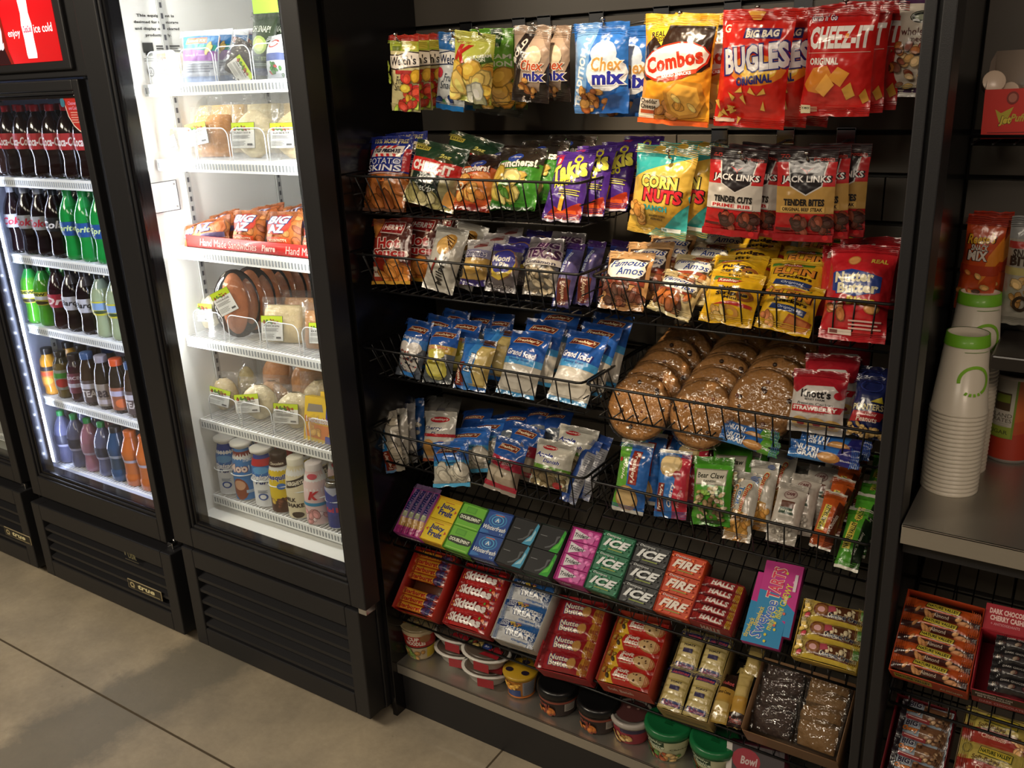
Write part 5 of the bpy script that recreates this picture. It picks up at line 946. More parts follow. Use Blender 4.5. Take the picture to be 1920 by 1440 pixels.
gum(((1136,1000),(1195,1011),(1094,1098),(1153,1122)), '1f5c40', t('ICE',.6,.5,.3,.4,'c8d0cc',b=.04), '176a48', ice('176a48','2a8a64','ICE'), 3, 'dark green cool gum', d=.016)
gum(((1198,1018),(1263,1032),(1156,1124),(1221,1144)), '26282a', t('ICE',.6,.5,.3,.4,'b8c0bc',b=.04), '232629', ice('232629','4a4e50','ICE'), 3, 'black and grey cool gum', d=.016)
gum(((1265,1037),(1329,1053),(1223,1144),(1287,1162)), 'b8401c', t('FIRE',.6,.5,.35,.4,'e0c8b0',b=.04), 'c0421a', ice('c0421a','dc6a24','FIRE','ece0d4'), 3, 'orange hot cinnamon gum', d=.016)
hal = r(0,0,1,1,'962a2c')+r(0,0,1,.14,'6a1c22')+t('HALLS',.52,.52,.56,.6,'d8cfc8',b=.06,sh=.15)+e(.1,.6,.08,.35,'b83a34')+p([(.86,.1),(1,.05),(1,.95),(.88,.9)],'c8a828')
gum(((1322,1084),(1396,1102),(1291,1160),(1367,1184)), '8a2426', t('HALLS',.5,.55,.5,.5,'b8a8a0',b=.05,sh=.15), '962a2c', hal, 5, 'red cough drop', pk='cough_drop_stick', cat='cough drops', kind='bag', d=.018, yt=.135)
swe = r(0,0,1,1,'2484b8')+p([(0,.58),(.5,.55),(1,.35),(1,1),(0,1)],'bc2a86')+t('Swee',.36,.27,.36,.30,'2a62c8',o='ece4c8',rot=85,b=.01,ow=.03)+t('TARTS',.40,.70,.44,.34,'d8325c',o='ece4c8',rot=85,b=.02,ow=.03)+t('mini CHEWY',.68,.47,.5,.17,'d8d03c',rot=81,b=.02)+t('throwback',.12,.2,.28,.14,'dcc84c',rot=80,b=.02)+sum([e(a_,c_,.035,.02,q) for a_,c_,q in ((.62,.86,'d8c83c'),(.8,.55,'4cb84c'),(.58,.15,'d8c83c'),(.75,.3,'d86a4c'),(.55,.7,'c83c5c'),(.6,.06,'d8c83c'),(.84,.75,'e08ac0'))],[])+r(.84,.62,.92,.86,'d8c8d4')
pack('chewy_candy_box', ((1424,1072),(1490,1086),(1387,1199),(1462,1219)), .060, .165, .018, '2484b8', swe, 'tall blue and pink chewy candy box leaning in the gum tray', cat='candy box', kind='box', n=2, step=(.012,.02,.016), sidecol='a82a7c')
cac = r(0,0,1,1,'a8924a')+r(0,0,1,.2,'c2a83c')+p([(.34,.2),(1,.2),(1,.95),(.6,.95),(.42,.8)],'5a3420')+bl(125,8,.5,.4,.95,.9,.06,['d0c09c'],.5,'5a3420')+e(.3,.58,.13,.34,'6a3c22')+e(.3,.58,.1,.25,'8a5a34')+e(.3,.58,.06,.14,'d0a0a0')+p([(.42,.5),(.54,.62),(.5,.85),(.4,.8)],'a84858')+t('Caramel Creams',.7,.4,.54,.22,'1f2448',o='d8d0b0',b=.04)+r(.9,.5,1,.9,'5c8a3c')+bl(126,5,.02,.2,.16,.8,.06,['b8404c','d8b85c'])
F, w, h = tray_box(((1513,1126),(1620,1152),(1482,1225),(1610,1266)), .060, .135, .03, 'b89a3c', '8a7a3c', r(.1,.2,.9,.4,'8a7030'), 'yellow caramel candy carton at the right end of the gum tray')
fill(F, w, h, 'caramel_candy_bar', 3, 1, 'a8924a', cac, 'yellow and brown caramel candy pack', 'candy bar', d=.02, kind='bag', jit=.002, off=-.004)

# ================================================================== CANDY TRAY
F, w, h = tray_box(((789,1033),(857,1044),(736,1137),(815,1165)), .060, .172, .04, 'a02418', '6a3a24', t('STARBURST',.5,.5,.8,.4,'d8a03c',b=.04), 'red fruit chew carton, leftmost in the candy tray', wall=.012)
sta = r(0,0,1,1,'b83a20')+p([(.04,.1),(.66,.06),(.72,.9),(.06,.94)],'d89a2a')+t('Starburst',.36,.5,.6,.6,'b0241c',o='e8b84c',b=.05)+bl(131,4,.72,.2,.95,.8,.08,['4a2c5c','7a2434','2c2c5c'])
fill(F, w, h, 'fruit_chew_stick', 4, 1, 'b83a20', sta, 'orange fruit chew stick in the upper half of the carton', 'candy', d=.015, kind='bag', v0=.5, v1=.98, group='fruit chew sticks in the leftmost candy carton')
fill(F, w, h, 'fruit_chew_stick', 3, 1, 'b83a20', sta, 'orange fruit chew stick in the lower half of the carton', 'candy', d=.015, kind='bag', v0=.02, v1=.36, group='fruit chew sticks in the leftmost candy carton')
ski = r(0,0,1,1,'a81c1c')+bl(132,12,.66,.2,.98,.9,.035,['5c9c34','d8a02c','c8302c','5a2c6c','d8702c'])+bl(133,5,.0,.2,.12,.9,.03,['5c9c34','d8a02c'])+t('Skittles',.46,.5,.78,.56,'dcd6d2',o='7a1418',b=.08,ow=.04)
F, w, h = tray_box(((878,1062),(957,1077),(834,1168),(909,1192)), .058, .172, .04, '9c1c1c', '3c2018', t('Skittles',.5,.5,.6,.4,'b89a8c',b=.04), 'dark red candy carton, second from the left in the candy tray', wall=.01)
fill(F, w, h, 'fruit_candy_bag', 4, 1, 'a81c1c', ski, 'red fruit candy bag', 'candy', d=.02, kind='bag', jit=.002, off=-.004, v0=.0, v1=.93)
ric = r(0,0,1,1,'2a5c9c')+p([(0,0),(1,0),(1,.35),(.5,.5),(.28,.62),(0,.66)],'b9bcc0')+e(.22,.78,.2,.2,'1c2c64')+t('WIN',.2,.86,.26,.14,'c8ccd8',b=.04)+t('GOLD',.2,.72,.28,.13,'c8ccd8',b=.04)+e(.4,.86,.06,.07,'c8b03c')+r(.5,.82,.6,.9,'a83c44')+t('RICE KRISPIES',.64,.6,.62,.13,'e0e4e8',o='1c3468',b=.04,ow=.05)+t('TREATS',.64,.4,.64,.25,'e8ecf0',o='1c3468',b=.07,ow=.05)+t('Original',.68,.14,.36,.1,'2c64a8',b=.02,sh=.3)+bl(134,6,.4,.7,.62,.78,.03,['b08c4c'])+tiny(.06,.5,.24,3,'888c94',.02,.06)
F, w, h = tray_box(((972,1083),(1047,1100),(922,1195),(1003,1219)), .056, .172, .045, 'a8a49c', '6a645c', t('TREATS',.5,.55,.5,.4,'7a8490',b=.04), 'white crisped rice treat carton, third from the left in the candy tray', wall=.012)
fill(F, w, h, 'crisped_rice_treat', 3, 1, '2a5c9c', ric, 'blue and white crisped rice treat', 'snack bar', d=.028, kind='bag', off=-.008, v0=-.02, v1=.92)
nbb = r(0,0,1,1,'8a1c24')+t('Nutter',.45,.66,.44,.3,'cfc4ac',o='22306c',b=.03,ow=.05)+t('Butter',.46,.36,.44,.3,'cfc4ac',o='22306c',b=.03,ow=.05)+e(.68,.5,.08,.3,'a87c40')+p([(.8,.05),(.97,.05),(.99,.95),(.82,.95)],'a8782c')+t('KING SIZE',.89,.5,.13,.2,'7a2c1c',b=.04)
F, w, h = tray_box(((1050,1118),(1135,1142),(1009,1250),(1108,1280)), .054, .185, .045, '982024', '5a2420', t('Butter',.5,.55,.4,.3,'7a3a30',b=.04), 'dark red peanut butter cookie carton in the middle of the candy tray', wall=.014)
fill(F, w, h, 'peanut_butter_cookie_bar', 4, 1, '8a1c24', nbb, 'dark red peanut butter cookie sleeve', 'cookie pack', d=.03, kind='bag', off=-.006, v0=.0, v1=.95)
sof = r(0,0,1,1,'a8241c')+p([(0,0),(.3,0),(.22,.5),(.28,1),(0,1)],'c8a42c')+t('Soft',.44,.74,.24,.26,'d8ccc0',b=.06,sh=.1)+t('Batch',.46,.46,.32,.28,'d8ccc0',b=.06,sh=.1)+e(.77,.5,.2,.38,'a8824e')+e(.76,.53,.17,.32,'c8a878')+bl(135,5,.66,.35,.86,.75,.02,['4a2c1c'])+t('Chocolate Chip',.44,.24,.24,.08,'d8c8a8')+bl(136,5,.06,.3,.2,.8,.05,['3a2c1c','8a6a2c'],.8)
F, w, h = tray_box(((1166,1150),(1255,1174),(1123,1276),(1220,1306)), .054, .185, .045, '9a3420', '6a5428', t('Soft Batch',.4,.55,.5,.3,'c8a89c',b=.04), 'yellow and red soft cookie carton right of the middle of the candy tray', wall=.014)
fill(F, w, h, 'soft_cookie_pack', 4, 1, 'a8241c', sof, 'red and yellow soft chocolate chip cookie pack', 'cookie pack', d=.026, kind='bag', off=-.006, v0=.0, v1=.95)
def crk_(a, c): return r(0,0,1,1,'a8985c')+sum([r(.06,.03+.16*i,.94,.145+.16*i,'c2b27c') for i in range(6)],[])+r(.12,.8,.88,.92,'2c3468')+t('Saltines',.5,.86,.7,.09,'b04c5c',b=.04,sh=.2)+r(.12,.08,.88,.2,'2c3468')+t('Saltines',.5,.14,.7,.09,'b04c5c',b=.04,sh=.2)+r(.3,.42,.7,.52,'3a3454')+t('TOAST',.5,.6,.5,.05,'3a3428',b=.03)
F, w, h = tray_box(((1283,1188),(1378,1215),(1233,1330),(1325,1352)), .054, .19, .045, '8a7444', '6a5c3c', r(.1,.3,.9,.5,'6a5c3c'), 'tan cracker carton in the candy tray', wall=.006)
fill(F, w, h, 'cracker_sleeve', 2, 2, 'a8985c', crk_(0, 0), 'pale peanut butter cracker sleeve', 'crackers', d=.024, kind='bag', side=False, off=-.006, jit=.002)
nek = r(0,0,1,1,'a88a44')+r(0,.68,1,1,'2c1c18')+t('Nekot',.5,.8,.72,.09,'c85a5c',b=.05)+r(0,.42,1,.68,'b08a3c')+t('Lemon Creme',.5,.58,.7,.07,'3a2c1c',b=.03)+sum([r(.1,.03+.19*i,.9,.19+.19*i,'bca668') for i in range(2)],[])
pack('cracker_sleeve', ((1354,1262),(1384,1268),(1329,1350),(1364,1361)), .056, .150, .02, 'a88a44', nek, 'brown and gold creme cookie sleeve right of the pale cracker sleeves', cat='crackers', nx=7, ny=9)
pack('cracker_sleeve', ((1386,1252),(1415,1260),(1364,1362),(1390,1368)), .056, .165, .02, 'b09c5c', r(0,0,1,.24,'2c1c18')+t('Toastchee',.5,.12,.84,.09,'b8645c',b=.05)+r(0,.24,1,.5,'b08a3c')+sum([r(.1,.52+.16*i,.9,.66+.16*i,'bca668') for i in range(3)],[]), 'gold cracker sleeve with a dark end beside the open brown box', cat='crackers', nx=7, ny=9)
pack('cracker_sleeve', ((1408,1212),(1436,1220),(1392,1262),(1420,1270)), .15, .20, .02, 'b09c5c', sum([r(.1,.05+.24*i,.9,.25+.24*i,'bca668') for i in range(4)],[]), 'pale cracker sleeve at the back beside the open brown box', cat='crackers', nx=7, ny=7)
# open brown box with wrapped brownies and cookies
F, w, h = tray_box(((1440,1246),(1603,1296),(1388,1372),(1575,1430)), .050, .165, .045, '7a5c40', '4a3828', [], 'open brown cardboard box of clear-wrapped brownies and cookies in the candy tray', wall=.022, lip=.05)
def wrapped(mw, kind, col, w_, h_, d_, label, group, name, cat, seed=1):
    rt = empty(name, mw, label, cat, group); b = B(); prof = []
    nz, na = 10, 14; P = []
    for j in range(nz+1):
        v = j/nz; row = []
        for i in range(na+1):
            a = 2*PI*i/na; e_ = max(.02, math.sin(PI*min(max(v, .02), .98)))**.55
            x = w_/2*e_*math.cos(a); y = d_/2*(e_**.6)*math.sin(a)
            if kind == 'block': x = w_/2*(abs(math.cos(a))**.7)*(1 if math.cos(a) >= 0 else -1)*(.93+.07*e_)
            n_ = 1+.10*noise.noise(Vector((x*30+seed, v*4, y*30)))
            row.append((x*n_, y*n_+d_/2, h_*(.04+.92*v)))
        P.append(row)
    b.grid(P, col, 'bread'); b.obj('filling', rt)
    b = B(); Pf = []; Pb = []
    for j in range(11):
        v = j/10; r1 = []; r2 = []
        for i in range(11):
            u = i/10; q = (max(0, math.sin(PI*u))**.4)*(max(0, math.sin(PI*v))**.4)
            nn = .0035*noise.noise(Vector((u*7+seed, v*7, seed)))
            x = (u-.5)*w_*1.14; z = v*h_*1.2-h_*.05
            r1.append((x, d_/2-(d_/2+.003)*q+nn, z)); r2.append((x, d_/2+(d_/2+.003)*q+nn, z))
        Pf.append(r1); Pb.append(r2)
    fm = 'crinklefilm' if name.startswith('wrapped_b') or name == 'wrapped_cookie_bar' else 'clearfilm'; b.grid(Pf, 'fff', fm); b.grid(Pb, 'fff', fm, flip=True); b.obj('clear_wrapper', rt)
    return rt, Pf
k = 0
for cx, col, nm, lb in ((-.25, '33211a', 'wrapped_brownie', 'dark brownie in crinkled clear wrap in the open brown box'), (.23, '7c5c34', 'wrapped_cookie_bar', 'golden brown cookie in clear wrap in the open brown box')):
    for j in range(4):
        mw = F @ T3(w*cx, .006, h*(.06+.2*j)) @ RX_(28) @ RZ_(random.uniform(-8, 8))
        wrapped(mw, 'block', col, w*.42, h*.36, .02, lb+', '+(['nearest the front']+[o_+' from the front' for o_ in ORD])[j], lb.split(' in ')[0]+'s in the open brown box', nm, 'snack', seed=j+cx*9)

# ================================================================== STEEL SHELF: cups and bowls
ZS = .1512
def cupobj(name, x, y, prof, col, label, cat, lidprof=None, lidcol='111', lidm='plastic', art=None, pz=(0, 1), rot=25, a=80, lidart=None, rim=None, n=28, bm='plastic', lname='lid', z=ZS, sy=1, group=None, a0=None):
    rt = empty(name, (x, y, z), label, cat, group); b = B(); b.lathe(prof, n, col, bm, sy=sy)
    H_ = prof[-1][1]
    def rad(zz):
        for (r0, z0), (r1, z1) in zip(prof, prof[1:]):
            if z0 <= zz <= z1 and z1 > z0: return r0+(r1-r0)*(zz-z0)/(z1-z0)+.0004
        return prof[-1][0]
    if art:
        P = cyl_patch(0, 0, pz[0], pz[1], -a, a, 16, 4, rot=rot, prof=rad); P.w = rad((pz[0]+pz[1])/2)*math.radians(2*a); P.draw(b, art, 'carton')
    b.obj('body', rt)
    if lidprof:
        b = B(); b.lathe(lidprof, n, lidcol, lidm, sy=sy)
        if lidart:
            rr = lidprof[-1][0] if lidprof[-1][0] > .01 else lidprof[-2][0]; zz = max(q[1] for q in lidprof)+.0004
            P = Patch([[(-rr+2*rr*i, -rr+2*rr*j, zz) for i in range(2)] for j in range(2)], 2*rr, 2*rr); P.draw(b, lidart, lidm)
        b.obj(lname, rt)
    return rt
q = at(785, 1228, 2, ZS); 
cn_ = r(0,0,1,1,'b8a888')+r(0,.45,1,.86,'a02420')+t('CUP',.36,.76,.26,.14,'e0d4c8',b=.05)+t('NOODLES',.40,.60,.46,.15,'e0d4c8',b=.05)+r(0,.42,1,.46,'2a2018')+r(.66,.05,.98,.42,'c2a82c')+bl(141,14,.05,.06,.6,.38,.09,['c29a5c','a87c3c','7a9a4c'])+e(.62,.8,.12,.14,'8a5c34')
cupobj('noodle_cup', q.x, q.y+.012, [(.031, 0), (.033, .004), (.045, .088), (.047, .092)], 'b8a888', 'paper noodle cup with red band, leftmost on the steel shelf', 'noodle cup', [(.0475, .0905), (.0475, .094), (.044, .0945), (.001, .096)], '8a7c5c', 'film', cn_, (.004, .087), rot=38, lidart=bl(142,20,.2,.2,.8,.8,.08,['a8985c','6a7a3c','8a5c34']))
def meal(x, y, z, rotz, label):
    rt = empty('microwave_meal_tray', T3(x, y, z) @ RZ_(rotz), label, 'meal tray'); b = B()
    b.lathe([(.040, 0), (.046, .006), (.058, .030), (.066, .032), (.066, .036), (.058, .036)], 30, 'c9c6bf', 'plastic', sy=.72, caps=True); b.obj('tray', rt)
    b = B(); b.lathe([(.058, .0362), (.050, .041), (.001, .044)], 30, '4a4038', 'plastic', sy=.72); P = Patch([[(-.05+.1*i/6, -.034+.068*j/6, .0450-.0022*(abs(i-3)/3)**2-.0022*(abs(j-3)/3)**2) for i in range(7)] for j in range(7)], .1, .068)
    P.draw(b, bl(int(x*1000), 26, .06,.3,.5,.94,.07,['8a5c3c','a8824c','5c6c34','7a3424','b09a5c'])+p([(.5,0),(1,0),(1,.42),(.8,.6)],'8c2028')+e(.56,.42,.13,.17,'2c3c78')+t('5g',.56,.42,.12,.12,'c8c8d8'), 'film'); b.obj('film_lid', rt)
    b = B(); P = [[(-.035+.07*i/4, -.052-.0*j, .0335-.03*j) for i in range(5)] for j in range(3)]
    b.box(-.006, -.0505, .012, .036, -.049, .035, '93202a', 'carton', .0006); b.obj('sleeve', rt)
for k, (px, py, n_, lb) in enumerate(((850, 1246, 2, 'left'), (903, 1283, 2, 'right'))):
    q = at(px, py, 2, ZS)
    for j in range(n_): meal(q.x, q.y+.028, ZS+.0455*j, 12-9*j, 'white microwave meal tray with red sleeve, %s of the %s pair' % ('bottom' if j == 0 else 'top', lb))
def ring3(c): return e(.5,.8,.12,.1,c)+e(.25,.3,.12,.1,c)+e(.75,.35,.12,.1,c)
q = at(973, 1300, 2, ZS)
cupobj('macaroni_cup', q.x, q.y+.012, [(.028, 0), (.031, .004), (.038, .052), (.040, .056)], 'a8742c', 'yellow-lidded macaroni cup right of the microwave meal trays', 'food cup', [(.042, .054), (.043, .060), (.041, .063), (.001, .064)], 'b08c24', 'plastic', r(0,0,1,1,'b0742c')+r(.55,.1,.9,.95,'8a8c94')+tiny(.58,.85,.86,9,'555a64',.03,.08)+r(.15,.1,.5,.5,'26407c')+r(0,0,1,.1,'c8742c')+chips(143,8,.1,.5,.5,.9,.08), (.004, .052), rot=30, lidart=ring3('241c2c'))
for px, py, s_ in ((1042, 1335, 'left'), (1118, 1368, 'right')):
    q = at(px, py, 2, ZS)
    cupobj('soup_bowl', q.x-.004, q.y+.022, [(.037, 0), (.040, .004), (.047, .048), (.048, .052)], '241c1a', 'black-lidded microwave soup bowl, %s of the two black ones on the steel shelf' % s_, 'soup bowl', [(.0495, .050), (.0505, .058), (.0485, .066), (.044, .070), (.041, .0695), (.001, .0685)], '0d0d0f', 'plastic', r(0,0,1,1,'2a1e1c')+r(0,.82,1,.95,'8a4434')+r(.62,.3,.84,.8,'a8a49c')+tiny(.64,.74,.82,6,'555',.03,.07)+t('CHILI',.22,.6,.24,.2,'a84c3c',b=.04)+bl(144,14,.1,.1,.5,.45,.07,['a8482c','c8742c','7a2c1c']), (.004, .048), rot=28)
q = at(1178, 1386, 2, ZS)
cupobj('oatmeal_cup', q.x, q.y+.020, [(.034, 0), (.037, .004), (.044, .046), (.045, .05)], '8a2434', 'red cup with frosted clear lid on the steel shelf', 'food cup', [(.0475, .047), (.0485, .052), (.0475, .058), (.043, .060), (.041, .056), (.001, .056)], 'a09a94', 'plastic', r(0,0,1,1,'8a2434')+r(.3,.7,.8,.95,'2c2444')+chips(145,16,.0,.02,.5,.5,.07,['c29a5c','a87c3c','d8b87c']), (.003, .047), rot=20, lidart=e(.5,.5,.44,.44,'4a2c2c')+e(.35,.6,.05,.05,'8a6a64')+e(.6,.65,.04,.04,'8a6a64'))
hc = r(0,0,1,1,'b8bc98')+r(.0,.55,.42,.95,'1f3c24')+t('Healthy',.22,.84,.34,.16,'c8d4b8',b=.02,sh=.2)+t('Choice',.24,.66,.36,.18,'d0dcc0',b=.03,sh=.2)+bl(146,22,.08,.03,.8,.42,.07,['a8542c','c28a4c','5c8a3c','d8b87c','8a3424'])+t('Chicken',.68,.68,.34,.09,'4a5434')+p([(.0,0),(.2,0),(.1,.5),(0,.5)],'1f4c2c')
for px, py, s_ in ((1247, 1418, 'left'), (1333, 1452, 'right')):
    q = at(px, py, 2, ZS)
    cupobj('steamed_meal_bowl', q.x-.002, q.y+.022, [(.033, 0), (.036, .004), (.049, .060), (.050, .064)], 'b8bc98', 'green-lidded meal bowl, %s of the two green ones on the steel shelf' % s_, 'meal bowl', [(.0515, .060), (.0525, .068), (.051, .076), (.046, .079), (.0445, .0782), (.001, .0784)], '17663a', 'plastic', hc, (.004, .060), rot=24, lidart=e(.35,.62,.1,.09,'0c2c18')+r(.48,.5,.52,.66,'0c3a1c')+r(.55,.46,.59,.62,'0c3a1c')+tiny(.46,.4,.66,3,'0c3a1c',.02,.04))
pack('meal_box', ((1372,1398),(1470,1402),(1352,1462),(1470,1490)), .075, .11, .03, '5a2434', r(0,0,1,1,'3a3438')+e(.35,.6,.25,.3,'8a2434')+t('Bowl',.4,.6,.3,.2,'b8a8a8',sh=.2)+r(0,0,.1,1,'b8b4b0'), 'dark box with red swirl at the bottom edge of the picture beside the green bowls', cat='meal box', kind='box')
# ================================================================== BOTTLES IN THE DRINKS COOLER
def soda(H, R, liq, cap, lab, ltxt, tc, style='soda', labz=(.36, .58), neck=None, lart=None, capm='plastic'):
    """meshes of one bottle: body, label, cap"""
    if style == 'soda': pr = [(.78, 0), (.95, .03), (1, .08), (.93, .18), (.86, .27), (.90, .35), (1, .42), (1, .60), (.93, .68), (.74, .77), (.50, .85), (.36, .90), (.34, .93)]
    elif style == 'sport': pr = [(.8, 0), (1, .04), (1, .2), (.86, .25), (.86, .48), (1, .52), (1, .64), (.9, .70), (.74, .78), (.58, .86), (.50, .90), (.48, .92)]
    elif style == 'tea': pr = [(.8, 0), (.95, .03), (1, .1), (1, .55), (.92, .60), (.88, .66), (.80, .74), (.62, .82), (.56, .86), (.55, .9)]
    elif style == 'juice': pr = [(.82, 0), (1, .05), (.92, .14), (1, .22), (1, .50), (.84, .58), (.95, .66), (.86, .76), (.6, .84), (.55, .88), (.54, .90)]
    elif style == 'milk': pr = [(.86, 0), (1, .03), (1, .50), (.93, .56), (.97, .62), (.88, .74), (.68, .84), (.62, .88), (.62, .91)]
    prof = [(R*a, H*z) for a, z in pr]
    b = B(); cols = []
    for (a0, z0), (a1, z1) in zip(pr, pr[1:]): cols.append(neck if (neck and z0 >= .72) else liq)
    b.lathe(prof, 20, liq, 'bottle', cols=cols); body = b.mesh('body')
    def rad(z):
        for (r0, z0), (r1, z1) in zip(prof, prof[1:]):
            if z0 <= z <= z1: return r0+(r1-r0)*(z-z0)/(z1-z0)+.0006
        return prof[-1][0]
    b = B(); z0, z1 = labz[0]*H, labz[1]*H; n = 6
    b.lathe([(rad(z0+(z1-z0)*i/n), z0+(z1-z0)*i/n) for i in range(n+1)], 20, lab, 'carton', caps=False)
    P = cyl_patch(0, 0, z0, z1, -75, 75, 12, 4, rot=30, prof=lambda z: rad(z)+.0002); P.w = R*math.radians(150)
    P.draw(b, lart if lart else (t(ltxt, .5, .5, .8, .55, tc, b=.03, sh=.25) if ltxt else []), 'carton'); label = b.mesh('label')
    b = B(); rc = pr[-1][0]*R*1.12
    b.lathe([(rc, pr[-1][1]*H-.004), (rc, H-.002), (rc*.9, H), (.001, H)], 18, cap, capm, caps=False); capo = b.mesh('cap')
    return [('body', body), ('label', label), ('cap', capo)]
def stand(parts, name, x, y, z, label, cat, group=None, rz=0):
    rt = empty(name, T3(x, y, z) @ RZ_(rz), label, cat, group)
    for nm, me in parts: lk(bpy.data.objects.new(nm, me), rt)
    return rt
cola = soda(.195, .0325, '1c0c0a', 'b01c20', 'a31a20', 'Coca-Cola', 'e8dcdc', labz=(.40, .62))
diet = soda(.195, .0325, '1a0f12', '9a9ca4', '9c9ea6', 'Coke', 'b02038', labz=(.40, .60))
zero = soda(.195, .0325, '180c0e', '1a1a1c', '17171b', 'Cola', 'd8d4d8', labz=(.40, .60))
spri = soda(.195, .0325, '1d8a3c', '1f8a3c', '1c4a8c', 'Sprite', 'c8e0a0', labz=(.36, .56), neck='2aa050')
dew = soda(.185, .0325, '4c9a2c', '142a1c', 'b8b02c', '', '000', neck='2f9a44', lart=r(0,0,1,1,'b8b43a')+r(0,.42,1,.68,'c8ccd8')+e(.5,.2,.3,.14,'3a3018')+t('DEW',.5,.82,.5,.2,'2c3a18',b=.05))
drp = soda(.185, .0325, '2a1018', '2a1c1e', 'a02438', "Dr", 'e0c8c8', neck='3a2c30')
drw = soda(.185, .0325, '1a0e12', '2a2426', 'b8b8c4', "Barq's", '2c2c34', neck='4a4448')
lem = soda(.185, .0325, '9aa888', '2c2c28', 'b8b83c', '', '000', neck='8a9a8c', lart=r(0,0,1,1,'c2ba34')+r(.2,.4,.95,.9,'7c9cc8')+e(.5,.25,.25,.12,'3a4a2c'))
jor = soda(.150, .029, 'c88a2c', '1c1a1a', 'c8502c', '', '000', style='juice', labz=(.2, .62), neck='b8862c', lart=r(0,0,1,1,'b8742c')+r(0,.8,1,1,'2a2220')+r(0,.55,1,.75,'c8502c')+e(.5,.3,.3,.2,'d89a3c'))
jap = soda(.150, .029, '6a5a34', '2a241e', '3c7a34', '', '000', style='juice', labz=(.2, .62), neck='3c3a2c', lart=r(0,0,1,1,'8a8c84')+r(0,.6,1,.85,'3f8a34')+e(.5,.35,.3,.22,'a82c2c'))
jgr = soda(.150, .029, '3a1c28', '2a2024', '5a2a3c', '', '000', style='juice', labz=(.2, .62), neck='3a3034', lart=r(0,0,1,1,'6a3444')+r(0,.3,1,.5,'a8a4b4')+t('JUICE',.5,.75,.6,.2,'c8bcc8'))
teb = soda(.165, .030, '3a2c22', '3c5a8c', '8c8894', '', '000', style='tea', labz=(.08, .5), lart=r(0,0,1,1,'54484a')+r(0,.62,1,.85,'b8b4c0')+t('TEA',.5,.4,.6,.3,'c8c0c0'))
teg = soda(.165, .030, '2c241e', '9c98a8', '8a7c74', '', '000', style='tea', labz=(.08, .5), lart=r(0,0,1,1,'8a8078')+t('tea',.5,.6,.6,.4,'3a3034')+r(0,.1,1,.3,'b4acb4'))
teo = soda(.165, .030, '2c241e', 'd0562c', 'a0583c', '', '000', style='tea', labz=(.08, .5), lart=r(0,0,1,1,'8a5440')+r(0,.62,1,.85,'a8a4c0')+e(.6,.3,.25,.2,'c8683c'))
wat = soda(.175, .031, '5c6080', '2c8a4c', '34384c', '', '000', labz=(.34, .56), lart=r(0,0,1,1,'30344a')+r(0,0,1,.2,'9a9cb8'))
ros = soda(.175, .031, '9a6a7c', '2c8a4c', '8a6474', '', '000', labz=(.34, .56), lart=r(0,0,1,1,'8a6070')+r(0,0,1,.2,'a89aac'))
gab = soda(.175, .034, '2c4c74', '2a2a30', '2a3040', '', '000', style='sport', labz=(.24, .5), lart=r(0,0,1,1,'2a4058')+r(0,.8,1,1,'9098a8'))
gao = soda(.175, .034, 'b8622c', 'c2622c', '33282c', '', '000', style='sport', labz=(.24, .5), lart=r(0,0,1,1,'b06030')+r(0,.8,1,1,'a8a0b0'))
NTH = ['leftmost', 'second from the left', 'third from the left', 'fourth from the left', 'fifth from the left', 'sixth from the left', 'seventh from the left', 'rightmost']
ROWS = [([cola]*8, 'dark cola bottle with red label', 'top shelf', 0), ([diet, diet, diet, zero, spri, spri, spri, spri], None, 'second shelf', 1),
        ([dew, dew, drp, drw, drw, lem, lem, lem], None, 'third shelf', 2), ([jor, jap, jgr, teb, teg, teo, teb, teb], None, 'fourth shelf', 3),
        ([wat, wat, ros, wat, gab, gao, gao, gab], None, 'bottom shelf', 4)]
NM = {id(diet): 'dark diet cola bottle with silver label', id(zero): 'dark cola bottle with black label', id(spri): 'green lemon-lime soda bottle', id(dew): 'bright green citrus soda bottle', id(drp): 'dark soda bottle with red label', id(drw): 'dark root beer bottle with pale label', id(lem): 'pale lemonade bottle with yellow label',
      id(jor): 'orange juice bottle with black cap', id(jap): 'apple juice bottle with green band', id(jgr): 'dark red juice bottle', id(teb): 'tea bottle with blue cap', id(teg): 'tea bottle with grey cap', id(teo): 'tea bottle with orange cap', id(wat): 'clear drink bottle with green cap', id(ros): 'pinkish drink bottle with green cap', id(gab): 'blue sports drink bottle', id(gao): 'orange sports drink bottle'}
for kinds, nm, sh_, si in ROWS:
    for i, kd in enumerate(kinds):
        stand(kd, 'drink_bottle', -1.352+.0725*i, .106, C1Z[si], '%s, %s, %s of the drinks cooler' % (nm or NM[id(kd)], NTH[i].replace(' the ', ' '), sh_), 'bottle', 'bottles on the %s' % sh_, rz=random.uniform(-14, 14))
        if i < 7: stand(kd, 'drink_bottle', -1.352+.0725*i, .106+.072, C1Z[si], '%s behind the %s front bottle, drinks cooler %s' % ((nm or NM[id(kd)]), NTH[i].split(' from')[0], sh_), 'bottle', 'bottles in the second row of the %s' % sh_, rz=random.uniform(-20, 20))

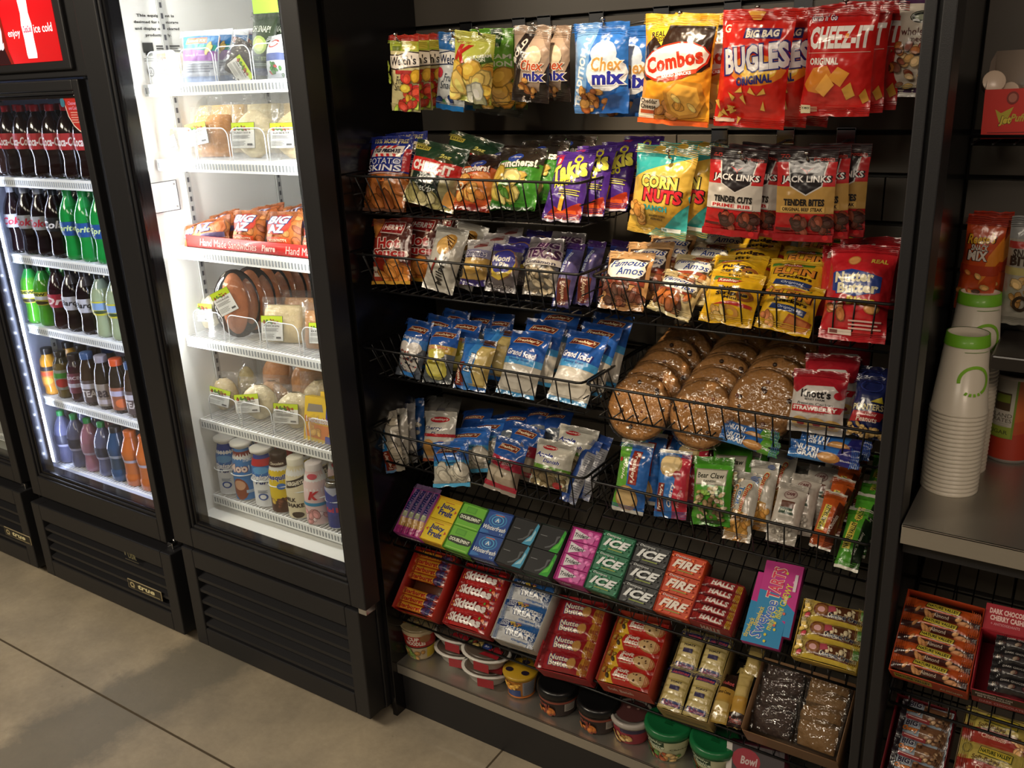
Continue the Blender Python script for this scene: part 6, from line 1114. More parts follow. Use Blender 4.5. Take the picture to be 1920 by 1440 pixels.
# ================================================================== THE BRIGHT COOLER
# clear divider bins
def binmesh(w, h, dp):
    b = B(); tt = .0016; n = 5; rc = .02
    # front panel with rounded upper corners
    pts = [(-w/2, 0)]+[(-w/2+rc-rc*math.cos(PI/2*i/n), h-rc+rc*math.sin(PI/2*i/n)) for i in range(n+1)]+[(w/2-rc+rc*math.sin(PI/2*i/n), h-rc+rc*math.cos(PI/2*i/n)) for i in range(n+1)]+[(w/2, 0)]
    pts = pts[::-1]; k = b.add([(x, 0, z) for x, z in pts]); k2 = b.add([(x, tt, z) for x, z in pts]); m_ = len(pts)
    b.face(tuple(range(k, k+m_))[::-1], 'fff', 'clearplastic', False); b.face(tuple(range(k2, k2+m_)), 'fff', 'clearplastic', False)
    f = b.mesh('front_panel')
    b = B(); b.tube([(x, tt/2, z) for x, z in pts], .0012, 5, 'e6eaee', 'plastic'); e_ = b.mesh('edge')
    b = B(); b.box(-w/2, tt, .001, -w/2+tt, dp, h*.9, 'fff', 'clearplastic'); b.box(w/2-tt, tt, .001, w/2, dp, h*.9, 'fff', 'clearplastic'); s_ = b.mesh('side_panels')
    b = B(); b.box(-w/2+.004, -.002, .002, w/2-.004, -.0008, .017, 'dfe3e8', 'clearplastic'); p_ = b.mesh('price_strip')
    return [('front_panel', f), ('edge', e_), ('side_panels', s_), ('price_strip', p_)]
bins = binmesh(.112, .072, .24)
BX = {0: [-.515, -.395, -.275, -.155, -.035], 1: [-.50, -.383, -.262, -.14, -.03], 3: [-.50, -.37, -.235, -.11], 4: [-.495, -.37, -.25, -.125]}
for si, xs in BX.items():
    for i, x in enumerate(xs):
        stand(bins, 'divider_bin', x, .078, C2Z[si]+.0005, 'clear plastic divider bin on the %s shelf of the bright cooler, %s' % (['top', 'second', '', 'fourth', 'fifth'][si], NTH[i]), 'bin')
def sticker(rt, Mx, w, h, txt='HAM & CHEESE', nm='price_label'):
    b = B(); P = Patch([[(-w/2+w*i, 0, h*j) for i in range(2)] for j in range(2)], w, h)
    P.draw(b, r(0,0,1,1,'3a3a2c')+r(.02,.01,.98,.99,'eceae4')+r(.02,.72,.98,.99,'c2d82c')+bl(7,12,.1,.72,.9,.84,.07,['7a3020','a8502c','4c7a2c'],.6)+t(txt,.5,.6,.7,.07,'33332f',b=.02)+tiny(.12,.48,.8,3,'77756e',.02,.045)+tiny(.08,.26,.62,4,'8a8880',.02,.05)+r(.7,.1,.92,.18,'555'), 'carton')
    o = b.obj(nm, rt); o.matrix_local = Mx; return o
def sandwich(px, py, y, w_, h_, d_, shelf, col, label, kind='block', tx='HAM & CHEESE', rx=-10, ry=0, seed=1, lab=(.0, .22, .55, .5), labrot=0, cat='sandwich', group=None, rz=18):
    q = at(px, py, 1, y); z = C2Z[shelf]+.002
    mw = T3(q.x, y, z) @ RZ_(rz) @ RY_(ry) @ RX_(rx)
    rt, Pf = wrapped(mw, kind, col, w_, h_, d_, label, group, 'wrapped_sandwich', cat, seed)
    if lab: sticker(rt, T3(lab[0]*w_, -.0065, h_*lab[1]) @ RY_(labrot), w_*lab[2], h_*lab[3], tx)
    return rt
BR1, BR2, BR3 = 'dcc79a', 'c58a4c', 'e6d8b4'
# top shelf
sandwich(304, 150, .12, .095, .075, .04, 0, BR3, 'wrapped roll with green label, leftmost on the top shelf of the bright cooler', lab=(0, .3, .6, .6), seed=2)
lun = r(0,0,1,1,'b8bcc6')+r(0,.42,1,1,'d8dce2')+p([(.02,.66),(.98,.58),(.98,.88),(.02,.94)],'2b6fa8')+p([(.04,.66),(.96,.59),(.96,.70),(.04,.76)],'2a8a7c')+p([(.14,.74),(.74,.74),(.7,.86),(.18,.86)],'b85c3c')+t('Lunch Kit',.44,.80,.48,.06,'e8c8a8')+p([(.02,.42),(.98,.40),(.98,.58),(.02,.66)],'8a4c9c')+t('Turkey & Cheese',.42,.52,.6,.05,'d8c0e0',b=0)+bl(151,3,.7,.5,.85,.7,.08,['d8b86c'])+tiny(.08,.34,.9,4,'7a7e8c',.02,.045)+r(0,0,1,.12,'8a9cc0')
pack('lunch_kit', ((341,58),(411,57),(343,155),(414,156)), .095, .115, .02, 'b8bcc6', lun, 'blue and purple lunch kit pack on the top shelf of the bright cooler', cat='lunch kit', n=4, step=(.016,.026,.0), crk=.3, m='filmsoft')
pack('pizza_pack', ((424,52),(480,62),(424,150),(462,152)), .15, .19, .03, 'c25a3c', r(0,0,1,1,'c8684c')+r(0,.55,1,1,'b83a2c')+bl(152,12,.1,.1,.9,.5,.12,['d8a06c','c86c4c']), 'red and orange pizza snack pack behind the lunch kits on the top shelf', cat='snack pack', crk=.4, m='filmsoft')
pack('pickle_pouch', ((476,24),(520,22),(470,147),(516,149)), .115, .135, .03, '2f3a2c', r(0,0,1,1,'34402f')+t('OH SNAP!',.5,.74,.74,.1,'dfe4d4',b=.0)+e(.5,.5,.3,.14,'9ab05c')+e(.5,.5,.2,.1,'c2cf86')+t("DILLY BITES",.55,.3,.7,.06,'8a9a6c')+r(.1,.05,.95,.16,'3a4464')+tiny(.2,.22,.8,2,'8a9a8a'), 'dark green pickle pouch on the top shelf of the bright cooler', cat='pouch', crk=.4, m='filmsoft', n=2, step=(.01,.03,0))
b = B(); Mq, wq, hq = frame((473,7),(518,3),(476,27),(519,22), .085, .085); P = Patch([[(-wq/2+wq*i, 0, hq*j) for i in range(3)] for j in range(3)], wq, hq); P.draw(b, r(0,0,1,1,'9ade3c'), 'carton'); b.box(-wq/2, .0002, 0, wq/2, .001, hq, '8acc34', 'carton')
tag(b.obj('shelf_tag', None, Mq), 'bright green tag above the dark pickle pouch at the top of the cooler', 'tag')
sandwich(448, 158, .10, .10, .085, .03, 0, '3a302c', 'dark wrapped wedge with green and white label leaning on the top shelf', lab=(-.1, .05, .6, .45), labrot=30, ry=28, seed=4)
pack('fruit_pack', ((499,68),(530,66),(506,150),(540,152)), .10, .12, .03, 'c8ccd0', r(0,0,1,1,'d0d4da')+e(.5,.8,.28,.1,'b83c34')+e(.5,.8,.2,.07,'e8e0dc')+r(0,.42,1,.58,'4c5c94')+bl(153,10,.1,.08,.9,.36,.12,['4c8a3c','a83a34','3a6a2c']), 'white and blue fruit pack at the right end of the top shelf', cat='fruit pack', crk=.6, m='filmsoft')
# second shelf
sandwich(322, 300, .12, .075, .12, .035, 1, 'e2d6b8', 'wrapped sandwich wedge, leftmost on the second shelf of the bright cooler', ry=-16, lab=(.05, .08, .75, .42), seed=5)
sandwich(392, 297, .11, .105, .105, .045, 1, BR2, 'brown bread sandwich in clear bag on the second shelf of the bright cooler', tx='ROAST BEEF', lab=(-.2, .28, .55, .5), labrot=-10, seed=6)
sandwich(470, 300, .11, .105, .115, .05, 1, BR3, 'pale bun sandwich in clear bag in the middle of the second shelf', kind='round', tx='TURKEY EGG &', lab=(-.12, .2, .58, .5), seed=7)
sandwich(545, 302, .11, .10, .11, .05, 1, BR1, 'tan bun sandwich in clear bag, rightmost on the second shelf', kind='round', tx='CHEESE', lab=(-.15, .22, .6, .5), seed=8)
for i, (px, py, c) in enumerate(((365, 262, 'dccba0'), (420, 255, 'c8a468'), (490, 262, 'e2d4ac'), (560, 268, 'd0b47c'))):
    sandwich(px, py, .19+.01*i, .11, .125, .05, 1, c, 'wrapped sandwich in the back row of the second shelf, %s' % NTH[i], lab=None, seed=20+i)
# third shelf: red carton of big sandwiches
b = B(); x0_, x1_, y0_ = -.548, .02, .088; z_ = C2Z[2]+.001
b.box(x0_, y0_, z_, x1_, y0_+.0015, z_+.030, 'b8201c', 'carton'); b.box(x0_, y0_, z_, x0_+.0015, y0_+.26, z_+.030, 'a81c1a', 'carton'); b.box(x1_-.0015, y0_, z_, x1_, y0_+.26, z_+.03, 'a81c1a', 'carton'); b.box(x0_, y0_, z_, x1_, y0_+.26, z_+.0015, '9c8c78', 'carton')
P = Patch([[(x0_+(x1_-x0_)*i/2, y0_-.0004, z_+.030*j) for i in range(3)] for j in range(2)], x1_-x0_, .030)
P.draw(b, t('Hand Made Sandwiches',.27,.5,.36,.6,'e8c8bc',b=.0,sh=.3)+t('Pierre',.52,.5,.08,.5,'e8c8bc',sh=.3)+t('Hand Made Sandwiches',.80,.5,.36,.6,'e8c8bc',b=.0,sh=.3), 'carton')
tag(b.obj('display_carton'), 'red open carton lettered Hand Made Sandwiches on the third shelf of the bright cooler', 'carton')
baz = r(0,0,1,1,'b4652e')+bl(161,14,.02,.05,.98,.95,.16,['a85a2c','c27a42','8a4824'])+e(.45,.66,.4,.26,'c23a2c')+t('BIG',.45,.76,.62,.2,'eceae8',o='1f3478',b=.08,ow=.06)+t('AZ',.45,.54,.5,.2,'eceae8',o='1f3478',b=.08,ow=.06)+p([(.12,.22),(.8,.18),(.82,.34),(.14,.36)],'d0502c')+t('CHICKEN PATTY',.46,.28,.6,.06,'f0d8b8',b=.03)+r(0,0,1,.05,'c9a888')
baz2 = r(0,0,1,1,'a86238')+bl(162,14,.02,.05,.98,.95,.16,['a85a2c','c27a42','8a4824'])+t('BIG AZ',.4,.62,.6,.34,'b8b4c8',o='1f3478',b=.06,ow=.05)+r(.55,.2,.95,.36,'4a3c5c')
for i, (q_, a_, l_, yy) in enumerate((
    (((346,412),(428,420),(352,460),(432,466)), baz2, 'brown bread sandwich pack fallen flat at the left end of the red carton', (.105, .135)),
    (((443,392),(500,398),(437,466),(496,471)), baz, 'big sandwich pack standing in the middle of the red carton', (.105, .135)),
    (((507,394),(566,400),(502,470),(566,478)), baz, 'big sandwich pack right of the middle one in the red carton', (.105, .135)),
    (((574,404),(630,410),(570,476),(628,484)), baz, 'big sandwich pack at the far right of the red carton', (.105, .135)),
    (((392,402),(446,398),(396,446),(448,450)), baz2, 'big sandwich pack behind, between the left and middle ones', (.17, .20)),
    (((470,388),(528,386),(470,440),(528,446)), baz2, 'big sandwich pack in the back row behind the middle ones', (.19, .23)),
    (((530,384),(590,388),(528,440),(590,446)), baz2, 'big sandwich pack in the back row at the right', (.19, .23)))):
    pack('big_sandwich_pack', q_, yy[0], yy[1], .05, 'b4652e', a_, l_, cat='sandwich', crk=1.2, nx=10, ny=10, m='filmsoft')
# fourth shelf
sandwich(382, 628, .12, .095, .095, .055, 3, BR3, 'pale bun in clear bag, leftmost on the fourth shelf of the bright cooler', kind='round', tx='HAM & CHEESE', lab=(0, .25, .75, .5), seed=9)
sandwich(402, 585, .20, .10, .13, .06, 3, BR1, 'pale bun standing behind the leftmost one on the fourth shelf', kind='round', lab=None, seed=10)
# black oval trays with filled rolls
def ovaltray():
    b = B(); n = 26
    def ov(s, y): return [(s*.058*math.cos(2*PI*i/n), y, .088+s*.088*math.sin(2*PI*i/n)*(1 if math.sin(2*PI*i/n) > 0 else .96)) for i in range(n)]
    ks = [b.add(ov(s, y)) for s, y in ((1.0, .0), (1.0, .003), (.9, .004), (.82, .022), (.3, .024))]
    for A, C_ in zip(ks, ks[1:]):
        for i in range(n): b.face((A+i, A+(i+1) % n, C_+(i+1) % n, C_+i), '141414', 'plastic', True)
    b.face(tuple(ks[-1]+i for i in range(n))[::-1], '141414', 'plastic', False); base = b.mesh('black_tray')
    b = B(); ks = [b.add(ov(s, y)) for s, y in ((.99, -.0005), (.9, -.003), (.82, -.014), (.4, -.018), (.02, -.018))]
    for A, C_ in zip(ks, ks[1:]):
        for i in range(n): b.face((A+i, C_+i, C_+(i+1) % n, A+(i+1) % n), 'fff', 'clearplastic', True)
    dome = b.mesh('clear_lid')
    b = B(); ks = [b.add([(x*.62-.005, y, z) for x, y, z in ov(s, y)]) for s, y in ((.9, .004), (.86, -.005), (.6, -.012), (.02, -.013))]
    for A, C_ in zip(ks, ks[1:]):
        for i in range(n): b.face((A+i, C_+i, C_+(i+1) % n, A+(i+1) % n), 'b0683c', 'bread', True)
    roll = b.mesh('filled_roll'); return [('black_tray', base), ('clear_lid', dome), ('filled_roll', roll)]
OT = ovaltray(); q = at(452, 640, 1, .105)
for k in range(5):
    rt = empty('oval_sandwich_tray', T3(q.x+.010*k, .105+.045*k, C2Z[3]+.003) @ RZ_(34) @ RX_(-7), 'black oval tray with a brown roll under clear lid, %s in its row' % ('front one' if k == 0 else ORD[k-1]), 'sandwich tray', 'black oval trays on the fourth shelf')
    for nm, me in OT: lk(bpy.data.objects.new(nm, me), rt)
    if k == 0: sticker(rt, T3(-.012, -.0195, .07) @ RY_(-24), .05, .062, 'HOAGIE')
sandwich(528, 650, .115, .11, .10, .055, 3, BR1, 'toasted sandwich in clear bag right of the black oval trays', tx='CHICKEN', lab=(-.18, .1, .55, .62), seed=11)
sandwich(560, 610, .19, .11, .10, .05, 3, BR2, 'sandwich in clear bag behind the toasted one on the fourth shelf', lab=None, seed=12)
sandwich(600, 656, .115, .10, .10, .05, 3, BR2, 'wrapped sandwich at the far right of the fourth shelf', tx='BEEF', lab=(0, .2, .5, .5), seed=13)
# fifth shelf
sandwich(412, 775, .12, .09, .095, .05, 4, BR1, 'bun in clear bag with slanted label, leftmost on the fifth shelf', kind='round', lab=(0, .22, .75, .5), labrot=12, seed=14)
sandwich(478, 786, .115, .105, .10, .055, 4, BR3, 'pale bun with square label, second on the fifth shelf', kind='round', tx='SPICY CHICKEN', lab=(-.15, .25, .7, .5), labrot=-6, seed=15)
sandwich(546, 800, .115, .11, .10, .055, 4, BR3, 'pale bun with large label, third on the fifth shelf', kind='round', tx='EGG SALAD', lab=(-.1, .2, .65, .52), seed=16)
for i, (px, py, y_, c, h_) in enumerate(((440, 745, .2, 'd8c48c', .11), (505, 700, .22, 'c8864c', .15), (560, 705, .22, 'b87a3c', .15), (500, 770, .17, 'c28a50', .09), (585, 750, .19, 'd8c498', .11))):
    sandwich(px, py, y_, .095, h_, .06, 4, c, 'bun in clear bag in the back row of the fifth shelf, %s' % ['leftmost', 'tall brown one', 'tall golden one', 'small brown one', 'rightmost'][i], kind='round', lab=None, seed=30+i)
lch = r(0,0,1,1,'e2bc2c')+r(.68,.5,.98,.92,'2c3c9c')+p([(.08,.66),(.6,.7),(.55,.86),(.12,.84)],'8a8074')+t('Lunchables',.46,.5,.8,.13,'e8e0d8',o='b02c2c',b=.04,ow=.06)+p([(.05,.12),(.7,.08),(.9,.4),(.1,.42)],'d87a2c')+bl(163,5,.15,.15,.7,.36,.12,['e8b04c','d89a3c'])+r(.7,.02,.98,.18,'2c3c9c')
pack('lunch_kit', ((572,742),(632,752),(570,824),(628,838)), .100, .125, .025, 'e2bc2c', lch, 'yellow lunch kit box at the right of the fifth shelf', cat='lunch kit', kind='box', n=3, step=(.022,.03,.004))
# bottom shelf: milk bottles
def milk(lab, cap, art, neckc='d8dce4'): return soda(.165, .0315, 'dfe0e0', cap, lab, '', '000', style='milk', labz=(.03, .90), lart=art)
def mcap(parts, R=.030, H=.165, col='ecebe6'):
    b = B(); b.lathe([(R*.68, H*.90), (R*.68, H*.94), (R, H*.945), (R, H*.995), (R*.9, H), (.001, H)], 22, col, 'plastic', caps=False); parts[2] = ('cap', b.mesh('cap')); return parts
dairy = r(0,0,1,1,'dfe2e6')+r(0,.60,1,1,'2c6cb8')+r(0,.88,1,1,'1f3c94')+e(.5,.72,.3,.07,'5a9ad0')+t('Dairy',.45,.58,.62,.1,'eceef2',o='1c3478',b=.04,sh=.2)+t('Pure',.55,.49,.5,.08,'1c3478',b=.04,sh=.2)+e(.5,.2,.16,.07,'34549c')+e(.5,.2,.1,.045,'dfe2e6')+tiny(.35,.32,.65,3,'7a8498',.01,.02)
dairyr = [x for x in dairy]+r(0,.80,1,.93,'b8242c')
moo = r(0,0,1,1,'3f7cc0')+r(0,.86,1,.95,'7a2c2c')+e(.4,.22,.28,.22,'8a4a34')+e(.4,.3,.2,.1,'c89a7c')+t('Moo',.4,.64,.66,.16,'ecd8d0',o='7a2430',b=.06,ow=.06)+t('TruMoo',.8,.8,.4,.08,'e0e8f0',b=.03)+r(.6,.14,.95,.2,'a8c0dc')
nes = r(0,0,1,1,'d8bc24')+p([(0,0),(1,0),(1,.16),(.6,.3),(.3,.2),(0,.34)],'4a2a1c')+bl(164,8,.2,.14,.9,.3,.1,['c8a43c','6a3c24'])+t('Nesquik',.45,.68,.8,.12,'26408c',o='e8dca8',b=.05)+e(.6,.52,.14,.06,'3a6cb8')+r(0,.88,1,1,'3a2018')+t('Chocolate',.5,.94,.6,.05,'d8ccb8')
her_ = r(0,0,1,1,'d8ceae')+p([(.15,.56),(.85,.66),(.85,.8),(.15,.70)],'2c211c')+t("HERSHEYS",.5,.68,.6,.075,'e8e0cc',rot=9,b=.04)+t('MILK',.3,.36,.4,.08,'2c211c',b=.05)+t('SHAKE',.42,.25,.6,.08,'2c211c',b=.05)+e(.5,.07,.2,.06,'3a2a20')
spk = r(0,0,1,1,'d8bcbc')+bl(165,8,.1,.02,.9,.25,.16,['c88c8c','dcc8c8'])+r(0,.36,1,.42,'2c84b0')+t('K',.5,.56,.36,.16,'b82430',sh=.3,b=.05)+e(.5,.9,.2,.05,'c84c5c')
MB = [(dairy, 'ecebe6', 'white-capped blue and white milk bottle', 0), (moo, 'ecebe6', 'white-capped blue chocolate milk bottle', 0), (dairyr, 'ecebe6', 'white-capped milk bottle with red band', 0), (nes, '2c1a14', 'yellow chocolate milk bottle with dark cap', 1), (her_, 'e6e2d2', 'cream milkshake bottle with slanted dark band', 1), (spk, 'dcd4d4', 'pinkish protein shake bottle', 1)]
MX = [-.550, -.482, -.402, -.336, -.272, -.205]
for i, (a_, c_, l_, k_) in enumerate(MB):
    pr_ = milk('dfe0e0', c_, a_)
    if not k_: pr_ = mcap(pr_)
    stand(pr_, 'milk_bottle', MX[i], .108-.002*i, C2Z[5], l_+' at the front of the bottom shelf', 'bottle')
    for j in (1, 2): stand(pr_, 'milk_bottle', MX[i]+.005, .108+.072*j, C2Z[5], l_+' in the %s row of the bottom shelf' % ['', 'second', 'third'][j], 'bottle')
b = B(); b.lathe([(.022, 0), (.0255, .006), (.0255, .118), (.022, .126), (.0225, .130), (.020, .130), (.019, .127), (.001, .127)], 22, '2a3a8c', 'chrome'); can = b.mesh('body')
b = B(); b.lathe([(.0258, .007), (.0258, .117)], 22, '22307c', 'carton', caps=False); P = cyl_patch(.026, .026, .007, .117, -80, 80, 12, 3, rot=30); P.draw(b, r(0,.45,1,1,'a8acc0')+p([(0,.5),(.5,.3),(1,.55),(1,1),(.5,.8),(0,1)],'2a3a8c')+t('Red Bull',.5,.45,.7,.12,'b8243c',b=.05), 'carton')
cl_ = b.mesh('printed_sleeve')
stand([('body', can), ('printed_sleeve', cl_)], 'energy_drink_can', -.140, .100, C2Z[5], 'slim blue and silver energy drink can in the front row of the bottom shelf', 'can')
stand([('body', can), ('printed_sleeve', cl_)], 'energy_drink_can', -.138, .158, C2Z[5], 'slim blue and silver energy drink can in the second row of the bottom shelf', 'can')
for i, x in enumerate(MX+[-.140]):
    b = B(); R_ = .0365 if i < 6 else .031; b.tube([(R_*math.cos(2*PI*k/22), R_*math.sin(2*PI*k/22), 0) for k in range(22)], .0015, 6, 'dfe6ea', 'plastic', closed=True); b.obj('ring', None)
    o = bpy.data.objects[-1] if False else COL.objects[-1]
    o.name = 'bottle_collar'; o.location = (x, .106, C2Z[5]+.078); tag(o, 'clear plastic ring of the bottle organiser round the %s front bottle of the bottom shelf' % (NTH[i].replace(' from the left', '')), 'bottle ring')
# ================================================================== COFFEE COUNTER GOODS
b = B(); n = 30
rs = [(.0295, 0), (.0425, -.128)]
def cupmeshes(art=True):
    b = B(); H = .128; r0, r1 = .0425, .0300    # upside-down paper cup: rim down
    b.lathe([(r0, 0), (r0+.0012, .0018), (r0, .0045), (r0-.0008, .005), (r1+.001, H-.004), (r1, H), (r1-.0022, H), (r1-.003, H-.006), (.001, H-.006)], 30, 'd6cdbc', 'plastic', caps=False)
    if art:
        P = cyl_patch(r0+.0003, r1+.0034, .006, H-.02, -80, 80, 16, 5, rot=20); P.draw(b, ring(.58,.52,.24,.24,'7fb82c',.80,-60,190,22)+sum([ring(.58,.52,.24,.24,'7fb82c',.80,-75-16*k,-66-16*k,2) for k in range(4)],[])+tiny(.4,.96,.8,1,'7a9a5c',.008), 'carton')
    body = b.mesh('cup_wall')
    b = B(); b.lathe([(r1+.0034, H-.018), (r1+.0012, H+.0002), (r1-.0004, H+.0006)], 30, '6fae24', 'carton', caps=False); band = b.mesh('green_band')
    return body, band
cb, cbd = cupmeshes()
cbp, _x = cupmeshes(False)
b = B(); b.lathe([(.0425, 0), (.0440, .0018), (.0425, .0048), (.0415, .0055)], 30, 'd6cdbc', 'plastic', caps=False); crim = b.mesh('cup_wall')
def cups(x, y, n, side):
    for k in range(n):
        top = k == n-1; lb = ('white paper cup with green band on top of the %s stack' % side) if top else 'white paper cup nested upside down in the %s stack' % side
        rt = empty('paper_cup', (x, y, .8637+.0072*k), lb, 'paper cup', None if top else 'paper cups nested in the %s stack' % side)
        for nm, me in (('cup_wall', cb if top else cbp), ('green_band', cbd)):
            if top or nm == 'cup_wall': lk(bpy.data.objects.new(nm, me), rt)
cups(1.219, .168, 20, 'front'); cups(1.219, .262, 26, 'back')
def canister(px, py, label, z=.8637, y=None):
    q = at(px, py, 2, z); rt = empty('canister', (q.x, q.y+.036, z), label, 'canister'); b = B(); R_ = .036; H = .155
    b.lathe([(R_, 0), (R_, .006), (R_-.0003, H-.006), (R_, H-.004)], 30, 'a03a24', 'carton', caps=True, cols=['8a8680', 'a83c20', 'b0601f']); 
    P = cyl_patch(R_+.0003, R_+.0003, .006, H-.005, -85, 95, 18, 6, rot=20)
    P.draw(b, r(0,0,1,1,'b85a24')+r(0,0,1,.4,'a8341f')+p([(0,.4),(1,.6),(1,.42),(0,.25)],'b04a22')+r(.0,.27,.42,1,'6f8c2c')+r(.0,.3,.39,1,'bdb8ac')+r(.12,.62,.34,.84,'4a3824')+r(.13,.72,.33,.82,'7a8a2c')+t('ISLAND',.22,.56,.32,.05,'5a5448',b=.01)+t('CRATES',.22,.5,.32,.05,'5a5448',b=.01)+tiny(.12,.45,.36,2,'a8a498',.01,.025)+r(0,.28,.39,.42,'8a9c34')+t('SUGAR',.2,.35,.3,.05,'4a5420',b=.02), 'carton'); b.obj('body', rt)
    b = B(); b.lathe([(R_+.0008, H-.005), (R_+.0008, H), (R_-.001, H+.001), (R_-.003, H-.001), (.001, H-.001)], 30, 'cfc4ba', 'plastic', caps=False); b.obj('lid', rt)
canister(1882, 868, 'round orange and green sugar canister in front on the steel counter')
canister(1893, 832, 'round orange and green canister standing behind the front one')
# snack mixes on hooks above the counter
rmx = r(0,0,1,1,'c04a1c')+r(0,.9,1,1,'a83018')+p([(.55,.3),(1,.55),(1,.8),(.7,.6)],'d8842c')+t("Reese's",.44,.77,.72,.1,'e2b02c',o='4a1c10',b=.03,sh=.3,rot=5)+t('SNACK',.44,.68,.44,.06,'d8ccc0',o='3a1c14',b=.03)+t('MIX',.42,.60,.5,.1,'d8ccc0',o='3a1c14',b=.06)+r(0,.4,1,.5,'a8381c')+bl(171,9,.1,.1,.9,.42,.12,['6a3820','c8803c','4a2818','d8a860'])
pack('snack_mix_bag', ((1817,402),(1889,405),(1788,575),(1862,590)), .285, .285, .03, 'c04a1c', rmx, 'orange snack mix bag hanging above the paper cups', n=2, step=(.012,.018,.004), nx=9, ny=12)
sbt = r(0,0,1,1,'9c988c')+r(0,.8,1,1,'8a8c8c')+r(.02,.72,.98,.78,'a83a34')+t('SNACK',.5,.68,.7,.07,'3a2c24',b=.04)+t('BITES',.5,.61,.8,.09,'3a2c24',b=.05)+r(0,.48,1,.55,'b0a468')+bl(172,8,.1,.15,.9,.44,.15,['c09a5c','a87c44','d0b078'])+ring(.5,.22,.2,.08,'3a2c20',.6)
pack('snack_bites_bag', ((1899,404),(1975,408),(1869,604),(1950,614)), .28, .28, .035, '9c988c', sbt, 'silver and cream snack bag cut off by the right edge of the picture', n=1, nx=9, ny=12)
# small cream cups in a red carton
Mx, w, h = frame((1848,168),(1960,164),(1838,258),(1956,262), .15, .15)
b = B(); q = .0015; dd_ = .09
b.box(-w/2, 0, 0, w/2, q, h, 'b8241c', 'carton'); b.box(-w/2, 0, 0, -w/2+q, dd_, h*1.0, 'a82018', 'carton'); b.box(w/2-q, 0, 0, w/2, dd_, h, 'a82018', 'carton'); b.box(-w/2, dd_-q, 0, w/2, dd_, h*1.75, '8a7c70', 'carton'); b.box(-w/2, 0, 0, w/2, dd_, q, '8a2018', 'carton')
k = b.add([(-w/2, 0, h), (-w/2, dd_, h), (-w/2, dd_, h*1.75), (-w/2, dd_*.35, h*1.55)]); b.face((k, k+1, k+2, k+3), '9a8c80', 'carton', False)
P = Patch([[(-w/2+w*i/2, -.0004, h*j) for i in range(3)] for j in range(2)], w, h)
P.draw(b, r(0,0,1,1,'bc281e')+p([(.2,.6),(.3,.52),(.5,.64),(.42,.4),(.36,.28),(.28,.34)],'a89a2c')+t('Jet',.38,.36,.2,.2,'c8b43c',o='4a1c14',b=.05,sh=.2)+t('Puffed',.66,.42,.4,.16,'b09a34',sh=.3)+r(.1,.12,.95,.135,'6a1814')+r(.1,.07,.8,.08,'6a1814')+e(.47,.82,.10,.13,'7a2a20')+e(.47,.82,.07,.09,'a06050'), 'carton')
tag(b.obj('display_carton', None, Mx), 'red open carton holding small white cups at the right edge above the counter', 'carton')
b = B(); b.lathe([(.0195, 0), (.024, .030), (.025, .032), (.0235, .033), (.001, .034)], 20, 'cdb8a4', 'plastic'); tc_ = b.mesh('small_paper_cup')
for i, (x, y, z, rx, rz) in enumerate(((-.036, .02, h+.004, 70, 20), (-.034, .016, h-.016, 100, 60), (.0, .02, h-.010, 80, -30), (.028, .055, h+.010, 60, 10), (-.02, .062, h-.004, 120, 80), (.03, .02, h-.02, 90, 120))):
    inst(tc_, 'small_paper_cup', Mx @ T3(x, y+.012, z) @ RZ_(rz) @ RX_(rx) @ Matrix.Scale(.62, 4), 'small white paper cup tossed in the red carton, %s' % ['topmost at the left', 'against the front edge at the left', 'in the middle', 'at the back right', 'at the back left', 'at the front right'][i], 'cup', 'small white cups in the red carton')
b = B()
for y in (.16, .20, .24): b.tube([(1.19, y, 1.412), (1.5, y, 1.412)], .002, 6)
for i in range(12): b.tube([(1.195+.027*i, .14, 1.414), (1.195+.027*i, YW, 1.414)], .0016, 5)
b.tube([(1.19, .14, 1.425), (1.5, .14, 1.425)], .0025, 6)
tag(b.obj('wire_shelf'), 'black wire shelf that carries the red carton of small cups', 'shelf')
b = B(); b.box(1.255, .16, 1.075, 1.7, YW, 1.098, '2b2724', 'plastic', .003); tag(b.obj('wall_ledge'), 'dark ledge on the wall behind the canisters', 'shelf')
# bar boxes under the counter
nva = r(0,0,1,1,'a8481c')+r(0,0,1,.38,'3a1a18')+bl(181,5,.18,.05,.45,.35,.05,['b07c4c'],.5)+bl(182,3,.66,.05,.95,.35,.07,['c09060','b8845c'],.5)+t('Almond',.5,.22,.2,.2,'c8b8a8',b=.0)+p([(.28,.52),(.72,.46),(.74,.8),(.3,.86)],'1f2c18')+p([(.29,.55),(.71,.49),(.73,.77),(.31,.83)],'b8a43c')+t('NATURE VALLEY',.51,.66,.4,.16,'1f2c18',b=.04,rot=-2)
F, w, h = tray_box(((1712,1108),(1842,1146),(1660,1258),(1816,1294)), -.01, .085, .05, 'a83c18', '5a4a3c', p([(.05,.3),(.55,.3),(.55,.85),(.05,.85)],'b8a43c')+t('NATURE VALLEY',.3,.58,.46,.3,'1f2c18',b=.04)+t('ALMOND',.8,.45,.3,.25,'c8b898',b=.04), 'orange almond bar carton under the steel counter', wall=.006, lip=.03)
fill(F, w, h, 'granola_bar', 5, 1, 'a8481c', nva, 'orange and brown almond bar in the orange carton', 'granola bar', d=.022, kind='bag', v0=.02, v1=.9, off=-.006, group='almond bars in the orange carton')
dcb = r(0,0,1,1,'222022')+r(0,.3,1,.62,'3a3638')+bl(183,10,.05,.25,.95,.6,.05,['5a3a34','8a7a6c','4a2428'])+t('DARK CHOCOLATE',.45,.8,.5,.14,'b8b4b0',b=.02)+r(.72,.66,.8,.95,'a8243c')
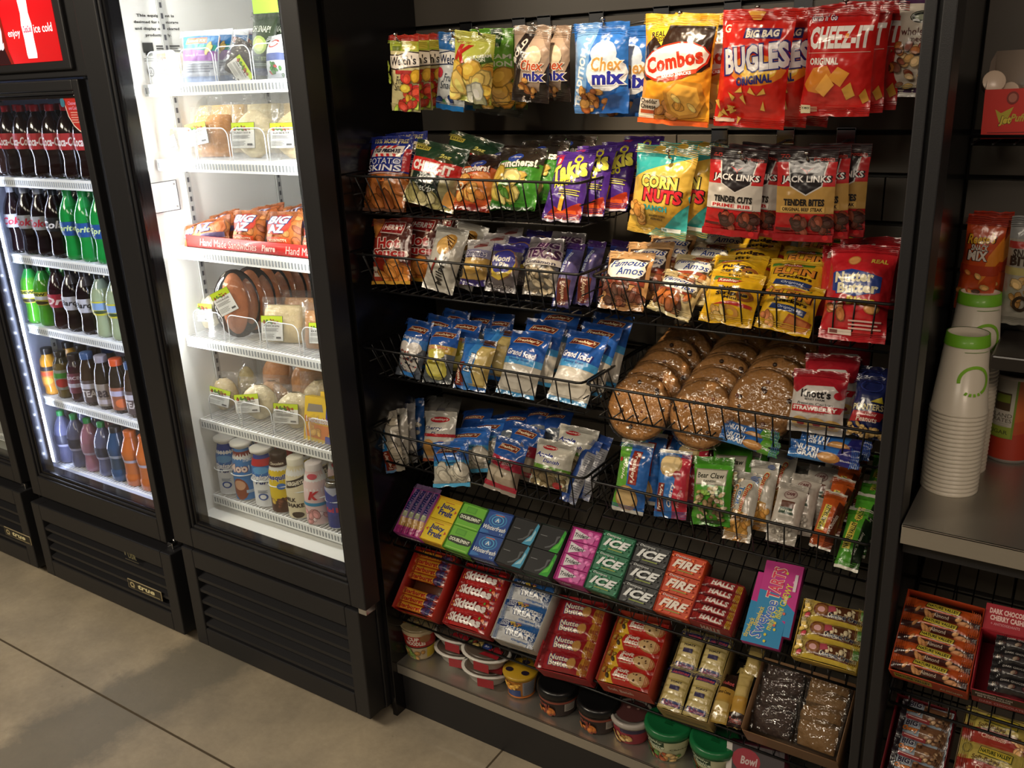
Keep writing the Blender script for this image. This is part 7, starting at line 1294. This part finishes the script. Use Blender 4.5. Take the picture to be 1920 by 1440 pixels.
F, w, h = tray_box(((1845,1185),(1980,1215),(1818,1292),(1966,1330)), -.01, .065, .05, '8a1824', '7a1c28', r(0,.45,1,1,'141414')+t('INGREDIENTS YOU CAN',.3,.8,.5,.14,'c8c4c0',b=.04)+t('SEE & PRONOUNCE',.3,.62,.45,.14,'c8c4c0',b=.04)+t('DARK CHOCOLATE',.4,.25,.6,.2,'c8909a',b=.03), 'dark red chocolate cherry bar carton at the right edge under the counter', wall=.008, lip=.03)
fill(F, w, h, 'fruit_nut_bar', 4, 1, '222022', dcb, 'black-banded chocolate nut bar in the dark red carton', 'granola bar', d=.02, kind='bag', u0=.2, v0=.03, v1=.95, off=-.006)
b = B(); P = Patch([[(-w/2+w*i/2, -.010, h+.0+.045*j) for i in range(3)] for j in range(2)], w, .045); b.box(-w/2, -.0096, h, w/2, -.008, h+.045, '8a1824', 'carton')
P.draw(b, r(0,0,1,1,'96202c')+t('DARK CHOCOLATE',.36,.75,.6,.2,'d8b8b4',b=.05)+t('CHERRY CASHEW',.36,.5,.56,.2,'d8b8b4',b=.05)+t('+ ANTIOXIDANTS',.3,.28,.4,.1,'c08088'), 'carton')
tag(b.obj('carton_header', None, F), 'red printed header card above the chocolate cherry bars', 'sign card')
bch = r(0,0,1,1,'8c98a4')+r(0,0,.12,1,'241c24')+r(.44,.1,.96,.92,'6a4a34')+bl(184,18,.46,.15,.94,.88,.05,['3a2418','8a6a4c','b89a78'])+t('BIG',.28,.8,.22,.24,'2c2a3c',o='c8ccd0',b=.06)+t('Chewy',.28,.52,.3,.28,'b86a2c',o='2c1c18',b=.05,sh=.2)+r(.14,.12,.6,.28,'7a242c')+tiny(.18,.22,.55,1,'c8a8a0',.03)
F, w, h = tray_box(((1690,1308),(1792,1338),(1646,1450),(1760,1486)), .0, .095, .05, '6a1822', '6a1822', [], 'dark red carton of big chewy bars in the lower tray under the counter', wall=.012)
fill(F, w, h, 'chewy_bar', 4, 1, '8c98a4', bch, 'pale blue chewy bar in the dark red carton', 'granola bar', d=.024, kind='bag', u0=.1, v0=.02, v1=.96, off=-.008)
nvs = r(0,0,1,1,'a8984c')+r(0,0,1,.42,'8a2a20')+t('Soft-Baked',.4,.52,.4,.12,'4a3418',sh=.2)+t('Oatmeal Squares',.52,.42,.6,.1,'4a3418',sh=.2)+p([(.28,.62),(.75,.58),(.76,.84),(.3,.9)],'2c3a1c')+p([(.29,.645),(.74,.605),(.75,.82),(.31,.87)],'b8a43c')+t('NATURE VALLEY',.52,.735,.42,.12,'2c3a1c',b=.04,rot=-2)+t('Cinnamon',.45,.24,.34,.12,'c8a08c',sh=.2)+bl(185,9,.68,.05,.95,.36,.06,['b0804c','c89a64'])+ring(.12,.72,.07,.14,'5a5434',.85)
F, w, h = tray_box(((1815,1334),(1950,1370),(1786,1450),(1920,1490)), .0, .085, .05, '5a4a2c', '5a4a2c', [], 'carton of yellow and red soft oatmeal bars at the bottom right corner', wall=.01)
fill(F, w, h, 'oatmeal_bar', 2, 1, 'a8984c', nvs, 'yellow and red soft oatmeal bar at the bottom right corner', 'granola bar', d=.03, kind='bag', v0=.0, v1=1, off=-.008)
